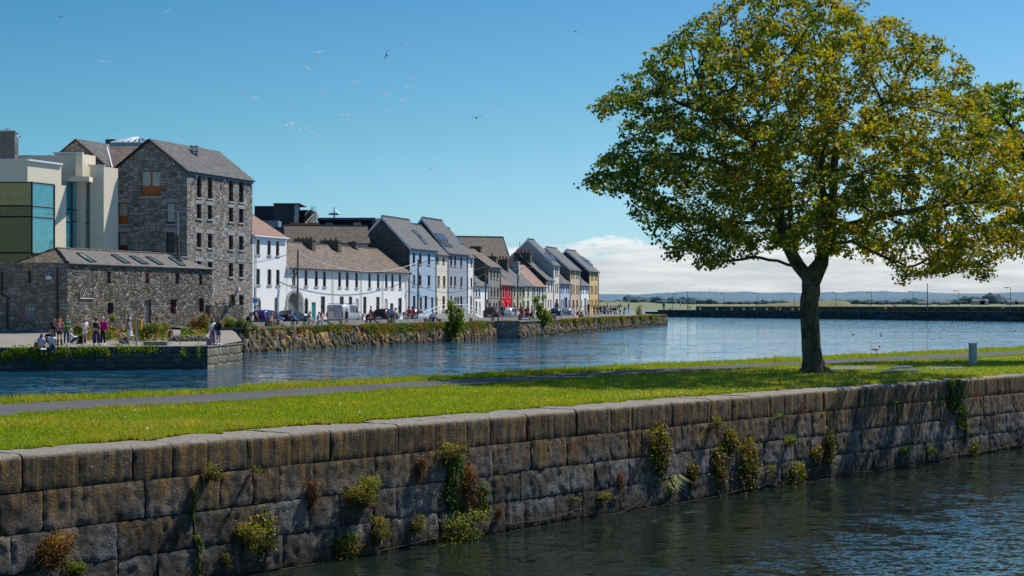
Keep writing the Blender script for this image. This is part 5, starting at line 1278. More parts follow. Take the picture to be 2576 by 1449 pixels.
o = leaf_mesh('ground_cover', P_, rng.uniform(.08, .22, len(P_)), rng.normal(size=P_.shape) + np.array([.4, -.4, .8]), cols_, OVAL, M['leaf']); tag(o, kind='stuff')
# rough stones along the foot of the bed
mb = MB()
for x in np.arange(428, 520, 4.5):
 c = ground(x + random.uniform(-1, 1), 861, 1.5); s_ = random.uniform(.22, .45); mb.ball((c.x, c.y, c.z + s_ * .3), s_ * .7, s_ * .6, s_ * random.uniform(.5, 1.1), 6, 4, 0, Matrix.Rotation(random.uniform(-.6, .6), 3, 'Y'))
tag(mb.build('bed_stones', M['rubble_dark']), 'row of rough stones edging the flower bed on the lower quay', 'stone edging')
# weeds hanging over the shaded quay wall
def quay_weeds():
 labs = []
 for i, (x, y, w_, h_) in enumerate([(45, 882, 40, 22), (80, 884, 50, 26), (115, 893, 60, 34), (160, 883, 34, 24), (205, 884, 44, 24), (245, 880, 44, 22), (308, 879, 40, 20), (365, 878, 56, 20), (460, 888, 16, 22), (497, 887, 12, 32), (20, 895, 40, 20), (272, 894, 8, 22)]):
  u = fw.u_of(x); n = int(w_ * h_ * .4); zz = fw.z_of(x, y); s_ = fw.pt(u, 0).y / K
  p = np.stack([rng.normal(size=n) * w_ * s_ * .28, rng.uniform(.02, .3, n), rng.normal(size=n) * h_ * s_ * .3], 1)
  tg = np.array([fw.t.x, fw.t.y, 0]); nn = np.array([fw.n.x, fw.n.y, 0]); base = np.array(fw.pt(u, zz))
  wpos = base[None] + p[:, :1] * tg + p[:, 1:2] * nn + p[:, 2:] * np.array([0, 0, 1])
  root = empty('wall_weed', base, ['leafy weed hanging over the shaded quay wall', 'weed clump on the shaded quay wall'][0] + ' ' + ('left of the seated couple', 'left of the seated couple, second', 'under the seated couple', 'under the woman with the patterned backpack', 'under the woman in white shorts', 'under the red haired woman', 'under the woman in the grey cardigan', 'right of the yellow sign', 'low down right of the concrete block', 'near the sunlit corner', 'at the far left, lowest', 'as a thin trailing strand')[i], 'weed', 'weeds on the shaded quay wall')
  leaf_mesh('foliage', wpos, rng.uniform(.06, .15, n), rng.normal(size=(n, 3)) + nn * .8, pick(LIME, n), OVAL, M['leaf'], root)
quay_weeds()
# small trees rooted in the embankment
def wall_tree(label, x, ybase, Y, outline, n, pal=(LIME, GREEN)):
 base = P(x, ybase, Y); root = empty('sapling_tree', base, label, 'tree', 'small trees growing from the embankment')
 s_ = Y / K; mb = MB(); tips = []
 for (ox, oy, r_) in outline:
  e = P(ox, oy, Y); m = lerp(base, e, .5) + Vector((random.uniform(-.2, .2), random.uniform(-.2, .2), .15)); mb.tube([base, m, e], [.07, .05, .015], 5); tips.append((e, r_ * s_ * 1.35))
 mb.build('trunk', M['wood_pole'], root)
 P_, C_, N_ = [], [], []
 tot = sum(r_ ** 2 for _, r_ in tips)
 for e, r_ in tips:
  k = int(n * r_ ** 2 / tot); p, d, i = clump_cloud(e, (r_, r_, r_ * .95), k, 10); P_.append(p); N_.append(d + np.array([0, 0, .6]) + rng.normal(size=(k, 3)) * .6)
  C_.append(pick(pal[0], k) * .8 + pick(pal[1], k) * .3)
 p = np.concatenate(P_); leaf_mesh('crown', p, rng.uniform(.12, .26, len(p)), np.concatenate(N_), np.concatenate(C_), LEAF, M['leaf'], root)
wall_tree('bushy sapling tree growing from the rocks in front of the white ramp', 1140, 852, 189.3, [(1137, 765, 12), (1133, 780, 13), (1146, 780, 11), (1152, 797, 15), (1139, 800, 14), (1146, 815, 18), (1158, 812, 13), (1140, 830, 15), (1152, 832, 15), (1140, 845, 12), (1160, 783, 9), (1129, 768, 7)], 2600)
wall_tree('taller leaning sapling tree in front of the off-white cottages', 1362, 836, 221, [(1352, 752, 11), (1345, 758, 8), (1368, 748, 8), (1358, 768, 13), (1366, 785, 14), (1360, 795, 15), (1378, 790, 12), (1370, 803, 16), (1383, 800, 10), (1364, 812, 10), (1357, 781, 10)], 2400)
wall_tree('small sapling tree near the tip of the embankment', 1614, 812, 320, [(1608, 772, 8), (1606, 783, 9), (1612, 790, 11), (1618, 797, 10), (1605, 797, 9), (1613, 804, 9)], 900, (OCHRE, GREEN))
for x, y, w_, h_, Y, lab in ((1490, 808, 14, 15, 268, 'small leafy bush on the embankment below the railing'), (1528, 811, 17, 13, 285, 'dense green bush hanging over the far embankment'), (1645, 800, 20, 18, 333, 'dry bush at the very tip of the embankment'), (1385, 812, 12, 12, 228, 'small bush just right of the leaning sapling tree'), (1415, 808, 20, 12, 238, 'weedy bush trailing on the embankment right of the leaning sapling')):
 bush('wall_bush', lab, P(x, y + h_ / 2, Y), (w_ * Y / K * .5, .6, h_ * Y / K * .5), 300, [GREEN, LIME], .22, group='bushes on the far embankment')
# ------------------------------------------------------------------ people: one continuous skinned body per pose, clothes as children
def skin_mesh(name, pts, edges, rad, root, sub=1):
 me = bpy.data.meshes.new('tmp'); me.from_pydata([tuple(p) for p in pts], edges, []); o = bpy.data.objects.new('tmp', me); link(o)
 m = o.modifiers.new('s', 'SKIN'); m.use_smooth_shade = True
 for i, v in enumerate(me.skin_vertices[0].data):
  r = rad[i]; v.radius = r if isinstance(r, tuple) else (r, r); v.use_root = (i == root)
 s = o.modifiers.new('u', 'SUBSURF'); s.levels = sub; s.render_levels = sub
 dg = bpy.context.evaluated_depsgraph_get(); ev = o.evaluated_get(dg)
 out = bpy.data.meshes.new_from_object(ev); bpy.data.objects.remove(o); bpy.data.meshes.remove(me); out.name = name; out.materials.clear()
 return out
def merge_into(me, mb):
 """append an MB's faces to a mesh datablock"""
 bm = bmesh.new(); bm.from_mesh(me); o = [bm.verts.new(v) for v in mb.v]
 for f in mb.f:
  try: q = bm.faces.new([o[i] for i in f]); q.smooth = True
  except ValueError: pass
 k = len(mb.f); bm.faces.ensure_lookup_table()
 for f, mi in zip(list(bm.faces)[-k:], mb.m): f.material_index = mi
 bm.to_mesh(me); bm.free()

def pose(kind):
 """joints of a 1.7 m figure facing -Y; returns dict of joint positions and head centre/tilt"""
 J = dict(pel=(0, 0, .93), waist=(0, 0, 1.08), chest=(0, 0, 1.28), neck=(0, .0, 1.44), head=(0, -.02, 1.58))
 def legs(l, r):
  for s, q in (('l', l), ('r', r)):
   for k, v in zip(('hip', 'knee', 'ank', 'toe'), q): J[k + s] = v
 def arms(l, r):
  for s, q in (('l', l), ('r', r)):
   for k, v in zip(('sho', 'elb', 'wri'), q): J[k + s] = v
 st_l, st_r = ((.09, 0, .88), (.1, -.01, .48), (.11, .02, .08), (.12, -.13, .03)), ((-.09, 0, .88), (-.1, -.01, .48), (-.11, .02, .08), (-.13, -.13, .03))
 ar_l, ar_r = ((.19, 0, 1.38), (.25, .03, 1.12), (.25, -.07, .88)), ((-.19, 0, 1.38), (-.25, .03, 1.12), (-.25, -.07, .88))
 ph_l, ph_r = ((.19, 0, 1.38), (.23, -.04, 1.12), (.08, -.24, 1.2)), ((-.19, 0, 1.38), (-.23, -.04, 1.12), (-.08, -.24, 1.2))
 if kind == 'stand': legs(st_l, st_r); arms(ar_l, ar_r)
 elif kind == 'phone': legs(st_l, st_r); arms(ph_l, ph_r); J['head'] = (0, -.06, 1.56)
 elif kind == 'crossed': legs(st_l, st_r); arms(((.19, 0, 1.38), (.25, -.05, 1.14), (-.05, -.2, 1.16)), ((-.19, 0, 1.38), (-.25, -.05, 1.14), (.05, -.22, 1.2)))
 elif kind == 'hip': legs(st_l, ((-.09, 0, .88), (-.14, -.03, .48), (-.2, .02, .08), (-.24, -.12, .03))); arms(ph_l, ar_r)
 elif kind == 'walk': legs(((.09, 0, .88), (.1, -.16, .5), (.1, -.24, .1), (.11, -.4, .06)), ((-.09, 0, .88), (-.1, -.0, .48), (-.1, .24, .16), (-.11, .14, .04))); arms(((.19, 0, 1.38), (.24, .1, 1.13), (.24, .04, .9)), ((-.19, 0, 1.38), (-.24, -.06, 1.12), (-.22, -.2, .92)))
 elif kind in ('sit', 'sitlean', 'sitout'):
  b = -.02 if kind == 'sit' else .0
  J.update(pel=(0, .05, .55), waist=(0, .04, .7), chest=(0, -.02 if kind != 'sitout' else .05, .9), neck=(0, -.07 if kind != 'sitout' else .05, 1.06), head=(0, -.12 if kind != 'sitout' else .02, 1.19))
  if kind == 'sitlean': J.update(waist=(0, -.02, .7), chest=(0, -.16, .86), neck=(0, -.28, .98), head=(0, -.37, 1.07))
  if kind == 'sitout': legs(((.09, .0, .53), (.11, -.38, .5), (.1, -.8, .2), (.1, -.9, .24)), ((-.09, .0, .53), (-.09, -.38, .47), (-.06, -.78, .12), (-.06, -.9, .14)))
  else: legs(((.09, .0, .53), (.12, -.4, .52), (.11, -.42, .1), (.12, -.56, .04)), ((-.09, .0, .53), (-.13, -.4, .52), (-.13, -.4, .1), (-.15, -.54, .04)))
  c = Vector(J['chest']); L = lambda sx: ((sx * .18, c.y + .0, c.z + .09), (sx * .24, c.y - .06, c.z - .18), (sx * .1, c.y - .27, c.z - .22))
  arms(L(1), L(-1))
 elif kind in ('ground', 'recline'):
  J.update(pel=(0, .05, .14), waist=(0, .08, .28), chest=(0, .06, .5), neck=(0, .02, .66), head=(0, -.03, .79))
  if kind == 'ground': legs(((.1, -.02, .13), (.16, -.34, .42), (.13, -.5, .08), (.14, -.64, .04)), ((-.1, -.02, .13), (-.18, -.33, .4), (-.14, -.5, .08), (-.16, -.64, .04))); arms(((.18, .05, .58), (.25, -.12, .38), (.12, -.36, .44)), ((-.18, .05, .58), (-.25, -.12, .38), (-.1, -.36, .44)))
  else:
   J.update(chest=(0, .2, .46), neck=(0, .24, .62), head=(0, .2, .75), waist=(0, .13, .28)); legs(((.1, -.02, .12), (.12, -.42, .26), (.12, -.82, .08), (.13, -.9, .18)), ((-.1, -.02, .12), (-.1, -.44, .14), (-.08, -.88, .07), (-.1, -.94, .18)))
   arms(((.18, .2, .54), (.26, .36, .3), (.26, .42, .05)), ((-.18, .2, .54), (-.26, .36, .3), (-.26, .42, .05)))
 return {k: Vector(v) for k, v in J.items()}
CH = ['pel', 'waist', 'chest', 'neck']
_body = {}
def body_mesh(kind):
 if ('b', kind) in _body: return _body[('b', kind)]
 J = pose(kind); names = ['pel', 'waist', 'chest', 'neck']; E_ = [(0, 1), (1, 2), (2, 3)]; rad = [(.145, .115), (.125, .1), (.15, .11), .052]; pts = [J[n] for n in names]
 def add(nm, par, r, p=None): pts.append(J[nm] if p is None else p); rad.append(r); E_.append((par, len(pts) - 1)); return len(pts) - 1
 for s in 'lr':
  h = add('hip' + s, 0, .088); k = add('knee' + s, h, .056); a = add('ank' + s, k, .038); add('toe' + s, a, .034)
  q = add('sho' + s, 2, .056); e = add('elb' + s, q, .041); add('wri' + s, e, .029)
 me = skin_mesh('body', pts, E_, rad, 0)
 mb = MB(); hd = J['head']; nk = J['neck']; fw_ = Vector((0, -1, 0))
 mb.ball(hd, .074, .092, .112, 12, 9); mb.tube([nk, hd + Vector((0, .01, -.06))], [.05, .048], 8)
 mb.ball(hd + Vector((0, -.095, -.02)), .014, .022, .024, 6, 4); mb.ball(hd + Vector((0, -.082, -.062)), .024, .01, .009, 6, 4, 1)
 for s in (-1, 1):
  mb.ball(hd + Vector((s * .03, -.082, .012)), .012, .008, .009, 6, 4, 1); mb.ball(hd + Vector((s * .075, .005, -.01)), .012, .02, .03, 6, 4)
  w_, e_ = J['wri' + ('l' if s > 0 else 'r')], J['elb' + ('l' if s > 0 else 'r')]; d = (w_ - e_).normalized(); side = d.cross(Vector((0, 0, 1)) if abs(d.z) < .8 else Vector((1, 0, 0))).normalized(); up = side.cross(d).normalized()
  if up.z < 0: up = -up
  R3 = Matrix((side, d, up)).transposed(); mb.ball(w_ + d * .045, .038, .055, .018, 8, 5, 0, R3)
  for i, ln in enumerate((.062, .07, .066, .052)):
   b0 = w_ + d * .088 + side * (.027 - .018 * i); mb.tube([b0, b0 + d * ln * .5 - up * .006, b0 + d * ln * .85 - up * .028], [.0085, .008, .0065], 5)
  th = w_ + d * .035 + side * .034 * (1 if s > 0 else -1); mb.tube([th, th + (d * .03 + side * .022 * (1 if s > 0 else -1)), th + (d * .055 + side * .024 * (1 if s > 0 else -1)) - up * .012], [.0105, .0095, .0075], 5)
 merge_into(me, mb); me.materials.append(None); me.materials.append(None); _body[('b', kind)] = me; return me
def cloth_mesh(kind, part):
 key = (kind, part)
 if key in _body: return _body[key]
 J = pose(kind); pts, E_, rad = [], [], []
 def node(p, par, r): pts.append(p); rad.append(r); (E_.append((par, len(pts) - 1)) if par is not None else None); return len(pts) - 1
 if part in ('tee', 'long', 'tank', 'crop', 'loose'):
  w = 1.13 if part != 'loose' else 1.28; low = lerp(J['pel'], J['waist'], .15 if part != 'crop' else 1.1)
  a = node(low, None, (.158 * w, .128 * w) if part != 'crop' else (.14, .112)); b = node(J['waist'] if part != 'crop' else lerp(J['waist'], J['chest'], .6), a, (.138 * w, .114 * w)); c = node(J['chest'], b, (.152 * w, .118 * w)); node(lerp(J['chest'], J['neck'], .62 if part not in ('crop', 'tank') else .3), c, .085)
  if part not in ('crop', 'tank'):
   for s in 'lr':
    q = node(J['sho' + s], c, .07 * w); e = node(lerp(J['sho' + s], J['elb' + s], .72 if part == 'tee' else .98), q, .058 * w)
    if part in ('long', 'loose'): node(lerp(J['elb' + s], J['wri' + s], .93), e, .042 * w)
  me = skin_mesh(part, pts, E_, rad, 1)
 elif part in ('trousers', 'shorts', 'wide'):
  a = node(lerp(J['pel'], J['waist'], .45), None, (.146, .122)); p = node(J['pel'], a, (.158, .132))
  for s in 'lr':
   h = node(J['hip' + s], p, .103); k = node(lerp(J['hip' + s], J['knee' + s], .62 if part == 'shorts' else 1.0), h, {'trousers': .072, 'shorts': .095, 'wide': .115}[part])
   if part != 'shorts': node(lerp(J['knee' + s], J['ank' + s], .94), k, .058 if part == 'trousers' else .16)
  me = skin_mesh(part, pts, E_, rad, 1)
 elif part in ('skirt', 'dress', 'mini'):
  mb = MB(); n = 14; rings = []
  top = J['waist'] if part != 'dress' else lerp(J['waist'], J['chest'], .6); knee = lerp(J['kneel'], J['kneer'], .5); end = {'skirt': lerp(knee, lerp(J['ankl'], J['ankr'], .5), .45), 'dress': lerp(J['pel'], knee, .92), 'mini': lerp(J['pel'], knee, .42)}[part]
  P5 = [(top, .135), (J['pel'], .175), (lerp(J['pel'], end, .55), .2), (end, .25 if part != 'mini' else .2)]
  for q, r in P5:
   for i in range(n): w_ = 2 * math.pi * i / n; k = 1 + .06 * math.cos(w_ * 5); rings.append((q.x + r * k * math.cos(w_), q.y + r * k * .8 * math.sin(w_), q.z))
  F = [(i * n + k, i * n + (k + 1) % n, (i + 1) * n + (k + 1) % n, (i + 1) * n + k) for i in range(3) for k in range(n)]
  mb.add(rings, F); me = bpy.data.meshes.new(part); me.from_pydata(mb.v, [], mb.f); me.polygons.foreach_set('use_smooth', [True] * len(me.polygons))
 elif part.startswith('hair') or part in ('cap', 'hat'):
  mb = MB(); hd = J['head']
  if part in ('cap', 'hat'):
   mb.ball(hd + Vector((0, .005, .035)), .088, .106, .095, 12, 6); 
   if part == 'cap': mb.ball(hd + Vector((0, -.12, .03)), .07, .07, .012, 10, 4)
   else: mb.ball(hd + Vector((0, 0, .04)), .19, .2, .016, 14, 4)
  else:
   mb.ball(hd + Vector((0, .022, .028)), .087, .095, .105, 12, 8)
   if part == 'hair_long':
    nk = J['chest']; bk_ = Vector((0, .1, 0)); mb.tube([hd + Vector((0, .05, .0)), lerp(hd, J['neck'], .8) + Vector((0, .075, 0)), lerp(J['neck'], J['chest'], .55) + Vector((0, .12, 0)), lerp(J['neck'], J['chest'], .95) + Vector((0, .13, 0))], [.085, .1, .09, .03], 9)
   elif part == 'hair_bun': mb.ball(hd + Vector((0, .04, .13)), .045, .045, .045, 8, 5)
   elif part == 'hair_curly':
    for i in range(22): a = rng.normal(size=3); a /= np.linalg.norm(a); a[1] = abs(a[1]) if a[2] < .3 else a[1]; mb.ball(hd + Vector((a[0] * .1, .03 + a[1] * .1, .01 + a[2] * .11)), .045, .045, .045, 6, 4)
  me = bpy.data.meshes.new(part); me.from_pydata(mb.v, [], mb.f); me.polygons.foreach_set('use_smooth', [True] * len(me.polygons))
 elif part == 'shoes' or part == 'boots':
  mb = MB()
  for s in 'lr':
   a, t = J['ank' + s], J['toe' + s]; d = (t - a); mb.tube([a + Vector((0, .04, -.01)), a + d * .3 + Vector((0, 0, -.02)), t + d.normalized() * .08], [.052, .05, .04], 7)
   if part == 'boots': mb.tube([a, lerp(a, J['knee' + s], .75)], [.055, .07], 8)
  me = bpy.data.meshes.new(part); me.from_pydata(mb.v, [], mb.f); me.polygons.foreach_set('use_smooth', [True] * len(me.polygons))
 elif part == 'backpack':
  mb = MB(); c = lerp(J['waist'], J['chest'], .55); up = (J['chest'] - J['waist']).normalized(); mb.ball(c + Vector((0, .2, .0)), .15, .1, .22, 10, 8)
  mb.ball(c + Vector((0, .29, -.07)), .1, .05, .1, 8, 6)
  for s in (-1, 1): mb.tube([c + Vector((s * .1, .15, .17)), J['chest'] + Vector((s * .1, .02, .16)), J['chest'] + Vector((s * .11, -.13, 0)), c + Vector((s * .13, .02, -.12))], .022, 5)
  me = bpy.data.meshes.new(part); me.from_pydata(mb.v, [], mb.f); me.polygons.foreach_set('use_smooth', [True] * len(me.polygons))
 if not me.materials: me.materials.append(None)
 for p_ in me.polygons: p_.use_smooth = True
 _body[key] = me; return me
def cmat(c):
 nm = 'cloth_%02x%02x%02x' % tuple(int(255 * min(1, q)) for q in c)
 return plain(nm, c, .85, var=.22, scale=9)
SKIN = [plain('fair_skin', (.58, .34, .24), .6), plain('tan_skin', (.42, .22, .14), .6), plain('brown_skin', (.18, .085, .05), .6)]
EYEM = plain('eye_dark', (.03, .015, .015), .4)
C = dict(black=(.018, .018, .022), navy=(.02, .03, .07), denim=(.05, .1, .19), jeans=(.035, .075, .15), white=(.78, .78, .78), grey=(.22, .23, .24), green=(.01, .27, .06), red=(.5, .02, .025), magenta=(.5, .01, .2), purple=(.06, .045, .15), orange=(.38, .1, .02), maroon=(.13, .015, .035), beige=(.5, .4, .26), cream=(.65, .58, .46),
         teal=(.02, .17, .22), sky=(.25, .4, .62), pink=(.62, .3, .32), khaki=(.17, .16, .1), brown=(.12, .06, .03), tan=(.4, .26, .15), yellow=(.62, .45, .04), blond=(.42, .25, .09), ginger=(.38, .09, .02), silver=(.55, .53, .5), dark=(.03, .02, .015), hairbrown=(.09, .045, .02), salmon=(.55, .2, .12), lilac=(.5, .5, .68), skinny=(.05, .05, .06), strawhat=(.6, .42, .15), royal=(.03, .08, .35), patterned=(.36, .2, .3))
DRAPE = dict(top=('tee', 'long', 'tank', 'crop', 'loose'), low=('trousers', 'shorts', 'wide', 'skirt', 'dress', 'mini'))
def person(label, loc, rz, kind, top, low, hair, shoes='white', bag=None, skin=0, scale=1.0, group=None, hat=None, stype='shoes'):
 root = empty('person', loc, label, 'person', group, rz); root.scale = (scale,) * 3
 def part(nm, me, mat, extra=None):
  o = bpy.data.objects.new(nm, me); link(o); o.parent = root
  for i, m in enumerate([mat] + ([extra] if extra else [])): o.material_slots[i].link = 'OBJECT'; o.material_slots[i].material = m
  return o
 part('body', body_mesh(kind), SKIN[skin], EYEM)
 if top: part({'tee': 'shirt', 'long': 'jacket', 'tank': 'top', 'crop': 'top', 'loose': 'jacket'}[top[0]], cloth_mesh(kind, top[0]), cmat(C[top[1]]))
 if low: part({'wide': 'trousers', 'mini': 'skirt'}.get(low[0], low[0]), cloth_mesh(kind, low[0]), cmat(C[low[1]]))
 if hair: part('hair', cloth_mesh(kind, hair[0]), cmat(C[hair[1]]))
 if hat: part('hat', cloth_mesh(kind, hat[0]), cmat(C[hat[1]]))
 if shoes: part('boots' if stype == 'boots' else 'shoes', cloth_mesh(kind, stype), cmat(C[shoes]))
 if bag: part('backpack', cloth_mesh(kind, 'backpack'), cmat(C[bag]))
 return root
F, L_, Rr, Bk = 0.0, R(-70), R(70), R(180)      # facing the camera, picture left, picture right, away
def qp(x, yf):                                 # on the lower quay, feet at picture row yf
 Y = 110.0
 for _ in range(6): Y = K * (EYE - qz(Y)) / (yf - HY)
 return (Y * (x - CX) / K, Y, qz(Y))
G1 = 'people on the lower quay'
def edge_pt(x, seat):                           # sitting on the quay edge, legs over the water
 u = fw.u_of(x); q = fw.pt(u, 1.455 - seat, -.12); return q
ang = math.atan2(fw.t.y, fw.t.x)
person('woman in white with sunglasses sitting on the quay edge, legs dangling', edge_pt(104, .44), ang + .3, 'sit', ('tee', 'lilac'), ('skirt', 'white'), ('hair_long', 'dark'), 'tan', None, 1, .97, G1)
person('man in white T-shirt and blue jeans sitting on the quay edge', edge_pt(131, .44), ang, 'sit', ('tee', 'white'), ('trousers', 'jeans'), ('hair', 'dark'), 'black', None, 2, 1.02, G1)
person('person in black cap sitting on the ground behind the seated couple', qp(124, 862), F, 'ground', ('long', 'black'), ('trousers', 'black'), ('hair', 'dark'), 'black', None, 0, 1.05, G1, ('cap', 'navy'))
person('woman in black jacket and jeans looking down at a phone', qp(134.5, 866), R(60), 'phone', ('long', 'black'), ('trousers', 'jeans'), ('hair_bun', 'hairbrown'), 'black', None, 0, 1.0, G1)
person('woman in orange top and tall black boots with a patterned backpack', qp(150, 869.5), Bk, 'phone', ('tee', 'orange'), ('shorts', 'black'), ('hair_long', 'ginger'), 'black', 'patterned', 0, 1.04, G1, ('cap', 'cream'), 'boots')
person('man in bright green T-shirt with folded arms', qp(167, 867.5), R(15), 'crossed', ('tee', 'green'), ('trousers', 'jeans'), ('hair', 'dark'), 'white', None, 1, 1.03, G1)
person('white haired man in white shirt sitting on the ground', qp(178, 859), R(120), 'ground', ('long', 'white'), ('trousers', 'jeans'), ('hair', 'silver'), 'red', None, 0, 1.08, G1)
person('woman in straw hat, white top and white shorts', qp(213, 861.5), R(50), 'phone', ('tee', 'white'), ('shorts', 'white'), ('hair_long', 'blond'), 'white', None, 0, 1.0, G1, ('hat', 'strawhat'))
person('red haired woman in black top and wide purple trousers', qp(241.5, 869), R(170), 'hip', ('crop', 'black'), ('wide', 'purple'), ('hair_curly', 'ginger'), 'white', None, 0, 1.05, G1)
person('woman in magenta jacket and black trousers with white hair', qp(259, 868.5), R(-20), 'stand', ('loose', 'magenta'), ('trousers', 'black'), ('hair_bun', 'silver'), 'white', None, 0, 1.06, G1)
person('person with beige backpack sitting on the ground by the bushes', qp(306, 861), R(170), 'ground', ('long', 'beige'), ('trousers', 'black'), ('hair', 'hairbrown'), 'black', 'beige', 0, 1.1, G1, ('hat', 'tan'))
person('woman in white cap, grey cardigan and white dress walking', qp(325.5, 863.5), R(75), 'walk', ('loose', 'grey'), ('dress', 'white'), ('hair_long', 'hairbrown'), 'white', None, 0, 1.02, G1, ('cap', 'white'))
person('woman in white shirt and floral trousers on the quay corner', qp(534.5, 868), R(40), 'phone', ('long', 'white'), ('wide', 'patterned'), ('hair_long', 'dark'), 'tan', None, 0, 1.0, G1)
person('girl in black top and denim shorts with very long hair', qp(549.5, 868.3), R(140), 'phone', ('long', 'black'), ('shorts', 'denim'), ('hair_long', 'dark'), 'white', 'navy', 0, .98, G1)
person('girl in white trousers half hidden behind the girl in denim shorts', qp(544, 866.5), R(-30), 'phone', ('long', 'black'), ('trousers', 'white'), ('hair_long', 'hairbrown'), 'white', None, 0, .97, G1)
def bagthing(label, loc, col, s=1.0, nm='bag'):
 root = empty(nm, loc, label, 'bag'); mb = MB(); mb.box((loc[0], loc[1], loc[2]), .34 * s, .2 * s, .36 * s, (1, .2), 0, .75); mb.build('body', cmat(C[col]), root)
 b = MB(); b.tube([(loc[0] - .09, loc[1], loc[2] + .35 * s), (loc[0] - .06, loc[1], loc[2] + .47 * s), (loc[0] + .06, loc[1], loc[2] + .47 * s), (loc[0] + .09, loc[1], loc[2] + .35 * s)], .018, 5); b.build('strap', cmat(C['black']), root)
bagthing('white tote bag standing on the ground beside the white haired man', qp(198, 860), 'cream'); bagthing('black rucksack on the ground behind the woman in white shorts', qp(207, 859.5), 'black', 1.5, 'rucksack'); bagthing('dark handbag beside the person with the beige backpack', qp(320, 862), 'black', .9)
bagthing('pink bag on the ground at the quay corner by the floral trousers', qp(526, 867.5), 'pink', 1.1); bagthing('small brown bag beside the woman sitting on the quay edge', tuple(fw.pt(fw.u_of(92), 1.46, -.35)), 'brown', .8)

G2 = 'people along the street edge'
def wp(x, d=.62, z=2.1): p = lane(x, d); return (p.x, p.y, z)
def wr(x): t = lane_dir(x); return math.atan2(t.y, t.x)        # facing the river
def sitter(label, x, top, low, hair, kind='sit', turn=0.0, hat=None, shoes='white', skin=0, bag=None, d=.66, sc=1.0, zz=2.08):
 return person(label, wp(x, d, zz), wr(x) + turn, kind, top, low, hair, shoes, bag, skin, sc, G2, hat)
def stander(label, x, d, top, low, hair, turn=0.0, kind='stand', hat=None, shoes='black', skin=0, bag=None, sc=1.03, z=2.105):
 return person(label, wp(x, d, z), wr(x) + turn, kind, top, low, hair, shoes, bag, skin, sc, G2, hat)
sitter('man in black jacket and jeans, leftmost of those seated on the wall', 621, ('long', 'black'), ('trousers', 'jeans'), ('hair', 'dark'), 'sitlean', R(20), shoes='black')
sitter('person in cream top with brown hair seated on the wall, back turned', 633, ('long', 'cream'), ('trousers', 'jeans'), ('hair_long', 'hairbrown'), turn=R(160), d=.9)
sitter('blonde woman in maroon top seated on the wall with back turned', 645, ('long', 'maroon'), ('trousers', 'jeans'), ('hair_long', 'blond'), turn=R(150), d=.9)
sitter('man in dark grey shirt and khaki shorts on the wall', 674, ('tee', 'grey'), ('shorts', 'khaki'), ('hair', 'blond'), 'sitlean', R(15), shoes='brown')
sitter('woman in pink top seated between the man in shorts and the curly haired woman', 682, ('tee', 'pink'), ('trousers', 'grey'), ('hair', 'ginger'), turn=R(10))
sitter('curly blonde woman in khaki seated on the wall', 690, ('long', 'khaki'), ('trousers', 'khaki'), ('hair_curly', 'blond'), 'sitlean', R(5), shoes='tan')
sitter('woman in denim jacket and black trousers bending over her lap', 736, ('long', 'sky'), ('trousers', 'black'), ('hair_long', 'hairbrown'), 'sitlean', R(25))
sitter('man in teal shirt and dark shorts on the wall', 766.5, ('tee', 'teal'), ('shorts', 'navy'), ('hair', 'dark'), 'sitlean', R(30), shoes='black')
sitter('man in maroon jersey and white socks on the wall', 777.5, ('tee', 'maroon'), ('shorts', 'white'), ('hair', 'hairbrown'), turn=R(10), sc=1.04)
sitter('boy in light blue shirt and white trousers on the wall', 800, ('tee', 'sky'), ('trousers', 'white'), ('hair', 'hairbrown'), turn=R(35))
sitter('woman in red top and jeans with long red brown hair on the wall', 810.5, ('tank', 'red'), ('trousers', 'jeans'), ('hair_long', 'ginger'), 'sitout', R(25), shoes='brown')
stander('boy in dark shorts standing on the edge in front of the van', 872, .25, ('tank', 'black'), ('shorts', 'navy'), ('hair', 'blond'), R(70), 'phone', shoes='white', sc=.96)
stander('bearded man in black T-shirt standing behind the wall', 933, 1.5, ('tee', 'black'), ('trousers', 'black'), ('hair', 'dark'), R(10), 'hip', sc=1.08)
sitter('person in black with blond hair leaning forward on the wall', 921.5, ('tee', 'black'), ('trousers', 'black'), ('hair_long', 'blond'), 'sitlean', R(30), shoes='red')
sitter('man in navy cap and vest with legs stretched out from the wall', 931, ('tank', 'navy'), ('trousers', 'black'), ('hair', 'dark'), 'sitout', R(35), ('cap', 'navy'), shoes='black')
sitter('ginger haired person in brown jumper hunched on the wall', 983, ('long', 'brown'), ('trousers', 'grey'), ('hair_curly', 'ginger'), 'sitlean', R(20))
stander('man with red rucksack and grey shorts, left of the red rucksack trio', 1027.5, 1.5, ('tee', 'red'), ('shorts', 'grey'), ('hair', 'dark'), R(175), bag='red', shoes='white', sc=1.05)
stander('woman with red rucksack and black leggings, middle of the trio', 1037.5, 1.5, ('tee', 'grey'), ('trousers', 'black'), ('hair_long', 'dark'), R(190), bag='red')
stander('girl in striped grey top with red rucksack, right of the trio', 1050.5, .7, ('long', 'grey'), ('trousers', 'sky'), ('hair_long', 'hairbrown'), R(210), 'walk', bag='red', sc=1.0)
sitter('boy in pale blue shirt seated, left of the pair in dark trousers', 1082, ('tee', 'lilac'), ('trousers', 'navy'), ('hair', 'dark'), 'sitlean', R(40), d=.5)
sitter('dark clothed boy of the pair seated near the sapling', 1090.5, ('tee', 'lilac'), ('trousers', 'black'), ('hair', 'dark'), 'sitlean', R(25), d=.5)
sitter('white shirted person sitting half behind the sapling', 1133.5, ('tee', 'white'), ('trousers', 'denim'), ('hair', 'silver'), turn=R(40))
stander('man in black with back turned at the brown people carrier', 1243, 2.0, ('tee', 'black'), ('trousers', 'denim'), ('hair', 'dark'), R(170))
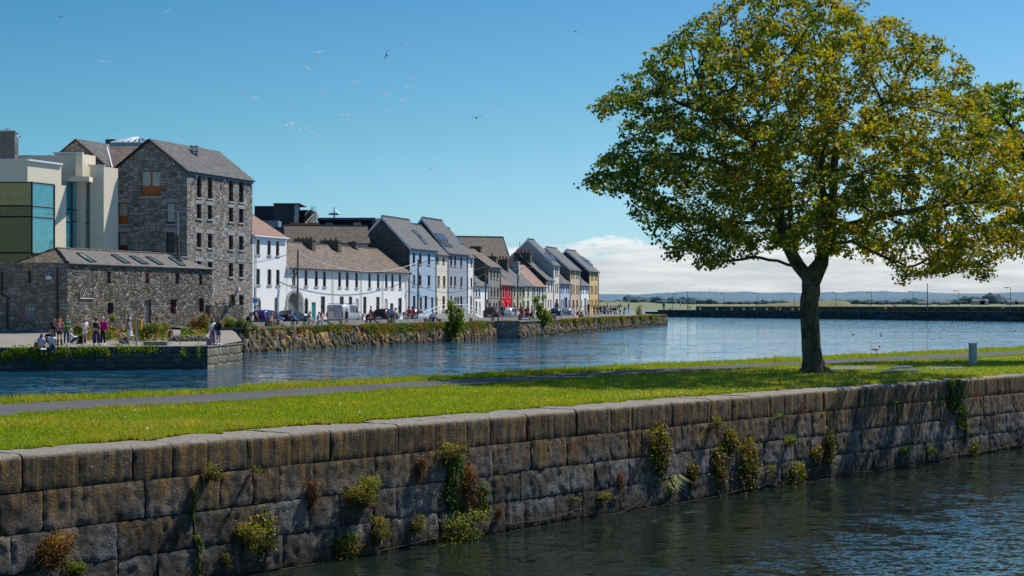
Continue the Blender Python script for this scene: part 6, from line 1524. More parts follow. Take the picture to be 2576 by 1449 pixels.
stander('woman in white top behind the seated pinkish couple', 1250.5, 1.9, ('tee', 'white'), ('trousers', 'black'), ('hair_long', 'blond'), R(20), 'phone')
sitter('bare armed woman in pink trousers sitting low by the parking meter', 1256, ('tank', 'tan'), ('trousers', 'pink'), ('hair_long', 'ginger'), 'sit', R(20), d=.5)
stander('man in black jacket just left of the parking meter', 1259, 1.6, ('long', 'black'), ('trousers', 'black'), ('hair', 'dark'), R(200))
stander('woman in pale denim right of the parking meter', 1268.7, 1.6, ('loose', 'sky'), ('trousers', 'sky'), ('hair_long', 'dark'), R(180), sc=.98)
stander('stocky man in blue shirt and grey shorts seen from behind', 1296.5, 1.8, ('tee', 'denim'), ('shorts', 'grey'), ('hair', 'dark'), R(185), sc=1.06)
stander('woman with long dark hair in dark dress', 1311.5, 1.6, ('tee', 'black'), ('dress', 'navy'), ('hair_long', 'dark'), R(170))
person('person in brown top and pale jeans reclining on the ground', wp(1312, .5, 2.12), wr(1312) + R(60), 'recline', ('tee', 'brown'), ('trousers', 'sky'), ('hair_long', 'hairbrown'), 'white', None, 0, 1.05, G2)
stander('man in maroon shirt and black trousers', 1324.5, 1.4, ('tee', 'maroon'), ('trousers', 'black'), ('hair', 'silver'), R(60))
stander('woman in dark red dress behind the maroon shirted man', 1330, 2.2, ('tee', 'maroon'), ('dress', 'maroon'), ('hair_long', 'dark'), R(20), sc=.95)
stander('bare chested sunburnt man in red shorts', 1337.5, 1.9, None, ('shorts', 'maroon'), ('hair', 'hairbrown'), R(200), 'hip', sc=1.06)
sitter('man in navy sitting right in front of the bare chested man', 1335, ('tee', 'navy'), ('trousers', 'navy'), ('hair', 'ginger'), 'sitlean', R(50), d=.5)
sitter('person in dark clothes sitting near the far parked cars', 1405, ('tee', 'black'), ('shorts', 'navy'), ('hair', 'dark'), 'sitlean', R(30))
stander('person in blue with dark hair standing behind the far parked car', 1397, 3.9, ('long', 'royal'), ('trousers', 'navy'), ('hair', 'hairbrown'), R(20), z=2.7)
stander('white haired person in black standing behind the far parked car', 1402.5, 4.0, ('long', 'black'), ('trousers', 'black'), ('hair', 'silver'), R(-20), z=2.8)
stander('person in white shirt by the rear of the far silver car', 1422.5, 1.6, ('tee', 'white'), ('shorts', 'grey'), ('hair', 'hairbrown'), R(190))
sitter('person in bright red top sitting on the far edge', 1451, ('tee', 'red'), ('trousers', 'black'), ('hair', 'dark'), 'sitlean', R(30))
sitter('bare armed tanned person sitting between the red top and the grey top', 1461.5, ('tank', 'tan'), ('shorts', 'tan'), ('hair', 'dark'), 'sitlean', R(40), skin=1)
sitter('person in pale grey top sitting right of the tanned person', 1472.5, ('tee', 'lilac'), ('shorts', 'tan'), ('hair', 'hairbrown'), 'sitlean', R(20), sc=1.08)
far = [(1495, 2.6, ('long', 'black'), ('trousers', 'black'), 'man in black jacket, leftmost of the far crowd', 'hair', 'dark', None), (1502, 3.2, ('tee', 'navy'), ('trousers', 'black'), 'person with yellow backpack in the far crowd', 'hair', 'dark', 'yellow'), (1510.5, 2.6, ('tee', 'purple'), ('trousers', 'black'), 'woman in purple at the left of the far crowd', 'hair_long', 'dark', 'maroon'),
       (1515.8, 2.2, ('loose', 'lilac'), ('trousers', 'sky'), 'woman in pale denim jacket in the far crowd', 'hair_long', 'dark', None), (1520, 3.6, ('tee', 'black'), ('trousers', 'navy'), 'dark haired woman behind the pale denim jacket', 'hair_long', 'dark', None), (1523.6, 1.9, ('tee', 'purple'), ('trousers', 'black'), 'person in dark purple left of the white striped shirt', 'hair', 'dark', None), (1529.5, 1.7, ('tee', 'white'), ('trousers', 'denim'), 'man in white shirt and jeans in the far crowd', 'hair', 'silver', None),
       (1527.7, 5.0, ('long', 'khaki'), ('trousers', 'black'), 'tall figure in olive standing higher behind the far crowd', 'hair', 'dark', None), (1539.5, 2.0, ('tee', 'black'), ('shorts', 'navy'), 'person with bright blue backpack in the far crowd', 'hair', 'dark', 'sky'), (1544.5, 1.2, ('long', 'black'), ('trousers', 'navy'), 'left of the two tall dark figures at the edge', 'hair', 'dark', None), (1549, 1.2, ('long', 'black'), ('trousers', 'khaki'), 'right of the two tall dark figures at the edge', 'hair', 'hairbrown', None),
       (1561.4, 4.5, ('long', 'black'), ('trousers', 'black'), 'dark figure beside the far yellow lifebuoy post', 'hair', 'dark', None), (1560, 1.2, ('tee', 'white'), ('shorts', 'maroon'), 'person in white shirt and maroon shorts at the far edge', 'hair', 'dark', None), (1570.5, 2.2, ('tee', 'sky'), ('trousers', 'navy'), 'person in light blue near the end of the crowd', 'hair', 'dark', 'navy'), (1581, 4.0, ('long', 'black'), ('trousers', 'sky'), 'last figure of the crowd, standing by the signpost', 'hair_long', 'dark', None), (1519, 1.5, ('tee', 'navy'), ('trousers', 'black'), 'person in navy in the middle of the far crowd', 'hair', 'hairbrown', None), (1535, 3.4, ('tee', 'maroon'), ('trousers', 'black'), 'person in maroon half hidden in the far crowd', 'hair', 'dark', None)]
for x, d, tp, lw, lab, hr_, hc_, bg in far:
 p = lane(x, d); person(lab, (p.x, p.y, 2.105 + (.45 if d > 3.9 else .12 if d > 2.5 else 0)), wr(x) + R(random.choice([20, 170, 190, 60])), random.choice(['stand', 'walk', 'hip']), tp, lw, (hr_, hc_), 'white', bg, 0, 1.06, 'crowd at the far end of the street')
p = P(1669.7, 778, 360); person('figure in teal jacket alone beyond the tip of the embankment', (p.x, p.y, 2.1) if False else (p.x - 0, p.y + 0, p.z - .35), 0, 'stand', ('long', 'teal'), ('trousers', 'black'), ('hair', 'dark'), 'black', None, 0, 1.06)
# ------------------------------------------------------------------ vehicles (local: rear at x=0, nose along +x)
def carpaint(name, col, metal=.2): return plain(name, col, .28, metal, .6, .05)
SHAPES = dict(
 hatch=(1.68, .31, [(0, .70, .34, .86, .88), (.07, .8, .27, .93, .95), (.3, .83, .25, .96, 1.28), (.6, .84, .25, .97, 1.43), (1.5, .84, .25, .96, 1.47), (2.25, .83, .25, .95, 1.41), (2.95, .82, .25, .93, .96), (3.65, .78, .28, .8, .84), (3.92, .66, .34, .6, .64)], (1, 2), (5, 6), (2, 6)),
 saloon=(1.74, .32, [(0, .72, .36, .88, .9), (.08, .82, .3, .97, .99), (.55, .86, .27, .99, 1.02), (1.15, .86, .26, .98, 1.38), (1.7, .86, .26, .96, 1.44), (2.5, .85, .26, .95, 1.41), (3.25, .84, .26, .93, .96), (4.1, .8, .28, .8, .84), (4.42, .68, .36, .6, .64)], (2, 3), (5, 6), (3, 6)),
 suv=(1.84, .36, [(0, .74, .42, .95, .97), (.08, .86, .36, 1.05, 1.07), (.35, .9, .33, 1.08, 1.48), (.7, .9, .33, 1.07, 1.62), (1.8, .9, .33, 1.06, 1.65), (2.55, .89, .33, 1.05, 1.58), (3.3, .88, .33, 1.03, 1.07), (4.1, .85, .36, .92, .96), (4.4, .72, .42, .7, .74)], (1, 2), (5, 6), (2, 6)),
 van=(1.9, .34, [(0, .9, .36, 1.1, 1.86), (.05, .93, .3, 1.12, 1.93), (1.6, .94, .28, 1.12, 1.97), (3.0, .94, .28, 1.12, 1.95), (3.45, .93, .28, 1.12, 1.82), (4.05, .92, .28, 1.1, 1.16), (4.55, .84, .3, .98, 1.02), (4.78, .7, .36, .72, .76)], None, (4, 5), (2, 5)))
def vehicle(label, x, d, shape, paint, cat='car', name='parked_car', plate=True, z=2.11, sc=1.0, flip=False):
 p = lane(x, d); t = lane_dir(x); rz = math.atan2(t.y, t.x) + (math.pi if flip else 0)
 W_, wr_, ST, rear, front_, side = SHAPES[shape]
 root = empty(name, (p.x, p.y, z), label, cat, 'cars parked along the street' if cat != 'van' else None, rz); root.scale = (sc,) * 3
 L = ST[-1][0]
 def ring(s):
  x_, w_, zb, be, ro = s; g = ro - be > .1; wr2 = w_ * (.76 if g else .93)
  if shape == 'van' and g: wr2 = w_ * .93
  r = [(w_ * .93, zb), (w_, zb + (be - zb) * .45), (w_ * .985, be), (wr2, ro - (.06 if g else .015)), (wr2 * .8, ro), (0, ro + .025)]
  return [(x_ - L / 2, a, z_) for a, z_ in r] + [(x_ - L / 2, -a, z_) for a, z_ in r[-2::-1]]
 rings = [ring(s) for s in ST]; n = len(rings[0]); mb = MB(); V = [q for r in rings for q in r]; F_ = []
 for i in range(len(rings) - 1):
  for k in range(n - 1): F_.append((i * n + k, (i + 1) * n + k, (i + 1) * n + k + 1, i * n + k + 1))
  F_.append((i * n + n - 1, (i + 1) * n + n - 1, (i + 1) * n, i * n))
 F_.append(tuple(range(n))); F_.append(tuple((len(rings) - 1) * n + k for k in range(n))[::-1]); mb.add(V, F_)
 mb.build('body', paint, root, True, True)
 def pane(nm, corners, mat='glass', inset=.1, off_=.012):
  q = [Vector(c) for c in corners]; c = sum(q, Vector()) / len(q); nn = (q[1] - q[0]).cross(q[2] - q[0]).normalized()
  if nn.dot(c - Vector((0, 0, .7))) < 0: nn = -nn
  q = [lerp(v, c, inset) + nn * off_ for v in q]; m = MB(); m.add(q, [tuple(range(len(q)))]); return m.build(nm, M[mat], root, False, True)
 for sgn in (0, 1):
  def pt(i, k): return rings[i][k if not sgn else n - 1 - k]
  a, b_ = side; ids = list(range(a, b_))
  for i in ids:
   i2 = i + 1 if i + 1 <= b_ else i
   if shape == 'van' and i < 3 and not (i == 2): continue
   pane('side_window', [pt(i, 2), pt(i + 1, 2), pt(i + 1, 3), pt(i, 3)])
 if rear: pane('rear_window', [rings[rear[0]][3], rings[rear[0]][n - 4], rings[rear[1]][n - 4], rings[rear[1]][3]], inset=.08)
 pane('windscreen', [rings[front_[0]][3], rings[front_[0]][n - 4], rings[front_[1]][n - 4], rings[front_[1]][3]], inset=.06)
 for wx in (L * .19, L * .8):
  for s in (-1, 1):
   m = MB(); y = s * (W_ / 2 - .1); c = Vector((wx - L / 2, y, wr_)); vs = []
   m.tube([c + Vector((0, -.11, 0)), c + Vector((0, -.09, 0)), c + Vector((0, .09, 0)), c + Vector((0, .11, 0))], [wr_ * .9, wr_, wr_, wr_ * .9], 16); w_ = m.build('wheel', M['rubber'], root, True, True)
   m = MB(); o_ = Vector((0, s * .115, 0)); m.tube([c + o_ * .9, c + o_ * 1.02], [wr_ * .66, wr_ * .6], 12)
   for k in range(5): a = k * 1.257; m.tube([c + o_ * 1.03, c + o_ * 1.05 + Vector((math.cos(a) * wr_ * .6, 0, math.sin(a) * wr_ * .6))], .03, 4)
   m.build('rim', M['grey_metal'], w_, True, True)
 zb = ST[1][3]
 for s in (-1, 1):
  m = MB(); y = s * ST[1][1] * .86
  if shape == 'van': m.box((-L / 2 - .01, s * .86, .75), .06, .12, .42)
  else: m.box((-L / 2 + .06, y, zb - .12), .12, .2, .24 if shape != 'hatch' else .34)
  m.build('tail_light', M['tail_red'], root, False, True)
  m = MB(); m.box((L / 2 - .2, s * ST[-2][1] * .8, ST[-2][3] - .2), .2, .28, .14); m.build('headlight', M['white_metal'], root, False, True)
  m = MB(); m.ball((ST[front_[0]][0] + .35 - L / 2, s * (W_ / 2 + .06), zb + .08), .06, .1, .075, 8, 5); m.build('wing_mirror', paint, root, True, True)
 m = MB(); m.box((-L / 2 - .02, 0, .5), .03, .52, .12); m.build('number_plate', M['white_trim'], root, False, True)
 m = MB(); m.box((-L / 2 + .03, 0, .3), .1, W_ * .84, .16); m.box((L / 2 - .06, 0, .3), .1, W_ * .74, .16); m.build('bumper', M['gutter'], root, False, True)
 return root, L, rz
M['tail_red'] = plain('tail_lamp_red', (.45, .01, .012), .25)
vehicle('royal blue hatchback with its red tail lights, leftmost of the parked cars', 672, 3.2, 'hatch', carpaint('royal_blue_paint', (.012, .03, .2)))
vehicle('dark green saloon parked in front of the arched gate', 733, 3.2, 'saloon', carpaint('dark_green_paint', (.006, .018, .016)))
vn, Lv, rz_ = vehicle('silver white panel van with a roof rack and twin rear doors', 868, 3.2, 'van', carpaint('silver_van_paint', (.5, .52, .54)), 'van', 'panel_van')
b = MB(); b.box((-Lv / 2 - .012, 0, .6), .012, .02, 1.2); b.build('rear_door_seam', M['black'], vn, False, True)
for s in (-1, 1):
 b = MB(); b.box((-Lv / 2 - .014, s * .45, 1.25), .02, .62, .5); b.build('rear_panel', plain('van_panel_grey', (.4, .41, .42), .4), vn, False, True)
b = MB()
for s in (-.8, .8): b.tube([(-Lv / 2 + .2, s, 2.06), (.6, s, 2.06)], .025, 5)
for q in (-2, -1, 0): b.tube([(q, -.8, 1.94), (q, -.8, 2.06), (q, .8, 2.06), (q, .8, 1.94)], .025, 5)
b.build('roof_rack', M['black'], vn, False, True)
vehicle('dark charcoal hatchback right of the van and motorcycle', 972, 3.2, 'hatch', carpaint('charcoal_paint', (.012, .014, .017)), sc=1.04)
vehicle('white hatchback behind the three people with red rucksacks', 1046, 3.0, 'hatch', carpaint('pearl_white_paint', (.6, .6, .58)))
vehicle('brown people carrier seen from behind, near the parking meter', 1247, 3.3, 'suv', carpaint('brown_carrier_paint', (.07, .045, .035)), sc=1.04)
vehicle('white compact car right of the parking meter', 1284, 3.0, 'suv', carpaint('bright_white_paint', (.62, .63, .64)), sc=.95)
vehicle('small red car half hidden behind the woman in the dark dress', 1310, 3.4, 'hatch', carpaint('red_car_paint', (.4, .05, .02)))
vehicle('dark blue car by the foot of the tall pink cream house', 1400, 3.2, 'hatch', carpaint('navy_car_paint', (.02, .05, .1)))
vehicle('silver blue car at the end of the parked row', 1428, 2.8, 'hatch', carpaint('silver_blue_paint', (.22, .27, .32)))
def motorcycle():
 p = lane(911, 2.9); t = lane_dir(911); root = empty('motorcycle', (p.x, p.y, 2.11), 'red and black motorcycle parked right behind the van', 'motorcycle', None, math.atan2(t.y, t.x) + .5)
 for x in (-.68, .68):
  m = MB(); m.tube([(x, -.06, .3), (x, .06, .3)], [.3, .3], 14); w_ = m.build('wheel', M['rubber'], root, True, True); m = MB(); m.tube([(x, -.066, .3), (x, .066, .3)], [.18, .18], 10); m.build('rim', M['grey_metal'], w_, True, True)
 m = MB(); m.tube([(-.5, 0, .78), (-.1, 0, .72), (.1, 0, .85), (.38, 0, .88), (.5, 0, .75)], [.08, .13, .15, .13, .06], 8); m.build('tank', M['red_paint'], root, True, True)
 m = MB(); m.tube([(-.85, 0, .86), (-.5, 0, .8), (-.05, 0, .78)], [.07, .12, .1], 7); m.build('seat', M['black'], root, True, True)
 m = MB(); m.ball((0, 0, .45), .3, .16, .2, 8, 6); m.tube([(-.1, .14, .3), (-.8, .16, .35)], .05, 6); m.build('engine', M['grey_metal'], root, True, True)
 m = MB()
 for s in (-1, 1): m.tube([(.68, s * .08, .3), (.42, s * .08, 1.0)], .03, 5)
 m.tube([(.3, -.36, 1.06), (.42, 0, 1.02), (.3, .36, 1.06)], .022, 5); m.build('fork', M['grey_metal'], root, False, True)
 m = MB(); m.ball((.55, 0, .92), .1, .1, .1, 8, 6); m.build('headlight', M['white_metal'], root, True, True)
motorcycle()

# ------------------------------------------------------------------ poles, cables, signs
def upole(label, x, ytop, pt, arm=None, z0=2.1, r=.12, name='utility_pole', box=False):
 X, Y = pt; top = EYE - Y * (ytop - HY) / K; root = empty(name, (X, Y, z0), label, 'pole', 'timber poles along the street')
 m = MB(); m.tube([(X, Y, z0), (X + .03, Y, (z0 + top) / 2), (X + .05, Y, top)], [r, r * .9, r * .75], 8); m.build('shaft', M['wood_pole'], root)
 if arm:
  m = MB(); a = Vector((X + .05, Y, top - .6)); m.tube([a, a + Vector((.9, -.5, .35)), a + Vector((1.6, -.9, .45))], .04, 5); m.box(tuple(a + Vector((1.8, -1.0, .4))), .6, .2, .1, (.87, -.5)); m.build('lamp_arm', M['grey_metal'], root)
 m = MB(); m.box((X + .14, Y - .12, top - 1.9), .18, .15, .4); m.build('junction_box', M['grey_metal'], root)
 return Vector((X + .05, Y, top - .3))
def facpt(x, d): q = FP(x); n_ = Vector((.94, -.33)); q2 = q + n_ * d; k = (x - CX) / K; s = (k * q2.y - q2.x) / (.33 - k * .94); return (q2.x + .33 * s, q2.y + .94 * s)
t1 = upole('timber pole with a cable coil in front of the arched gate', 750, 628, facpt(748, 1.2)); t2 = upole('timber pole with a street lamp arm by the pale blue house', 1051, 653, facpt(1051, 1.1), True)
t3 = upole('timber pole in front of the bare plaster house, carrying the orange lifebuoy box', 1221, 664, facpt(1221, 1.6)); t4 = upole('timber pole with a lamp arm by the sage cottage', 1302, 670, facpt(1302, 1.6), True)
m = MB(); c = t1 + Vector((-.25, -.1, -1.9)); m.tube([c + Vector((math.cos(a) * .2, -.05, math.sin(a) * .3)) for a in np.linspace(0, 6.3, 14)], .06, 5); tag(m.build('cable_coil', M['black']), 'black coil of spare cable hung on the leftmost timber pole', 'cable coil')
def cable(label, a, b_, sag, mat='wire', r=.018):
 a, b_ = Vector(a), Vector(b_); m = MB(); m.tube([lerp(a, b_, f) - Vector((0, 0, sag * 4 * f * (1 - f))) for f in np.linspace(0, 1, 15)], r, 4); tag(m.build('overhead_cable', M[mat]), label, 'cable', 'overhead cables along the street')
cable('pale sagging cable from the leftmost pole across the terrace to the blue house', t1, t2, 1.5, 'wire_pale', .03)
cable('dark cable from the pole by the blue house to the pole before the plaster house', t2, t3, 1.0); cable('second lower cable between the blue house pole and the plaster house pole', t2 - Vector((0, 0, 1.2)), t3 - Vector((0, 0, 1)), .9)
cable('cable from the plaster house pole to the sage cottage pole', t3, t4, .5); cable('cable from the leftmost pole down to the wall of the white three storey house', t1 - Vector((0, 0, 1)), P(723, 690, 172.0), .3)
cable('long thin cable from the warehouse lamp post to the white three storey house', P(452, 625, 151.5), P(722, 640, 172.0), .9, r=.014); cable('short cable from the blue house pole to the end of the terrace eaves', t2 - Vector((0, 0, .8)), P(1029, 686, 201), .1)
def lamp_mill():
 Y = 151.2; X = Y * (447.5 - CX) / K; root = empty('street_lamp', (X, Y, 2), 'grey twin-arm street lamp in front of the stone warehouse gable', 'street lamp')
 z = lambda y: EYE - Y * (y - HY) / K
 m = MB(); m.tube([(X, Y, 2), (X, Y, z(592))], [.15, .12], 8); m.build('timber_stub', M['wood_pole'], root)
 m = MB(); m.tube([(X, Y, z(600)), (X, Y, z(532))], [.07, .05], 8); m.build('column', M['grey_metal'], root)
 for s, xe, ye in ((-1, 418, 527.5), (1, 474, 531)):
  m = MB(); e = P(xe, ye, Y); m.tube([(X, Y, z(534)), lerp(Vector((X, Y, z(533))), e, .6), e], .035, 5); m.build('arm', M['grey_metal'], root); m = MB(); m.box(tuple(e + Vector((s * .15, 0, -.04))), .62, .24, .09); m.build('lamp_head', M['grey_metal'], root)
 m = MB(); c = Vector((X, Y - .15, z(607)))
 for k in range(3): m.tube([c + Vector((math.cos(a) * (.25 + .1 * k), -.05 * k, math.sin(a) * (.3 + .12 * k) - .2 * k)) for a in np.linspace(0, 6.3, 12)], .02, 4)
 m.build('cable_loops', M['black'], root)
lamp_mill()
M['sign_blue'] = plain('sign_sky_blue', (.03, .4, .72), .5, var=.04); M['sign_purple'] = plain('sign_violet', (.2, .17, .42), .5, var=.04)
def parking_sign():
 X, Y = facpt(641, 1.4); root = empty('parking_sign', (X, Y, 2.1), 'blue and white parking sign on a grey post beside the warehouse corner', 'sign'); z = lambda y: EYE - Y * (y - HY) / K
 m = MB(); m.tube([(X, Y, 2.1), (X, Y, z(724))], .05, 6); m.build('post', M['grey_metal'], root)
 n_ = Vector((.3, -.95, 0)); c = Vector((X, Y, 0)) + n_ * .07
 for nm, y0, y1, mat in (('white_panel', 748, 752, 'white_trim'), ('violet_panel', 752.2, 756, 'sign_purple'), ('blue_panel', 756.2, 762.5, 'sign_blue'), ('small_panel', 769, 776, 'sign_blue')):
  m = MB(); m.box((c.x, c.y, z(y1)), .42 if nm != 'small_panel' else .25, .03, z(y0) - z(y1), (.95, .3)); m.build(nm, M[mat], root)
parking_sign()
for x, y, pt, lab in ((1052, 748, None, 'small blue notice on the timber pole by the pale blue house'), (1222, 727, None, 'small blue notice on the timber pole before the plaster house'), (1303.5, 731, None, 'small blue notice on the timber pole by the sage cottage')):
 X, Y = facpt(x, 1.1 if x < 1100 else 1.6); c = P(x, y, Y - .22); m = MB(); m.box(tuple(c), .3, .03, .62, (.95, .3)); tag(m.build('notice', M['sign_blue']), lab, 'sign', 'blue notices on poles')
def buoy_box(label, c, post_z, w_=.62, mat='yellow', sz=1.0):
 root = empty('lifebuoy_box', (c[0], c[1], post_z), label, 'lifebuoy box'); c = Vector(c)
 m = MB(); hw, hh = w_ / 2 * sz, .36 * sz
 pr = [(-hw, -hh), (hw, -hh), (hw * 1.05, hh * .55), (0, hh), (-hw * 1.05, hh * .55)]
 m.add([(c.x + a, c.y - .1, c.z + b_) for a, b_ in pr] + [(c.x + a, c.y + .1, c.z + b_) for a, b_ in pr], [(0, 1, 2, 3, 4), (9, 8, 7, 6, 5)] + [(i, i + 5, (i + 1) % 5 + 5, (i + 1) % 5) for i in range(5)]); m.build('housing', M[mat], root)
 m = MB(); m.tube([(c.x, c.y - .16, post_z), (c.x, c.y - .16, c.z + hh * 1.05)], .055 * sz, 6); m.build('post', M['grey_metal'], root)
 m = MB(); m.box((c.x, c.y - .14, c.z + .02), w_ * .8 * sz, .05, .07); m.build('crossbar', M['grey_metal'], root)
q = qp(343, 869.5); z_ = EYE - q[1] * (814 - HY) / K; buoy_box('amber yellow lifebuoy box on a grey post, standing on the lower quay', (q[0], q[1] + .16, z_), q[2])
X, Y = facpt(1223.5, 1.75); z_ = EYE - Y * (758.5 - HY) / K; buoy_box('orange lifebuoy box fixed to the timber pole by the ramp', (X, Y - .2, z_), z_ - .5, .5, sz=.95)
p = lane(1556.7, 2.5); buoy_box('small yellow lifebuoy box on a post in the far crowd', (p.x, p.y, EYE - p.y * (772 - HY) / K), 2.1, .7)
m = MB(); q = qp(322.8, 866); m.tube([q, (q[0], q[1], q[2] + .95)], .035, 6); e = qp(362, 866); m.tube([(q[0], q[1], q[2] + .9), (e[0], e[1], e[2] + .05)], .03, 5); tag(m.build('quay_handrail', M['grey_metal']), 'short sloping handrail beside the yellow sign on the lower quay', 'handrail')
m = MB(); q = qp(430, 866); m.tube([q, (q[0], q[1], q[2] + .8)], .035, 6); e = qp(456, 866); m.tube([(q[0], q[1], q[2] + .78), (e[0], e[1], e[2] + .05)], .03, 5); tag(m.build('quay_handrail', M['grey_metal']), 'second sloping handrail right of the concrete block', 'handrail')
p = lane(1263, .9); m = MB(); m.box((p.x, p.y, 2.1), .38, .3, 1.45); m.box((p.x, p.y, 3.55), .34, .28, .22, (1, 0), 0, .6); root = empty('parking_meter', (p.x, p.y, 2.1), 'dark blue parking ticket machine at the street edge', 'ticket machine'); m.build('cabinet', plain('machine_navy', (.025, .035, .06), .5), root); m = MB(); m.box((p.x, p.y - .16, 3.1), .2, .03, .25); m.build('screen', M['lead'], root)
p = lane(985 + 10, 1.0); m = MB(); m.tube([(p.x, p.y, 2.1), (p.x, p.y, 3.75)], .04, 6); m.box((p.x, p.y - .04, 3.45), .26, .04, .3); tag(m.build('small_sign', M['grey_metal']), 'small grey sign plate on a thin post right of the ginger haired person', 'sign')
p = lane(1480, 2.2); m = MB(); m.tube([(p.x, p.y, 2.1), (p.x, p.y, 4.2)], .09, 6); m.box((p.x, p.y, 3.0), .4, .3, 1.1); tag(m.build('post_box', M['black']), 'dark post with a box at the foot of the white house near the end', 'post')
p = lane(1581.5, 4.5); m = MB(); m.tube([(p.x, p.y, 2.1), (p.x, p.y, EYE - p.y * (743 - HY) / K)], .05, 6); m.box((p.x, p.y - .06, EYE - p.y * (758 - HY) / K), .5, .04, .45); tag(m.build('signpost', M['grey_metal']), 'tall thin signpost at the end of the street beyond the crowd', 'sign')
c = lane(704, .8); m = MB(); m.ball((c.x, c.y, 2.28), .42, .34, .3, 9, 6); tag(m.build('boulder', M['rubble_dark']), 'rounded boulder beside the low wall in front of the dark green car', 'boulder')
p, q = lane(1268, 1.1), lane(1300, 1.1); m = MB()
for f in np.linspace(0, 1, 5): c = lerp(p, q, f); m.tube([(c.x, c.y, 2.1), (c.x, c.y, 3.1)], .03, 5)
m.tube([(p.x, p.y, 3.1), (q.x, q.y, 3.1)], .03, 5); tag(m.build('edge_railing', M['grey_metal']), 'short grey railing between the ticket machine and the blue shirted man', 'railing')
# concrete ramp with white tubular railing in front of the blue, cream and grey houses
def ramp():
 XR = [1062, 1085, 1105, 1125, 1150, 1175, 1195, 1214]; Z_ = [2.15, 2.55, 2.95, 3.1, 3.1, 3.05, 2.75, 2.2]
 fr = [facpt(x, 2.9) for x in XR]; bk = [facpt(x, .35) for x in XR]
 root = empty('access_ramp', (*fr[3], 2.1), 'pale concrete access ramp in front of the blue, cream and grey houses', 'ramp'); m = MB()
 for i in range(len(XR) - 1):
  a, b_, c, d = v3(fr[i], Z_[i]), v3(fr[i + 1], Z_[i + 1]), v3(bk[i + 1], Z_[i + 1]), v3(bk[i], Z_[i]); m.quad(a, b_, c, d); m.quad(v3(fr[i], 2), v3(fr[i + 1], 2), b_, a)
 m.build('ramp_body', M['concrete'], root)
 ra = empty('ramp_railing', (*fr[3], 2.9), 'white tubular railing curving along the ramp', 'railing'); m = MB()
 for h in (1.0, .52): m.tube([v3(f, z + h) for f, z in zip(fr, Z_)], .04, 5)
 m.build('rails', M['white_metal'], ra)
 for f, z in zip(fr, Z_): m = MB(); m.tube([v3(f, z), v3(f, z + 1.0)], .04, 5); m.build('post', M['white_metal'], ra)
ramp()
# black railing before the far houses
XR = [1427 + i * 6.0 for i in range(14)]; pts = [facpt(x, 2.6) for x in XR]; ra = empty('area_railing', (*pts[6], 2.1), 'thin black railing in front of the tan, white and ochre houses', 'railing'); m = MB()
m.tube([v3(q, 3.9) for q in pts], .035, 4); m.tube([v3(q, 2.9) for q in pts], .025, 4); m.build('rails', M['black'], ra)
for q in pts: m = MB(); m.tube([v3(q, 2.1), v3(q, 3.95)], .03, 4); m.build('post', M['black'], ra)
# ------------------------------------------------------------------ the long pier
PA, PB = Vector((54.7, 598.0)), Vector((126.6, 422.0)); PD = (PB - PA).normalized(); PN = Vector((-PD.y, PD.x))   # PN points away
if PN.y < 0: PN = -PN
PB2 = PA + PD * 330; PA2 = PA - PD * 8
M['pier_stone'] = rubble('pier_masonry', [(0, (.05, .052, .05)), (.6, (.09, .09, .083)), (1, (.15, .145, .13))], .7, (1, 1.9, 1), (.04, .04, .038), .04, .4, .5, (.025, .03, .02), .5)
root = empty('harbour_pier', (90, 510, 0), 'long low stone pier across the river mouth with a grassy top', 'pier')
wf = Wall(PA2, PB2, -1, 2.3); mb = MB(); wf.geom(mb); we = Wall(PA2 + PN * 16, PA2, -1, 2.3); we.geom(mb); mb.build('pier_wall', M['pier_stone'], root)
mb = MB(); q = [v3(PA2, 2.3), v3(PB2, 2.3), v3(PB2 + PN * 16, 2.32), v3(PA2 + PN * 16, 2.32)]; mb.quad(*q); tag(mb.build('pier_green', M['lawn']), kind='structure')
mb = MB(); mb.quad(*[v3(a, z) for a, z in ((PA2 + PD * 150 + PN * 1.5, 2.33), (PB2 + PN * 1.5, 2.33), (PB2 + PN * 5, 2.335), (PA2 + PD * 150 + PN * 5, 2.335))]); tag(mb.build('pier_road', M['street']), kind='structure')
mb = MB()
for i in range(80):
 c = PA2 + PD * (i + .5) * 4.2 + PN * .4; mb.box((c.x, c.y, 2.3), 4.15, .8, .12 + random.uniform(-.015, .015), (PD.x, PD.y))
mb.build('coping', M['concrete_dark'], root)
pw = empty('pier_parapet', (90, 515, 2.3), 'dark stone parapet wall along the back of the pier', 'wall'); mb = MB(); w2 = Wall(PA + PN * 11, PB2 + PN * 11, 2.25, 3.65); w2.geom(mb); e2 = Wall(PA + PN * 12, PA + PN * 11, 2.25, 3.65); e2.geom(mb); mb.quad(v3(PA + PN * 11, 3.65), v3(PB2 + PN * 11, 3.65), v3(PB2 + PN * 11.8, 3.65), v3(PA + PN * 11.8, 3.65)); mb.build('wall', M['pier_stone'], pw)
mb = MB(); w3 = Wall(PA2 - PD * 14 + PN * 2, PA2 + PN * 2, -1, 1.7); w3.geom(mb); mb.quad(v3(w3.A, 1.7), v3(w3.B, 1.7), v3(w3.B + PN * 8, 1.7), v3(w3.A + PN * 8, 1.7)); tag(mb.build('pier_step', M['pier_stone']), 'lower stone landing at the tip of the pier behind the embankment', 'landing')
def on_pier(x, d): return Vector(ray_line(x, [tuple(PA + PN * d - PD * 20), tuple(PB2 + PN * d)]))
M['lamp_blue'] = plain('blue_grey_lamp_post', (.06, .11, .14), .5, .3)
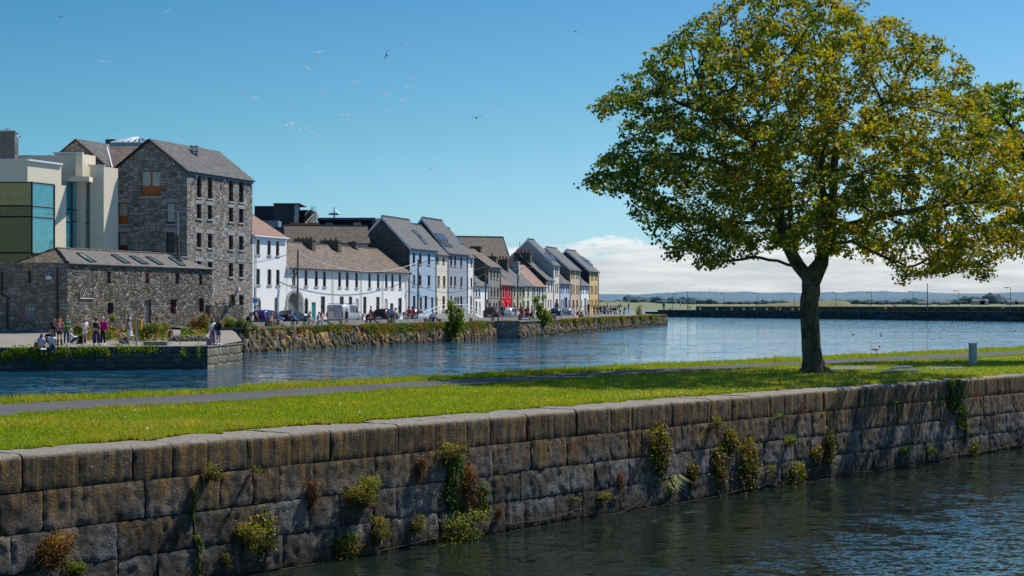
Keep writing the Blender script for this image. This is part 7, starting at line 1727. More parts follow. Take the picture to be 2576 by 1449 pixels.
lamps = [(1691.6, 'first lamp post at the tip of the pier, head turned right'), (1822, 'second lamp post along the pier from its tip'), (1906, 'third lamp post along the pier from its tip'), (1998, 'lamp post just left of the big tree trunk on the pier'), (2102.7, 'lamp post right of the tree trunk before the grassy headland'), (2192, 'sixth lamp post, just right of the headland'), (2297, 'lamp post left of the tall bare pole on the pier'), (2412, 'lamp post right of the tall bare pole on the pier'), (2542, 'rightmost lamp post on the pier')]
proto = None
for i, (x, lab) in enumerate(lamps):
 p = on_pier(x, 9.5)
 if proto is None:
  proto = empty('pier_lamp', (0, 0, 0), lab, 'lamp post', 'lamp posts along the pier'); m = MB(); m.tube([(0, 0, 0), (0, 0, .8), (0, 0, .82), (0, 0, 5.6)], [.13, .13, .08, .06], 6); m.build('column', M['lamp_blue'], proto, False, True)
  m = MB(); m.tube([(0, 0, 5.5), (-.3, 0, 5.62), (-.7, 0, 5.6)], .05, 5); m.build('arm', M['lamp_blue'], proto, False, True); m = MB(); m.ball((-1.05, 0, 5.58), .5, .2, .13, 8, 5); m.build('lamp_head', M['gutter'], proto, False, True); o = proto
 else: o = copy_tree(proto); o['label'] = lab
 o.location = (p.x, p.y, 2.3); o.rotation_euler = (0, 0, R(180) if i == 0 else 0)
 if i == len(lamps) - 1:  o.scale = (1, 1, 1.12)
for x, yt, lab, mat in ((1730, 734, 'blue flagless mast near the tip of the pier', 'lamp_blue'), (2333, 713, 'tall bare timber pole on the pier', 'wood_pole')):
 p = on_pier(x, 8.5); m = MB(); m.tube([(p.x, p.y, 2.3), (p.x, p.y, EYE - p.y * (yt - HY) / K)], [.16, .1], 6); tag(m.build('mast_pole', M[mat]), lab, 'pole')
bl = ['at the tip of the pier', 'right of the blue mast on the pier', 'second right of the blue mast', 'midway to the third lamp post', 'below the third lamp post, left', 'below the third lamp post, right', 'past the third lamp post', 'fourth past the third lamp post', 'left of the lamp post by the tree trunk', 'just before the tree trunk']
for i, x in enumerate((1686, 1761, 1803, 1840, 1871, 1897, 1929, 1962, 1993, 2010)):
 p = on_pier(x, 5.5); root = empty('mooring_bollard', (p.x, p.y, 2.3), 'squat stone mooring bollard ' + bl[i], 'bollard', 'mooring bollards on the pier'); m = MB(); m.tube([(p.x, p.y, 2.3), (p.x, p.y, 2.75), (p.x, p.y, 2.8), (p.x, p.y, 3.0), (p.x, p.y, 3.08)], [.3, .26, .38, .38, .2], 8); m.build('post', M['concrete'], root)
for x, lab in ((1735, 'orange lifebuoy box beside the blue mast on the pier'), (1953, 'yellow lifebuoy box on the pier left of the tree trunk'), (2228, 'yellow lifebuoy box on the pier right of the tree trunk')):
 p = on_pier(x, 7.5); buoy_box(lab, (p.x, p.y, 3.35), 2.3, .75)
for x, d, tp, lw, lab in ((1711.5, 11.3, ('tee', 'white'), ('trousers', 'grey'), 'person in white sitting up on the pier parapet near its tip'), (1762, 8, ('tee', 'green'), ('shorts', 'black'), 'person in green on the pier'), (2248.8, 6.5, ('long', 'red'), ('trousers', 'maroon'), 'person in red walking on the pier'), (2254, 6.8, ('long', 'black'), ('trousers', 'black'), 'dark clothed walker right beside the person in red on the pier'), (2523.7, 3.5, ('tee', 'white'), ('trousers', 'black'), 'lone walker in white top near the right end of the pier')):
 p = on_pier(x, d); person(lab, (p.x, p.y, 3.65 if d > 11 else 2.33), R(random.choice([60, -60])), 'walk' if d < 11 else 'stand', tp, lw, ('hair', 'dark'), 'black', None, 0, 1.04)

# ------------------------------------------------------------------ far shore, woods and hills with a haze tint mixed into their colours
def haze_tinted(name, cols, scale=.02, haze=(.32, .45, .55), amt=.5, detail=6, stretch=(1, 1, 3)):
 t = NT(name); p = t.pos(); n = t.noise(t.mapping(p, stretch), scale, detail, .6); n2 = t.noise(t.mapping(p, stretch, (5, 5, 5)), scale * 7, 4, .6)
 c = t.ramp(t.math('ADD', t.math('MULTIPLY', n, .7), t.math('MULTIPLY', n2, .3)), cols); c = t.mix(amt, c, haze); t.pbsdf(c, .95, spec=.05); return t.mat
def ridge(name, prof, Y0, Y1, zb, mat, seedv, rough=.06, nx=260, kind='structure'):
 """hill strip: prof gives (x, y) skyline in picture units at distance Y1, falling toward Y0"""
 xs = [q[0] for q in prof]; ys = [q[1] for q in prof]; V, F = [], []; ny = 7
 for i in range(nx + 1):
  x = lerp(xs[0], xs[-1], i / nx); h = EYE - Y1 * (float(np.interp(x, xs, ys)) - HY) / K
  h += (h - zb) * rough * (mnoise.noise(Vector((x * .02, seedv, 0))) + .6 * mnoise.noise(Vector((x * .07, seedv, 2))))
  for j in range(ny + 1):
   f = j / ny; Y = lerp(Y0, Y1, f); X = Y1 * (x - CX) / K * lerp(Y0 / Y1, 1, f); prof_ = smooth(f) ** .8
   V.append((X, Y, lerp(zb, h, prof_) + (h - zb) * .12 * mnoise.noise(Vector((x * .03, f * 4, seedv))) * f * (1 - f) * 2))
 for i in range(nx):
  for j in range(ny): k = i * (ny + 1) + j; F.append((k, k + ny + 1, k + ny + 2, k + 1))
 o = obj(name, V, F, mat, None, None, None, True); return tag(o, kind=kind)
ridge('hills', [(700, 745), (1400, 742), (1505, 740), (1560, 740), (1600, 741), (1660, 738), (1720, 734), (1780, 733), (1840, 735), (1920, 736), (2000, 737), (2100, 736), (2200, 733), (2300, 735), (2400, 738), (2480, 739), (2576, 735), (2700, 733), (3300, 738)], 7000, 12500, 0, haze_tinted('haze_tinted_hills', [(.3, (.05, .075, .05)), (.5, (.1, .115, .07)), (.62, (.2, .2, .12)), (.75, (.07, .09, .06))], .0012, (.13, .235, .33), .75), 3.1)
ridge('hills', [(700, 752), (1500, 751), (1620, 750), (1720, 746), (1800, 748), (1950, 752), (2200, 749), (2400, 750), (2576, 751), (3300, 750)], 5200, 7500, 0, haze_tinted('haze_tinted_slopes', [(.3, (.05, .08, .05)), (.5, (.11, .12, .07)), (.62, (.22, .21, .13)), (.75, (.06, .085, .055))], .0022, (.13, .225, .3), .62), 8.7)
ridge('shore', [(1300, 761), (1505, 760), (1560, 758.5), (1620, 760), (1680, 763), (1760, 764.5), (1900, 765), (2000, 765.5), (2200, 765.5), (2400, 765), (2576, 764), (3200, 764)], 1250, 2100, -.5, haze_tinted('far_fields', [(.3, (.12, .16, .04)), (.5, (.2, .2, .08)), (.65, (.26, .22, .12)), (.8, (.08, .11, .04))], .01, (.25, .36, .42), .18, 5, (1, 3, 1)), 5.5, .03)
ridge('headland', [(1900, 767), (1960, 762.5), (2010, 758), (2050, 756), (2090, 755.5), (2120, 756.5), (2135, 759), (2143, 766), (2160, 768)], 760, 800, -.5, haze_tinted('grassy_headland', [(.3, (.14, .13, .05)), (.5, (.2, .18, .07)), (.7, (.14, .12, .09)), (.85, (.08, .09, .035))], .05, (.25, .36, .42), .12, 6, (1, 1, 2)), 2.2, .06, 90)
# woods on the far shore as one mass of tree tops
def far_woods():
 V, F, Cc = [], [], []
 for x in np.arange(1500, 2640, 1.5):
  Yw = random.uniform(1900, 2600); k = mnoise.noise(Vector((x * .013, 4.4, 0))) + .5 * mnoise.noise(Vector((x * .06, 1.4, 0)))
  if k < -.5: continue
  h = (3.6 + 5.5 * max(0, k + .25)) * random.uniform(.7, 1.2) * Yw / 2000; c = P(x, 766 - (1 if Yw > 2300 else 0), Yw); c.z = max(c.z, 1)
  for q in range(random.choice((1, 2, 2, 3))):
   r_ = h * random.uniform(.4, .7); o = len(V); cx_, cz_ = c.x + random.uniform(-6, 6), c.z + h * random.uniform(.25, .6); d = 1 + .35 * np.array([mnoise.noise(Vector(v * 2) + Vector((x, q, 0))) for v in ICO1_V]); vv = ICO1_V * d[:, None] * r_
   V += [(cx_ + a[0] * 1.3, c.y + a[1], cz_ + a[2] * .8) for a in vv]; F += [tuple(i + o for i in f) for f in ICO1_F]
 o = obj('far_woods', V, F, haze_tinted('far_woods_green', [(.3, (.03, .05, .02)), (.7, (.07, .09, .03))], .05, (.13, .22, .28), .5)); tag(o, kind='stuff')
far_woods()
def far_house(label, x, w_, Y, h, col):
 c = P(x, 766, Y); c.z = max(1.0, c.z - 1); root = empty('far_house', c, label, 'house', 'distant houses on the far shore'); m = MB(); m.box(tuple(c), w_, 8, h); m.build('wall', plain('far_wall_' + str(x), col, .9), root)
 m = MB(); a = [(c.x - w_ / 2 - .3, c.y - 4.3, c.z + h), (c.x + w_ / 2 + .3, c.y - 4.3, c.z + h), (c.x + w_ / 2 + .3, c.y + 4.3, c.z + h), (c.x - w_ / 2 - .3, c.y + 4.3, c.z + h), (c.x - w_ / 2 - .3, c.y, c.z + h + 2), (c.x + w_ / 2 + .3, c.y, c.z + h + 2)]; m.add(a, [(0, 1, 5, 4), (2, 3, 4, 5), (3, 0, 4), (1, 2, 5)]); m.build('roof', M['gutter'], root)
for a in (('cluster of pale walls, largest distant white house among the trees', 2460, 13, 1850, 5, (.34, .38, .42)), ('second distant white house right beside the largest', 2474, 9, 1850, 5, (.38, .42, .46)), ('distant grey house near the right edge', 2545, 11, 1850, 4, (.25, .3, .34)), ('distant grey house below the rightmost lamp post', 2562, 9, 1850, 4, (.28, .32, .36)), ('distant pale shed left of the tall bare pole', 2325, 14, 1850, 2.5, (.26, .3, .34)), ('distant pale roofed house between two lamp posts', 2375, 12, 1850, 3, (.28, .32, .35))): far_house(*a)
tp = None
for i, (x, s) in enumerate(((1760, 1.0), (1745, .9), (1785, 1.1), (1800, .9), (2060, .9), (2140, 1), (2160, 1.1), (2190, .9), (2230, 1), (2255, .8), (2275, 1), (2300, .9))):
 Y = 12300; yy = float(np.interp(x, [1720, 1780, 1840, 2000, 2100, 2200, 2300], [734, 733, 735, 737, 736, 733, 735])); c = P(x, yy + 1.0, Y)
 if tp is None:
  tp = empty('wind_turbine', (0, 0, 0), 'tiny pale wind turbine on the skyline of the hills', 'wind turbine', 'wind turbines along the hill ridge'); m = MB(); m.tube([(0, 0, 0), (0, 0, 20)], [.9, .6], 5)
  m.build('tower', M['white_metal'], tp, False, True); m = MB()
  for k in range(3): a = k * 2.094 + .4; m.tube([(0, -1, 20), (math.sin(a) * 10, -1, 20 + math.cos(a) * 10)], [.6, .25], 4)
  m.build('rotor', M['white_metal'], tp, False, True); o = tp
 else: o = copy_tree(tp)
 o.location = c; o.scale = (s,) * 3; o.rotation_euler = (0, 0, R(random.uniform(-30, 30)))
# ------------------------------------------------------------------ gulls and crows
def feather():
 t = NT('gull_white'); d = t.n('BsdfDiffuse', {'Color': (.85, .85, .83, 1)}); tr = t.n('BsdfTranslucent', {'Color': (.9, .9, .86, 1)}); m = t.n('MixShader', {0: .5, 1: d, 2: tr}); t.t.links.new(m.outputs[0], t.out.inputs[0]); return t.mat
M['gull_white'] = feather(); M['gull_grey'] = plain('gull_grey_wing', (.45, .47, .5), .8, var=.08); M['gull_brown'] = plain('young_gull_brown', (.2, .14, .09), .8, var=.3); M['crow'] = plain('crow_black', (.012, .012, .014), .6); M['beak'] = plain('gull_beak', (.6, .3, .03), .6)
def bird_parts(body, wing, up=.25):
 m = MB(); m.tube([(0, -.3, 0), (0, -.24, .015), (0, -.12, .0), (0, .05, 0), (0, .2, 0), (0, .3, .0)], [.015, .05, .06, .075, .045, .02], 8); m.tube([(0, .22, 0), (0, .38, .005)], [.03, .07], 4)
 B_ = m.v, m.f; W_ = []
 for s in (-1, 1):
  pts = [(s * .04, -.1, .03), (s * .04, .1, .03), (s * .32, -.16, .03 + .32 * up), (s * .3, .04, .03 + .32 * up), (s * .62, -.06, .03 + .4 * up), (s * .58, .02, .03 + .4 * up), (s * .72, .1, .03 + .3 * up)]
  W_.append((pts, [(0, 1, 3, 2), (2, 3, 5, 4), (4, 5, 6)]))
 return B_, W_
_bm = {}
def bird(label, x, y, span, roll, kind='gull', up=.3, pitch=0.0, yaw=0.0, group='birds circling over the river', Y=None):
 """span in picture units"""
 Y = Y or 1.2 * K / max(span, 4); c = P(x, y, Y); key = (kind, round(up, 1))
 mats = dict(gull=('gull_white', 'gull_white'), brown=('gull_brown', 'gull_brown'), crow=('crow', 'crow'))[kind]
 name = 'crow' if kind == 'crow' else 'gull'
 root = bpy.data.objects.new(name, None); link(root); tag(root, label, 'bird', group); root.location = c
 if key not in _bm:
  (bv, bf), W_ = bird_parts(*mats, up); me = bpy.data.meshes.new('body'); me.from_pydata(bv, [], bf); me.materials.append(M[mats[0]]); me.polygons.foreach_set('use_smooth', [True] * len(bf)); ws = []
  for v, f in W_: w_ = bpy.data.meshes.new('wing'); w_.from_pydata(v, [], f); w_.materials.append(M[mats[1]]); ws.append(w_)
  _bm[key] = (me, ws)
 me, ws = _bm[key]
 for nm, q in (('body', me), ('wing', ws[0]), ('wing', ws[1])): o = bpy.data.objects.new(nm, q); link(o); o.parent = root
 root.rotation_mode = 'QUATERNION'
 root.rotation_quaternion = (Matrix.Rotation(R(-roll), 3, 'Y') @ Matrix.Rotation(R(pitch), 3, 'X') @ Matrix.Rotation(R(yaw), 3, 'Z')).to_quaternion()
BL = [(267, 74, 20, 0, 'crow', 'small dark crow in the top left corner of the sky'), (738, 48, 45, 32, 'gull', 'white gull banking at the top of the sky left of centre'), (452, 270, 60, -8, 'gull', 'gull gliding alone above the museum'), (1390, 234, 50, -6, 'gull', 'highest wide-winged gull of the middle flock'), (1352, 300, 46, -35, 'gull', 'gull tilted steeply just below the highest of the flock'), (1377, 330, 26, 55, 'gull', 'gull with wings folded below the tilted one'),
      (1060, 398, 45, 42, 'gull', 'gull banking hard at the left of the flock'), (1115, 433, 36, -5, 'gull', 'gull gliding right below the hard banking one'), (1270, 467, 26, 20, 'gull', 'small bright gull left of the middle flock'), (1558, 361, 42, -3, 'gull', 'level gull in the upper middle of the flock'), (1420, 414, 44, 2, 'gull', 'level gull midway down the flock, left side'), (1690, 414, 48, 0, 'gull', 'wide level gull right of the flock centre'),
      (1797, 347, 30, -15, 'gull', 'gull with arched wings, upper of the right-hand pair'), (1797, 383, 34, 12, 'gull', 'lower gull of the right-hand pair'), (1770, 441, 32, 12, 'gull', 'gull just below the right-hand pair'), (1800, 187, 46, 42, 'gull', 'gull turned on edge high at the right of the flock'), (1698, 241, 44, 78, 'brown', 'brown young gull with wings upright, high in the flock'), (1622, 475, 34, -2, 'gull', 'level gull low in the flock, left of the spread-winged one'),
      (1709, 490, 38, -52, 'gull', 'spread-winged gull showing its underside low in the flock'), (1516, 511, 46, -3, 'gull', 'faint gull with drooping wings low in the flock'), (1273, 549, 42, 0, 'gull', 'left gull of the row of three above the warehouse chimneys'), (1332, 566, 38, 2, 'gull', 'middle gull of the row of three'), (1376, 583, 32, -25, 'gull', 'right gull of the row of three'), (1420, 648, 42, 3, 'gull', 'lowest gull left of centre, below the row of three'),
      (2162, 440, 32, 62, 'gull', 'upright-winged gull, left of two at the right of the sky'), (2207, 466, 28, 62, 'brown', 'brownish gull, right of two at the right of the sky'), (2092, 518, 46, -3, 'crow', 'dark crow with level wings right of the flock'), (2528, 138, 34, -8, 'crow', 'dark crow with drooped wings left of the big tree top'), (1875, 564, 24, 28, 'gull', 'small white gull right of the flock, above the streetscape'), (1910, 702, 28, -10, 'gull', 'gull right above the little brown one'),
      (1893, 740, 22, 75, 'brown', 'little brown gull on edge above the grey slate roofs'), (1818, 787, 28, -20, 'gull', 'gull low above the dark apartment block roofs'), (2115, 755, 12, 0, 'crow', 'tiny dark bird low in the middle of the sky'), (2256, 715, 30, 0, 'gull', 'tiny level gull low right of the roofs'), (2380, 636, 30, 0, 'gull', 'tiny level gull nearest the big tree'), (1914, 909, 26, -3, 'gull', 'lowest tiny gull just over the roof ridges'), (174, 580, 16, -45, 'gull', 'tiny gull right of the stone tower')]
for i, (x, y, s, r_, k, lab) in enumerate(BL): bird(lab, x / 1.7455, y / 1.7455, s / 1.7455, r_, k, (-.35 if k == 'crow' and i in (27,) else random.choice((.1, .3, .5))), random.uniform(-25, 10), random.uniform(-35, 35))
bird('dark bird at the very top right of the sky beside the tree', 2300, 20, 11, 30, 'crow', -.4); bird('large white gull gliding in front of the brown tiled roof', 1219, 628.5, 20, 0, 'gull', .2, 0, 10, None); bird('white gull gliding in front of the cream gable', 1358, 666, 14, 2, 'gull', .3, 0, 10, None); bird('tiny white gull low over the clouds', 1506, 589, 13, 0, 'gull', .2)
def standing_gull(label, c, s, yaw, dark=False, name='gull', swim=False):
 root = empty(name, c, label, 'bird', None, yaw); root.scale = (s,) * 3; b0 = 0 if swim else .12
 m = MB(); m.tube([(-.2, 0, b0 + .06), (-.1, 0, b0 + .09), (.03, 0, b0 + .09), (.12, 0, b0 + .13)], [.02, .065, .075, .045], 8); m.tube([(.1, 0, b0 + .11), (.15, 0, b0 + .2)], [.045, .035], 7); m.build('body', M['gull_white'], root, True, True)
 m = MB(); m.ball((.165, 0, b0 + .225), .045, .036, .038, 8, 6); m.build('head', M['crow' if dark else 'gull_white'], root, True, True)
 m = MB(); m.tube([(.2, 0, b0 + .22), (.25, 0, b0 + .212)], [.012, .004], 5); m.build('beak', M['beak'], root, True, True)
 for sg in (-1, 1): m = MB(); m.tube([(.06, sg * .06, b0 + .12), (-.1, sg * .065, b0 + .1), (-.27, sg * .03, b0 + .07)], [.03, .05, .012], 6); m.build('wing', M['gull_grey'], root, True, True)
 if not swim:
  for sg in (-1, 1): m = MB(); m.tube([(.0, sg * .025, 0), (.0, sg * .025, b0 + .05)], .008, 4); m.build('leg', M['beak'], root, False, True)
g = ground(2205, 890, WZ + .03); standing_gull('black-headed gull standing on the far grass verge right of the tree trunk', g, .85, R(20), True)
standing_gull('gull perched on the corner of the stone tower at the far left', P(20, 331.5, 146.9), 1.1, R(15))
sw = [(812, 1115, 'upper of two gulls floating right of the tree trunk'), (812, 1128, 'lower of two gulls floating right of the tree trunk'), (1305, 1046, 'floating gull farthest out towards the pier'), (1830, 1092, 'floating gull near the right edge of the river'), (1195, 1080, 'left floating gull of the loose group in mid river'), (1232, 1077, 'middle floating gull of the loose group in mid river'), (1290, 1080, 'right floating gull of the loose group in mid river'), (600, 1118, 'floating gull closest to the tree trunk'), (1400, 1045, 'floating gull right of the farthest one')]
for x, y, lab in sw: standing_gull(lab, ground((2900 + x / 2.0128) / 1.4907, (700 + y / 2.0128) / 1.4907, 0.0) - Vector((0, 0, .03)), 1.3, R(random.uniform(0, 360)), False, 'gull', True)
# ------------------------------------------------------------------ big trees grown by space colonisation inside their crown outline
def in_poly(x, y, poly):
 c = False; j = len(poly) - 1
 for i in range(len(poly)):
  if (poly[i][1] > y) != (poly[j][1] > y) and x < (poly[j][0] - poly[i][0]) * (y - poly[i][1]) / (poly[j][1] - poly[i][1]) + poly[i][0]: c = not c
  j = i
 return c
def bark_mat():
 t = NT('sycamore_bark'); p = t.objc(); n = t.noise(t.mapping(p, (1, 1, .45)), 7, 6, .7); m = t.noise(p, 2.2, 5, .65); f = t.noise(t.mapping(p, (1, 1, .3)), 26, 4, .6)
 c = t.ramp(n, [(.3, (.03, .025, .017)), (.55, (.09, .078, .055)), (.75, (.17, .15, .11))]); c = t.mix(t.math('MULTIPLY', t.ramp(m, [(.48, 0), (.62, 1)]), .75), c, (.17, .18, .12)); c = t.mix(t.math('MULTIPLY', t.ramp(f, [(.58, 0), (.66, 1)]), .5), c, (.36, .36, .29))
 t.pbsdf(c, .9, t.bump(t.math('ADD', n, t.math('MULTIPLY', f, .5)), .9, .04), spec=.15); return t.mat
M['bark'] = bark_mat()
def big_tree(label, Y, poly, chains, nattr, nleaf, palfun, leafsize, step=.24, kill=.34, infl=1.9, trunk_r=.27, seed=3, depth=.8):
 r = np.random.default_rng(seed); s = Y / K
 base = P(*chains[0][0], Y); base.z = WZ - .02; base.y = Y; root = empty('broadleaf_tree', base, label, 'tree')
 xs = [p[0] for p in poly]; ys = [p[1] for p in poly]
 ext = {}
 for yy in range(int(min(ys)), int(max(ys)) + 1, 6):
  cols = [x for x in range(int(min(xs)), int(max(xs)) + 1, 8) if in_poly(x, yy + .5, poly)]
  if cols: ext[yy // 6] = (min(cols), max(cols))
 A = []
 while len(A) < nattr:
  x, y = r.uniform(min(xs), max(xs)), r.uniform(min(ys), max(ys))
  if not in_poly(x, y, poly): continue
  e = ext.get(int(y) // 6)
  if e is None: continue
  c, R_ = (e[0] + e[1]) / 2, max(20, (e[1] - e[0]) / 2); h = math.sqrt(max(0.02, 1 - ((x - c) / R_) ** 2)) * R_ * s * depth
  yo = r.uniform(-1, 1) * h
  # leave the crown hollow near the middle so branches show, cluster into airy layers
  q = P(x, y, Y)
  if seed == 3: yo -= .9 * min(1, h / 2)
  if mnoise.noise(Vector((q.x * .55, yo * .55, q.z * 1.1 + seed))) < -.3: continue
  A.append((q.x, Y + yo, q.z))
 A = np.array(A)
 N = []; par = []
 for ci, ch in enumerate(chains):
  start = None
  for k, (x, y, *dy) in enumerate(ch):
   p = np.array(P(x, y, Y)); p[1] += dy[0] if dy else 0
   if ci == 0 and k == 0: p = np.array(base); N.append(p); par.append(-1); prev = 0; continue
   if k == 0:
    d = np.linalg.norm(np.array(N) - p, axis=1); prev = int(np.argmin(d)); continue
   a = N[prev]; L = np.linalg.norm(p - a); m = max(1, int(L / step))
   for i in range(1, m + 1):
    q = a + (p - a) * i / m + r.normal(size=3) * .025 * (i < m); N.append(q); par.append(prev); prev = len(N) - 1
 alive = np.ones(len(A), bool); near = np.full(len(A), 1e9); who = np.zeros(len(A), int); done = 0; kc = {}
 for it in range(120):
  new = np.array(N[done:])
  if len(new):
   idx = np.where(alive)[0]
   for c0 in range(0, len(new), 400):
    D = np.linalg.norm(A[idx][:, None, :] - new[None, c0:c0 + 400], axis=2); j = D.argmin(1); d = D[np.arange(len(idx)), j]; up = d < near[idx]
    near[idx[up]] = d[up]; who[idx[up]] = done + c0 + j[up]
   done = len(N); alive &= near > kill
  act = np.where(alive & (near < (infl if it > 25 else infl * 2)))[0]
  if not len(act): break
  grow = {}
  for a in act:
   v = A[a] - N[who[a]]; l = np.linalg.norm(v); g = grow.setdefault(int(who[a]), np.zeros(3)); g += v / l
  added = 0
  for n_, g in grow.items():
   if kc.get(n_, 0) > 2: continue
   kc[n_] = kc.get(n_, 0) + 1
   pd = N[n_] - N[par[n_]] if par[n_] >= 0 else np.array([0, 0, 1.0]); d = g / (np.linalg.norm(g) + 1e-6) + .35 * pd / (np.linalg.norm(pd) + 1e-6) + r.normal(size=3) * .12
   d /= np.linalg.norm(d); q = N[n_] + d * step
   N.append(q); par.append(n_); added += 1
  if not added: break
 N = np.array(N); n = len(N); kids = [[] for _ in range(n)]
 for i, p in enumerate(par):
  if p >= 0: kids[p].append(i)
 rad = np.zeros(n); tip = .0085
 for i in range(n - 1, -1, -1): rad[i] = (tip ** 2.45 if not kids[i] else sum(rad[k] ** 2.45 for k in kids[i])) ** (1 / 2.45)
 rad *= np.clip(trunk_r / rad[0], .3, 3) ** np.clip(rad / rad[0] * 2, 0, 1)
 # branch tubes: follow each chain along its thickest child
 mbT, mbB = MB(), MB(); stackq = [(0, -1)]
 while stackq:
  st, pr = stackq.pop(); pts, rs = ([N[pr]] if pr >= 0 else []), ([min(rad[pr] * .8, rad[st] * 1.25)] if pr >= 0 else []); cur = st
  while True:
   pts.append(N[cur]); rs.append(rad[cur])
   if not kids[cur]: break
   ks = sorted(kids[cur], key=lambda k: -rad[k])
   for k in ks[1:]: stackq.append((k, cur))
   cur = ks[0]
  if len(pts) < 2: continue
  big = max(rs) > .09
  if big and pr < 0:
   for i in range(len(rs)):
    z = pts[i][2] - base.z
    rs[i] = max(rs[i], trunk_r * (1.0 if z < 3.2 else .55)) * (1 + .45 * math.exp(-z / .28)) if z < 3.4 else rs[i]
  (mbT if big else mbB).tube([tuple(p) for p in pts], [float(q) for q in rs], 12 if big else 5, cap=False)
 if seed == 3:
  for a, ln in ((-.5, .8), (.9, .55), (2.4, .5), (3.9, .6)):
   d = Vector((math.cos(a), math.sin(a), 0)); b0 = Vector(base); mbT.tube([b0 + d * .12 + Vector((0, 0, .42)), b0 + d * .3 + Vector((0, 0, .14)), b0 + d * (.3 + ln * .4) + Vector((0, 0, .02)), b0 + d * (.3 + ln * .6) - Vector((0, 0, .05))], [.14, .11, .06, .03], 7)
 mbT.build('trunk', M['bark'], root, True); mbB.build('branches', M['bark'], root, True)
 # leaves round the fine twigs
 fine = np.where(rad < .019)[0]; i = r.choice(fine, nleaf); d = r.normal(size=(nleaf, 3)); d /= np.linalg.norm(d, axis=1, keepdims=True)
 p = N[i] + d * (r.uniform(.02, 1, (nleaf, 1)) ** .7) * np.array([.31, .31, .17])
 p[:, 2] -= .05
 nz = np.array([mnoise.noise(Vector(q * 1.1)) for q in p]); nz2 = np.array([mnoise.noise(Vector(q * .35) + Vector((9, 9, 9))) for q in p])
 cols = palfun(p, nz, nz2, r)
 nr = r.normal(size=(nleaf, 3)) * .75 + np.array([0, 0, .75]) + d * .25
 leaf_mesh('crown', p, r.uniform(.65, 1.25, nleaf) * leafsize, nr, cols, LEAF, M['leaf'], root, bend=.45)
 return root, len(N)
def pal_main(p, nz, nz2, r):
 n = len(p); green = np.array([(.08, .145, .016), (.11, .17, .018), (.05, .11, .016)]); olive = np.array([(.27, .25, .02), (.31, .275, .025), (.23, .24, .02)]); brown = np.array([(.29, .17, .022), (.26, .13, .022), (.32, .19, .03)])
 xr = (p[:, 0] - 2) / 12; k = np.clip(.1 + xr * .75 + (p[:, 2] - 6) * .035 + nz2 * .6 + nz * .35 + r.normal(size=n) * .1, 0, 1); b = (r.uniform(size=n) < np.clip(.03 + .1 * xr + nz * .6, .01, .45))
 c = np.where((r.uniform(size=n) < k)[:, None], olive[r.integers(0, 3, n)], green[r.integers(0, 3, n)]); c = np.where(b[:, None], brown[r.integers(0, 3, n)], c); return c * r.uniform(.85, 1.15, (n, 1)) * np.clip(1.12 + nz * .5, .7, 1.5)[:, None]
outline = [(1458, 478), (1462, 462), (1500, 430), (1492, 405), (1530, 365), (1560, 345), (1545, 320), (1472, 296), (1482, 272), (1530, 250), (1545, 215), (1580, 190), (1640, 165), (1645, 120), (1690, 95), (1720, 60), (1770, 40), (1800, 8), (1860, 4), (1930, -14), (2000, -16), (2080, -8), (2130, 10), (2200, 30), (2262, 60), (2285, 110), (2330, 105), (2352, 150), (2360, 190), (2400, 185), (2425, 200), (2420, 245), (2470, 290), (2520, 350), (2555, 430), (2600, 480), (2600, 560), (2590, 625), (2540, 650), (2480, 655), (2478, 708), (2430, 700), (2390, 690), (2320, 690), (2290, 716), (2225, 718), (2250, 690), (2240, 650), (2180, 640), (2120, 640), (2090, 600), (2040, 615), (2010, 640), (1960, 622), (1920, 640), (1880, 640), (1850, 665), (1760, 682), (1745, 660), (1700, 655), (1662, 640), (1670, 622), (1700, 612), (1660, 600), (1640, 570), (1600, 560), (1598, 530), (1560, 505), (1540, 480), (1490, 478)]
chains = [[(2048, 938), (2044, 900), (2040, 850), (2037, 800), (2036, 755), (2040, 712)],
          [(2040, 715), (2010, 670), (1988, 630), (1968, 570), (1950, 500), (1935, 430), (1912, 360)], [(1988, 630), (1994, 590, .3), (1996, 540, .5), (1990, 470, .8), (1965, 390, 1.1), (1950, 320, 1.3)],
          [(2040, 712), (2066, 660), (2082, 610), (2094, 540), (2098, 470), (2100, 400), (2104, 330), (2095, 260)], [(2082, 610), (2110, 575, -.4), (2160, 555, -.8), (2240, 540, -1.2), (2330, 525, -1.5)], [(2092, 550), (2140, 470, .4), (2200, 420, .9), (2270, 390, 1.3)],
          [(1972, 580), (1900, 560, -.5), (1820, 560, -.9), (1740, 590, -1.2)], [(1950, 500), (1890, 450, -.6), (1810, 420, -1.1), (1700, 400, -1.6)], [(1935, 430), (1880, 360, -.9), (1800, 310, -1.5), (1690, 280, -2)], [(2066, 660), (2060, 600, -.8), (2045, 520, -1.6), (2030, 430, -2.2)], [(2066, 660), (2075, 590, 1), (2090, 500, 1.9), (2110, 400, 2.6)], [(2100, 400), (2160, 320, -.6), (2230, 250, -1.2)], [(2010, 670), (1960, 655, .3), (1900, 645, .6), (1830, 655, .8)], [(2082, 612), (2150, 605, .4), (2230, 640, .8), (2300, 670, 1.0)]]
_, nn_ = big_tree('large broad sycamore tree in full leaf standing on the lawn', K * (EYE - WZ) / (938 - HY), outline, chains, 4400, 96000, pal_main, .106, depth=1.1)
def pal_2(p, nz, nz2, r):
 n = len(p); g = np.array([(.13, .19, .018), (.19, .23, .02), (.27, .25, .025), (.09, .15, .018)]); c = g[r.integers(0, 4, n)]; b = r.uniform(size=n) < .08 + nz * .2; return np.where(b[:, None], np.array([.3, .15, .03]), c) * r.uniform(1.1, 1.8, (n, 1))
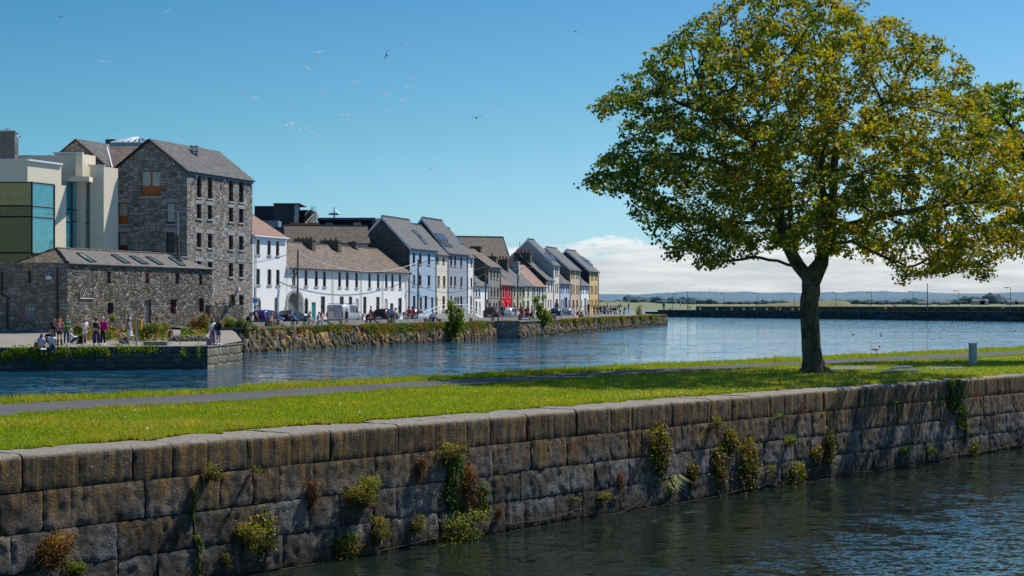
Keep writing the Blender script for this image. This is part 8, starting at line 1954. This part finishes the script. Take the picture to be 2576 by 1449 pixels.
out2 = [(2430, 235), (2470, 215), (2530, 210), (2576, 205), (2680, 190), (2800, 240), (2880, 330), (2920, 450), (2900, 580), (2840, 660), (2740, 670), (2640, 660), (2560, 640), (2500, 560), (2460, 440), (2440, 330), (2415, 290)]
ch2 = [[(2668, 908), (2664, 820), (2660, 730), (2656, 660)], [(2656, 660), (2630, 560), (2600, 460), (2570, 370)], [(2656, 660), (2690, 550), (2700, 440), (2710, 330)], [(2656, 660), (2740, 600), (2800, 520)], [(2630, 560), (2590, 520), (2540, 470)]]
big_tree('second leafy tree partly cut off by the right edge of the photo', 60.0, out2, ch2, 2200, 34000, pal_2, .135, .32, .42, 2.4, .24, 11)

# ------------------------------------------------------------------ grass of the lawn: separate blades, denser and longer at the edges
def grass():
 def between(A, B, n, ylo, yhi, pw=1.0):
  # scattered in plan between two edge lines
  out = []; idx = [i for i in range(len(A)) if ylo < A[i].y < yhi]
  i = rng.choice(idx, n); f = rng.uniform(size=n) ** pw; g = rng.uniform(size=n)
  a0 = np.array([A[k][:] for k in range(len(A))]); b0 = np.array([B[k][:] for k in range(len(B))])
  p = (a0[i] * (1 - g[:, None]) + a0[np.minimum(i + 1, len(A) - 1)] * g[:, None]) * (1 - f[:, None]) + (b0[i] * (1 - g[:, None]) + b0[np.minimum(i + 1, len(B) - 1)] * g[:, None]) * f[:, None]
  return p
 sets = [(between(G_coping, G_near, 130000, 15, 34), .05), (between(G_coping, G_near, 50000, 34, 75), .065), (between(G_coping, G_near, 22000, 15, 75, 9), .085), (between(G_near, G_coping, 12000, 15, 75, 30), .09), (between(G_far, G_edge, 40000, 22, 85), .1), (between(G_edge, G_far, 14000, 22, 85, 6), .14)]
 # ragged tongues creeping over the coping stones
 q = between(G_coping, G_near, 26000, 15, 75, 14); k = np.array([mnoise.noise(Vector((v[0] * 1.1, v[1] * 1.1, 0))) + .5 * mnoise.noise(Vector((v[0] * 4, v[1] * 4, 2))) for v in q]); d = np.array(wall_at(20)[1]); q = q + d[None] * np.clip(k, 0, 1)[:, None] * .55; q = q[k > -.05]; sets.append((q, .07))
 P_ = np.concatenate([s[0] for s in sets]); H = np.concatenate([np.full(len(s[0]), s[1]) for s in sets]); n = len(P_); P_[:, 2] = WZ
 H = H * rng.uniform(.45, 1.25, n); k = np.array([mnoise.noise(Vector((v[0] * .45, v[1] * .45, 0))) + .6 * mnoise.noise(Vector((v[0] * 2.2, v[1] * 2.2, 4))) for v in P_])
 H *= np.clip(1 + k * .6, .5, 1.7)
 dry = np.clip(.24 + k * .8 + rng.normal(size=n) * .16, 0, 1)[:, None]
 col = np.array([.25, .33, .015]) * (1 - dry) + np.array([.46, .4, .06]) * dry; col = col * rng.uniform(.7, 1.2, (n, 1))
 lean = rng.normal(size=(n, 3)) * np.array([.35, .35, 0]); up = np.array([0, 0, 1.0]) + lean; up /= np.linalg.norm(up, axis=1, keepdims=True)
 side = np.cross(up, rng.normal(size=(n, 3))); side /= np.linalg.norm(side, axis=1, keepdims=True)
 w_ = .006 + .004 * (P_[:, 1] / 40); w_ = w_[:, None]; tipb = lean * .35
 v = np.stack([P_ - side * w_, P_ + side * w_, P_ + (up + tipb) * H[:, None]], 1).reshape(-1, 3).astype(np.float32)
 me = bpy.data.meshes.new('grass'); me.vertices.add(n * 3); me.vertices.foreach_set('co', v.ravel()); me.loops.add(n * 3); me.loops.foreach_set('vertex_index', np.arange(n * 3, dtype=np.int32)); me.polygons.add(n); me.polygons.foreach_set('loop_start', np.arange(0, n * 3, 3, dtype=np.int32)); me.polygons.foreach_set('loop_total', np.full(n, 3, dtype=np.int32)); me.materials.append(M['grass']); me.update(calc_edges=True)
 ca = me.color_attributes.new('Col', 'FLOAT_COLOR', 'POINT'); ca.data.foreach_set('color', np.concatenate([np.repeat(col, 3, axis=0), np.ones((n * 3, 1))], 1).astype(np.float32).ravel())
 o = bpy.data.objects.new('grass', me); link(o); tag(o, kind='stuff')
 # daisies and clover heads
 p = np.concatenate([between(G_coping, G_near, 260, 15, 60), between(G_coping, G_near, 200, 34, 44, 12), between(G_far, G_edge, 90, 22, 70)]); m = len(p); p[:, 2] = WZ + rng.uniform(.06, .12, m); sz = np.where(rng.uniform(size=m) < .05, .06, .028); o = leaf_mesh('daisies', p, sz, rng.normal(size=(m, 3)) * .3 + np.array([0, -.3, 1]), np.tile(np.array([[.8, .8, .72]]), (m, 1)), OVAL, M['leaf']); tag(o, kind='stuff')
grass()

# ------------------------------------------------------------------ plants rooted in the joints of the basin wall
def wall_hit(x):
 q = ray_line(x, WALL); s = float(np.interp(q[1], [w_[1] for w_ in WALL], WS)); return s
WP = [(518, 1187, 34, 46, 'ochre', 'small ochre wallflower under the coping stones at the left'), (630, 1180, 14, 20, 'lime', 'tiny bright green sprig under the coping'), (777, 1243, 34, 62, 'rust', 'rusty tuft hanging in a joint left of the big ochre clump'), (127, 1386, 80, 95, 'dry', 'dry straggling clump with loose stems at the bottom left corner'), (612, 1353, 60, 80, 'ochre', 'ochre half of the double clump low on the wall at left'), (652, 1346, 60, 80, 'fern', 'bright green leafy half of the double clump low on the wall at left'), (493, 1400, 40, 110, 'trail', 'thin green strand trailing down the wall at left'), (177, 1422, 36, 56, 'lime', 'small green plant beside the dry clump at the bottom left'), (480, 1270, 16, 90, 'trail', 'sparse hanging strand of small leaves above the green trail'), (553, 1408, 20, 38, 'ochre', 'little ochre tuft at the bottom left of the double clump'),
      (893, 1240, 78, 74, 'ochre', 'largest ochre clump with a lime frond on the left half of the wall'), (925, 1222, 34, 40, 'fern', 'lime green frond sticking out of the largest ochre clump'), (1053, 1183, 26, 56, 'rust', 'narrow rust red tuft left of the ivy column'), (1115, 1128, 74, 40, 'ochre', 'ochre green cushion crowning the ivy column'), (1138, 1215, 52, 150, 'ivy', 'dark ivy column climbing the middle of the wall'), (1172, 1225, 42, 110, 'rust', 'rusty brown plant hanging along the right of the ivy column'), (1206, 1252, 36, 56, 'ivy', 'patch of ivy right of the rusty hanging plant'), (1155, 1325, 150, 92, 'mixed', 'broad tangle of leaves spreading at the waterline below the ivy column'), (946, 1324, 50, 60, 'ochre', 'dry ochre plant below the largest ochre clump'), (1038, 1316, 36, 46, 'ochre', 'small dry tuft between the ochre plant and the leafy tangle'), (866, 1374, 58, 56, 'fern', 'green fern rosette just above the water at left'),
      (1553, 1213, 20, 52, 'rust', 'single rust red tuft in the middle of the right half'), (1508, 1249, 36, 32, 'ochre', 'low ochre plant near the rope at the waterline'), (1248, 1286, 20, 26, 'rust', 'tiny red tuft right of the leafy tangle'), (1443, 1256, 12, 14, 'lime', 'tiny green sprout left of the low ochre plant'), (1655, 1135, 56, 104, 'weed', 'tall green weed with ochre foot, left of the grassy tuft'), (1625, 1098, 13, 46, 'ochre', 'thin upright ochre sprig beside the tall green weed'), (1735, 1190, 26, 44, 'weed', 'small green weed right of the grassy tuft'), (1681, 1236, 48, 62, 'blades', 'tuft of long yellow green grass blades by the water'), (1788, 1064, 24, 40, 'ochre', 'yellow green tuft just under the coping'), (1832, 1109, 46, 52, 'weed', 'upper weed of the large weedy group'), (1804, 1177, 48, 82, 'weed', 'left weed of the large weedy group'), (1876, 1169, 66, 104, 'weed', 'tallest weed of the large weedy group'), (1925, 1185, 20, 36, 'ochre', 'small ochre tuft right of the large weedy group'),
      (1948, 1048, 24, 20, 'lime', 'round green cushion under the coping right of centre'), (1976, 1109, 30, 36, 'lime', 'small leafy plant below the round cushion'), (2016, 1028, 14, 30, 'rust', 'rusty streak of plant high on the wall'), (1996, 1194, 64, 52, 'fern', 'low spreading green bush touching the water'), (2048, 1146, 32, 42, 'weed', 'left plant of the pair at the edge of the tree shadow'), (2080, 1129, 36, 72, 'weed', 'taller right plant of the pair at the edge of the tree shadow'), (2243, 1012, 10, 12, 'lime', 'tiny sprout high in the shadowed part of the wall'), (2400, 998, 58, 84, 'ivy', 'thick curtain of bright ivy hanging from the coping at right'), (2416, 1050, 44, 60, 'ivy', 'lower tapering end of the ivy curtain'), (2426, 1085, 16, 50, 'ivy', 'thin ivy strand trailing below the curtain'), (2369, 1068, 18, 22, 'rust', 'small orange tuft left of the ivy strand'), (2261, 1134, 34, 30, 'lime', 'mossy green cushion at the waterline left of the yellow one'), (2329, 1133, 26, 30, 'lime', 'yellow green cushion at the waterline'), (2445, 1130, 30, 36, 'fern', 'leafy plant at the foot of the ivy strand'), (2451, 998, 14, 14, 'rust', 'tiny orange tuft right of the ivy curtain'), (2570, 1076, 20, 40, 'ochre', 'yellow plant cut by the right edge of the photo')]
def wall_plants():
 for (x, y, w_, h_, kind, lab) in WP:
  s = wall_hit(x); p, n, tg = wall_at(s); z = EYE - p.y * (y - HY) / K; sc = p.y / K; W_, H_ = w_ * sc, h_ * sc; W2 = W_ / .78
  c = np.array((p.x, p.y, z)); N_ = np.array(n[:]); T_ = np.array(tg[:]); root = empty('wall_plant', (c[0], c[1], z), lab, 'plant', 'plants growing on the basin wall')
  nl = int(np.clip(w_ * h_ * .42, 50, 2600)); 
  pal = {'ochre': [OCHRE, LIME], 'rust': [RUST], 'lime': [LIME], 'fern': [GREEN, LIME, OCHRE], 'dry': [OCHRE, RUST], 'trail': [LIME], 'ivy': [IVY], 'mixed': [IVY, LIME, OCHRE], 'weed': [LIME, OCHRE, GREEN, RUST], 'blades': [LIME]}[kind]
  lf = {'ivy': .062, 'fern': .055, 'weed': .055, 'mixed': .05}.get(kind, .034)
  u = rng.normal(size=nl) * .24; v = rng.normal(size=nl) * .26; o = rng.uniform(.01, .13, nl)
  if kind in ('ivy', 'trail'): u = rng.uniform(-.5, .5, nl) * (1 if kind == 'ivy' else .4) * (1 - .3 * rng.uniform(size=nl)); v = rng.uniform(-.5, .5, nl); o = rng.uniform(.01, .08, nl); u = u + .12 * np.sin(v * 9)
  elif kind in ('ochre', 'dry', 'mixed', 'lime'): kc = rng.integers(0, 7, nl); cu, cv = rng.uniform(-.36, .36, 7), rng.uniform(-.36, .36, 7); u = cu[kc] + rng.normal(size=nl) * .11; v = cv[kc] + rng.normal(size=nl) * .11; o = rng.uniform(.02, .2, nl) * (1 + min(.6, W_))
  pos = c[None] + T_[None] * (u * W2)[:, None] + N_[None] * o[:, None] + np.array([0, 0, 1.0])[None] * (v * H_)[:, None]
  pos[:, 2] = np.clip(pos[:, 2], .01, 2.12)
  ci = rng.integers(0, len(pal), nl); hue = (mnoise.noise(Vector((x * .1, y * .1, 0))))
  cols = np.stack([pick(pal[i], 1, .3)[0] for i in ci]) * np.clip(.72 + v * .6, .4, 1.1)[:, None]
  mb = MB()
  for k in range(16 if w_ > 20 else 5):
   e = pos[rng.integers(0, nl)]; e = c + (e - c) * rng.uniform(.8, 1.55); b0 = c + N_ * .0 - np.array([0, 0, H_ * (.3 if kind not in ('trail', 'ivy', 'rust') else -.45)]); b0[2] = max(b0[2], .02); mid_ = (b0 + e) / 2 + N_ * .08; mb.tube([tuple(b0), tuple(mid_), tuple(e)], [.009, .007, .004], 4)
  if kind == 'dry':
   for k in range(6): e = c + T_ * rng.uniform(-.5, .6) + N_ * .2 + np.array([0, 0, rng.uniform(-.7, -.1)]); mb.tube([tuple(c), tuple((c + e) / 2 + N_ * .15 + np.array([0, 0, .1])), tuple(e)], [.008, .007, .004], 4)
  mb.build('stem', plain('dry_stem', (.2, .13, .06), .8), root)
  if kind == 'blades':
   m = 60; a = rng.uniform(-1, 1, m); bl = MB()
   for k in range(m): L = rng.uniform(.35, .75); d = T_ * a[k] * .5 + N_ * rng.uniform(.15, .5); b0 = c - np.array([0, 0, H_ * .42]); q = [b0, b0 + d * L * .5 + np.array([0, 0, L * .75]), b0 + d * L * 1.15 + np.array([0, 0, L * .5])]; sd = T_ * .009; bl.add([tuple(q[0] - sd), tuple(q[0] + sd), tuple(q[1] + sd), tuple(q[2]), tuple(q[1] - sd)], [(0, 1, 2, 4), (4, 2, 3)])
   bl.build('blades', plain('yellow_green_blade', (.22, .235, .03), .6), root); continue
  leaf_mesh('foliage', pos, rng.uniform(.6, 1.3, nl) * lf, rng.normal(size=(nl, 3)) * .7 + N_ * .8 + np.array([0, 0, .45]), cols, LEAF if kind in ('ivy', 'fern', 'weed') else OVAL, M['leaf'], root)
wall_plants()
# mooring rope slung along the foot of the wall
mb = MB(); pts = []
for x, y in ((690, 1435), (745, 1418), (800, 1427), (1240, 1300), (1300, 1305), (1450, 1270), (1520, 1290), (1600, 1254), (1640, 1268), (1690, 1275), (1880, 1216), (1920, 1208), (1985, 1216), (2150, 1180), (2250, 1165), (2330, 1150), (2380, 1140), (2560, 1108), (2620, 1090)):
 s = wall_hit(x); p, n, tg = wall_at(s); z = max(.02, EYE - p.y * (y - HY) / K - .05); pts.append(Vector((p.x, p.y, z)) + n * .1)
pp = []
for i in range(len(pts) - 1):
 for f in np.linspace(0, 1, 8, endpoint=False): pp.append(lerp(pts[i], pts[i + 1], f) - Vector((0, 0, .05 * 4 * f * (1 - f))))
mb.tube([Vector((p.x, p.y, max(.015, p.z))) for p in pp], .0055, 5); tag(mb.build('mooring_rope', plain('old_rope', (.09, .075, .05), .9)), 'old mooring rope slung along the foot of the basin wall', 'rope')

# ------------------------------------------------------------------ small things on the lawn
g = ground(2447, 916, WZ); root = empty('service_post', g, 'pale grey square service post standing on the lawn at the right', 'post'); Hh = 53 * g.y / K; sw_ = 23 * g.y / K
mb = MB(); mb.box(tuple(g), sw_ * .62, sw_ * .62, Hh - .03, (.9, .45)); mb.build('cabinet', plain('pale_grey_green_enamel', (.4, .46, .46), .5, var=.06), root); mb = MB(); mb.box((g.x, g.y, g.z + Hh - .03), sw_ * .66, sw_ * .66, .03, (.9, .45)); mb.build('lid', plain('pale_lid', (.5, .55, .55), .5), root)
for x0, x1, y, dy, lab, mat in ((2090, 2200, 927, 9, 'long flat concrete cover slab in the grass right of the trunk', 'concrete_dark'), (2215, 2310, 934, 7, 'dark ribbed metal drain grating in the grass', 'gutter'), (2325, 2420, 925, 8, 'flat concrete slab in the grass below the grey post', 'concrete_dark'), (2240, 2290, 926, 4, 'small dark ribbed grating beyond the larger one', 'gutter')):
 a, b_, c, d = ground(x0, y + dy / 2, WZ + .01), ground(x1, y + dy / 2 - 2, WZ + .01), ground(x1 + 6, y - dy / 2 - 2, WZ + .01), ground(x0 + 8, y - dy / 2, WZ + .01); mb = MB(); lo = [v - Vector((0, 0, .05)) for v in (a, b_, c, d)]; hi = [v + Vector((0, 0, .012)) for v in (a, b_, c, d)]
 mb.add(lo + hi, [(4, 5, 6, 7), (0, 1, 5, 4), (1, 2, 6, 5), (2, 3, 7, 6), (3, 0, 4, 7)])
 if mat == 'gutter':
  for f in np.linspace(.04, .96, 16): mb.tube([lerp(hi[0], hi[1], f) + Vector((0, 0, .01)), lerp(hi[3], hi[2], f) + Vector((0, 0, .01))], .02, 4)
 tag(mb.build('cover_slab' if mat != 'gutter' else 'drain_grating', M[mat]), lab, 'cover slab' if mat != 'gutter' else 'grating')
scene.render.engine = 'CYCLES'
scene.cycles.caustics_reflective = False; scene.cycles.caustics_refractive = False; scene.cycles.blur_glossy = .3
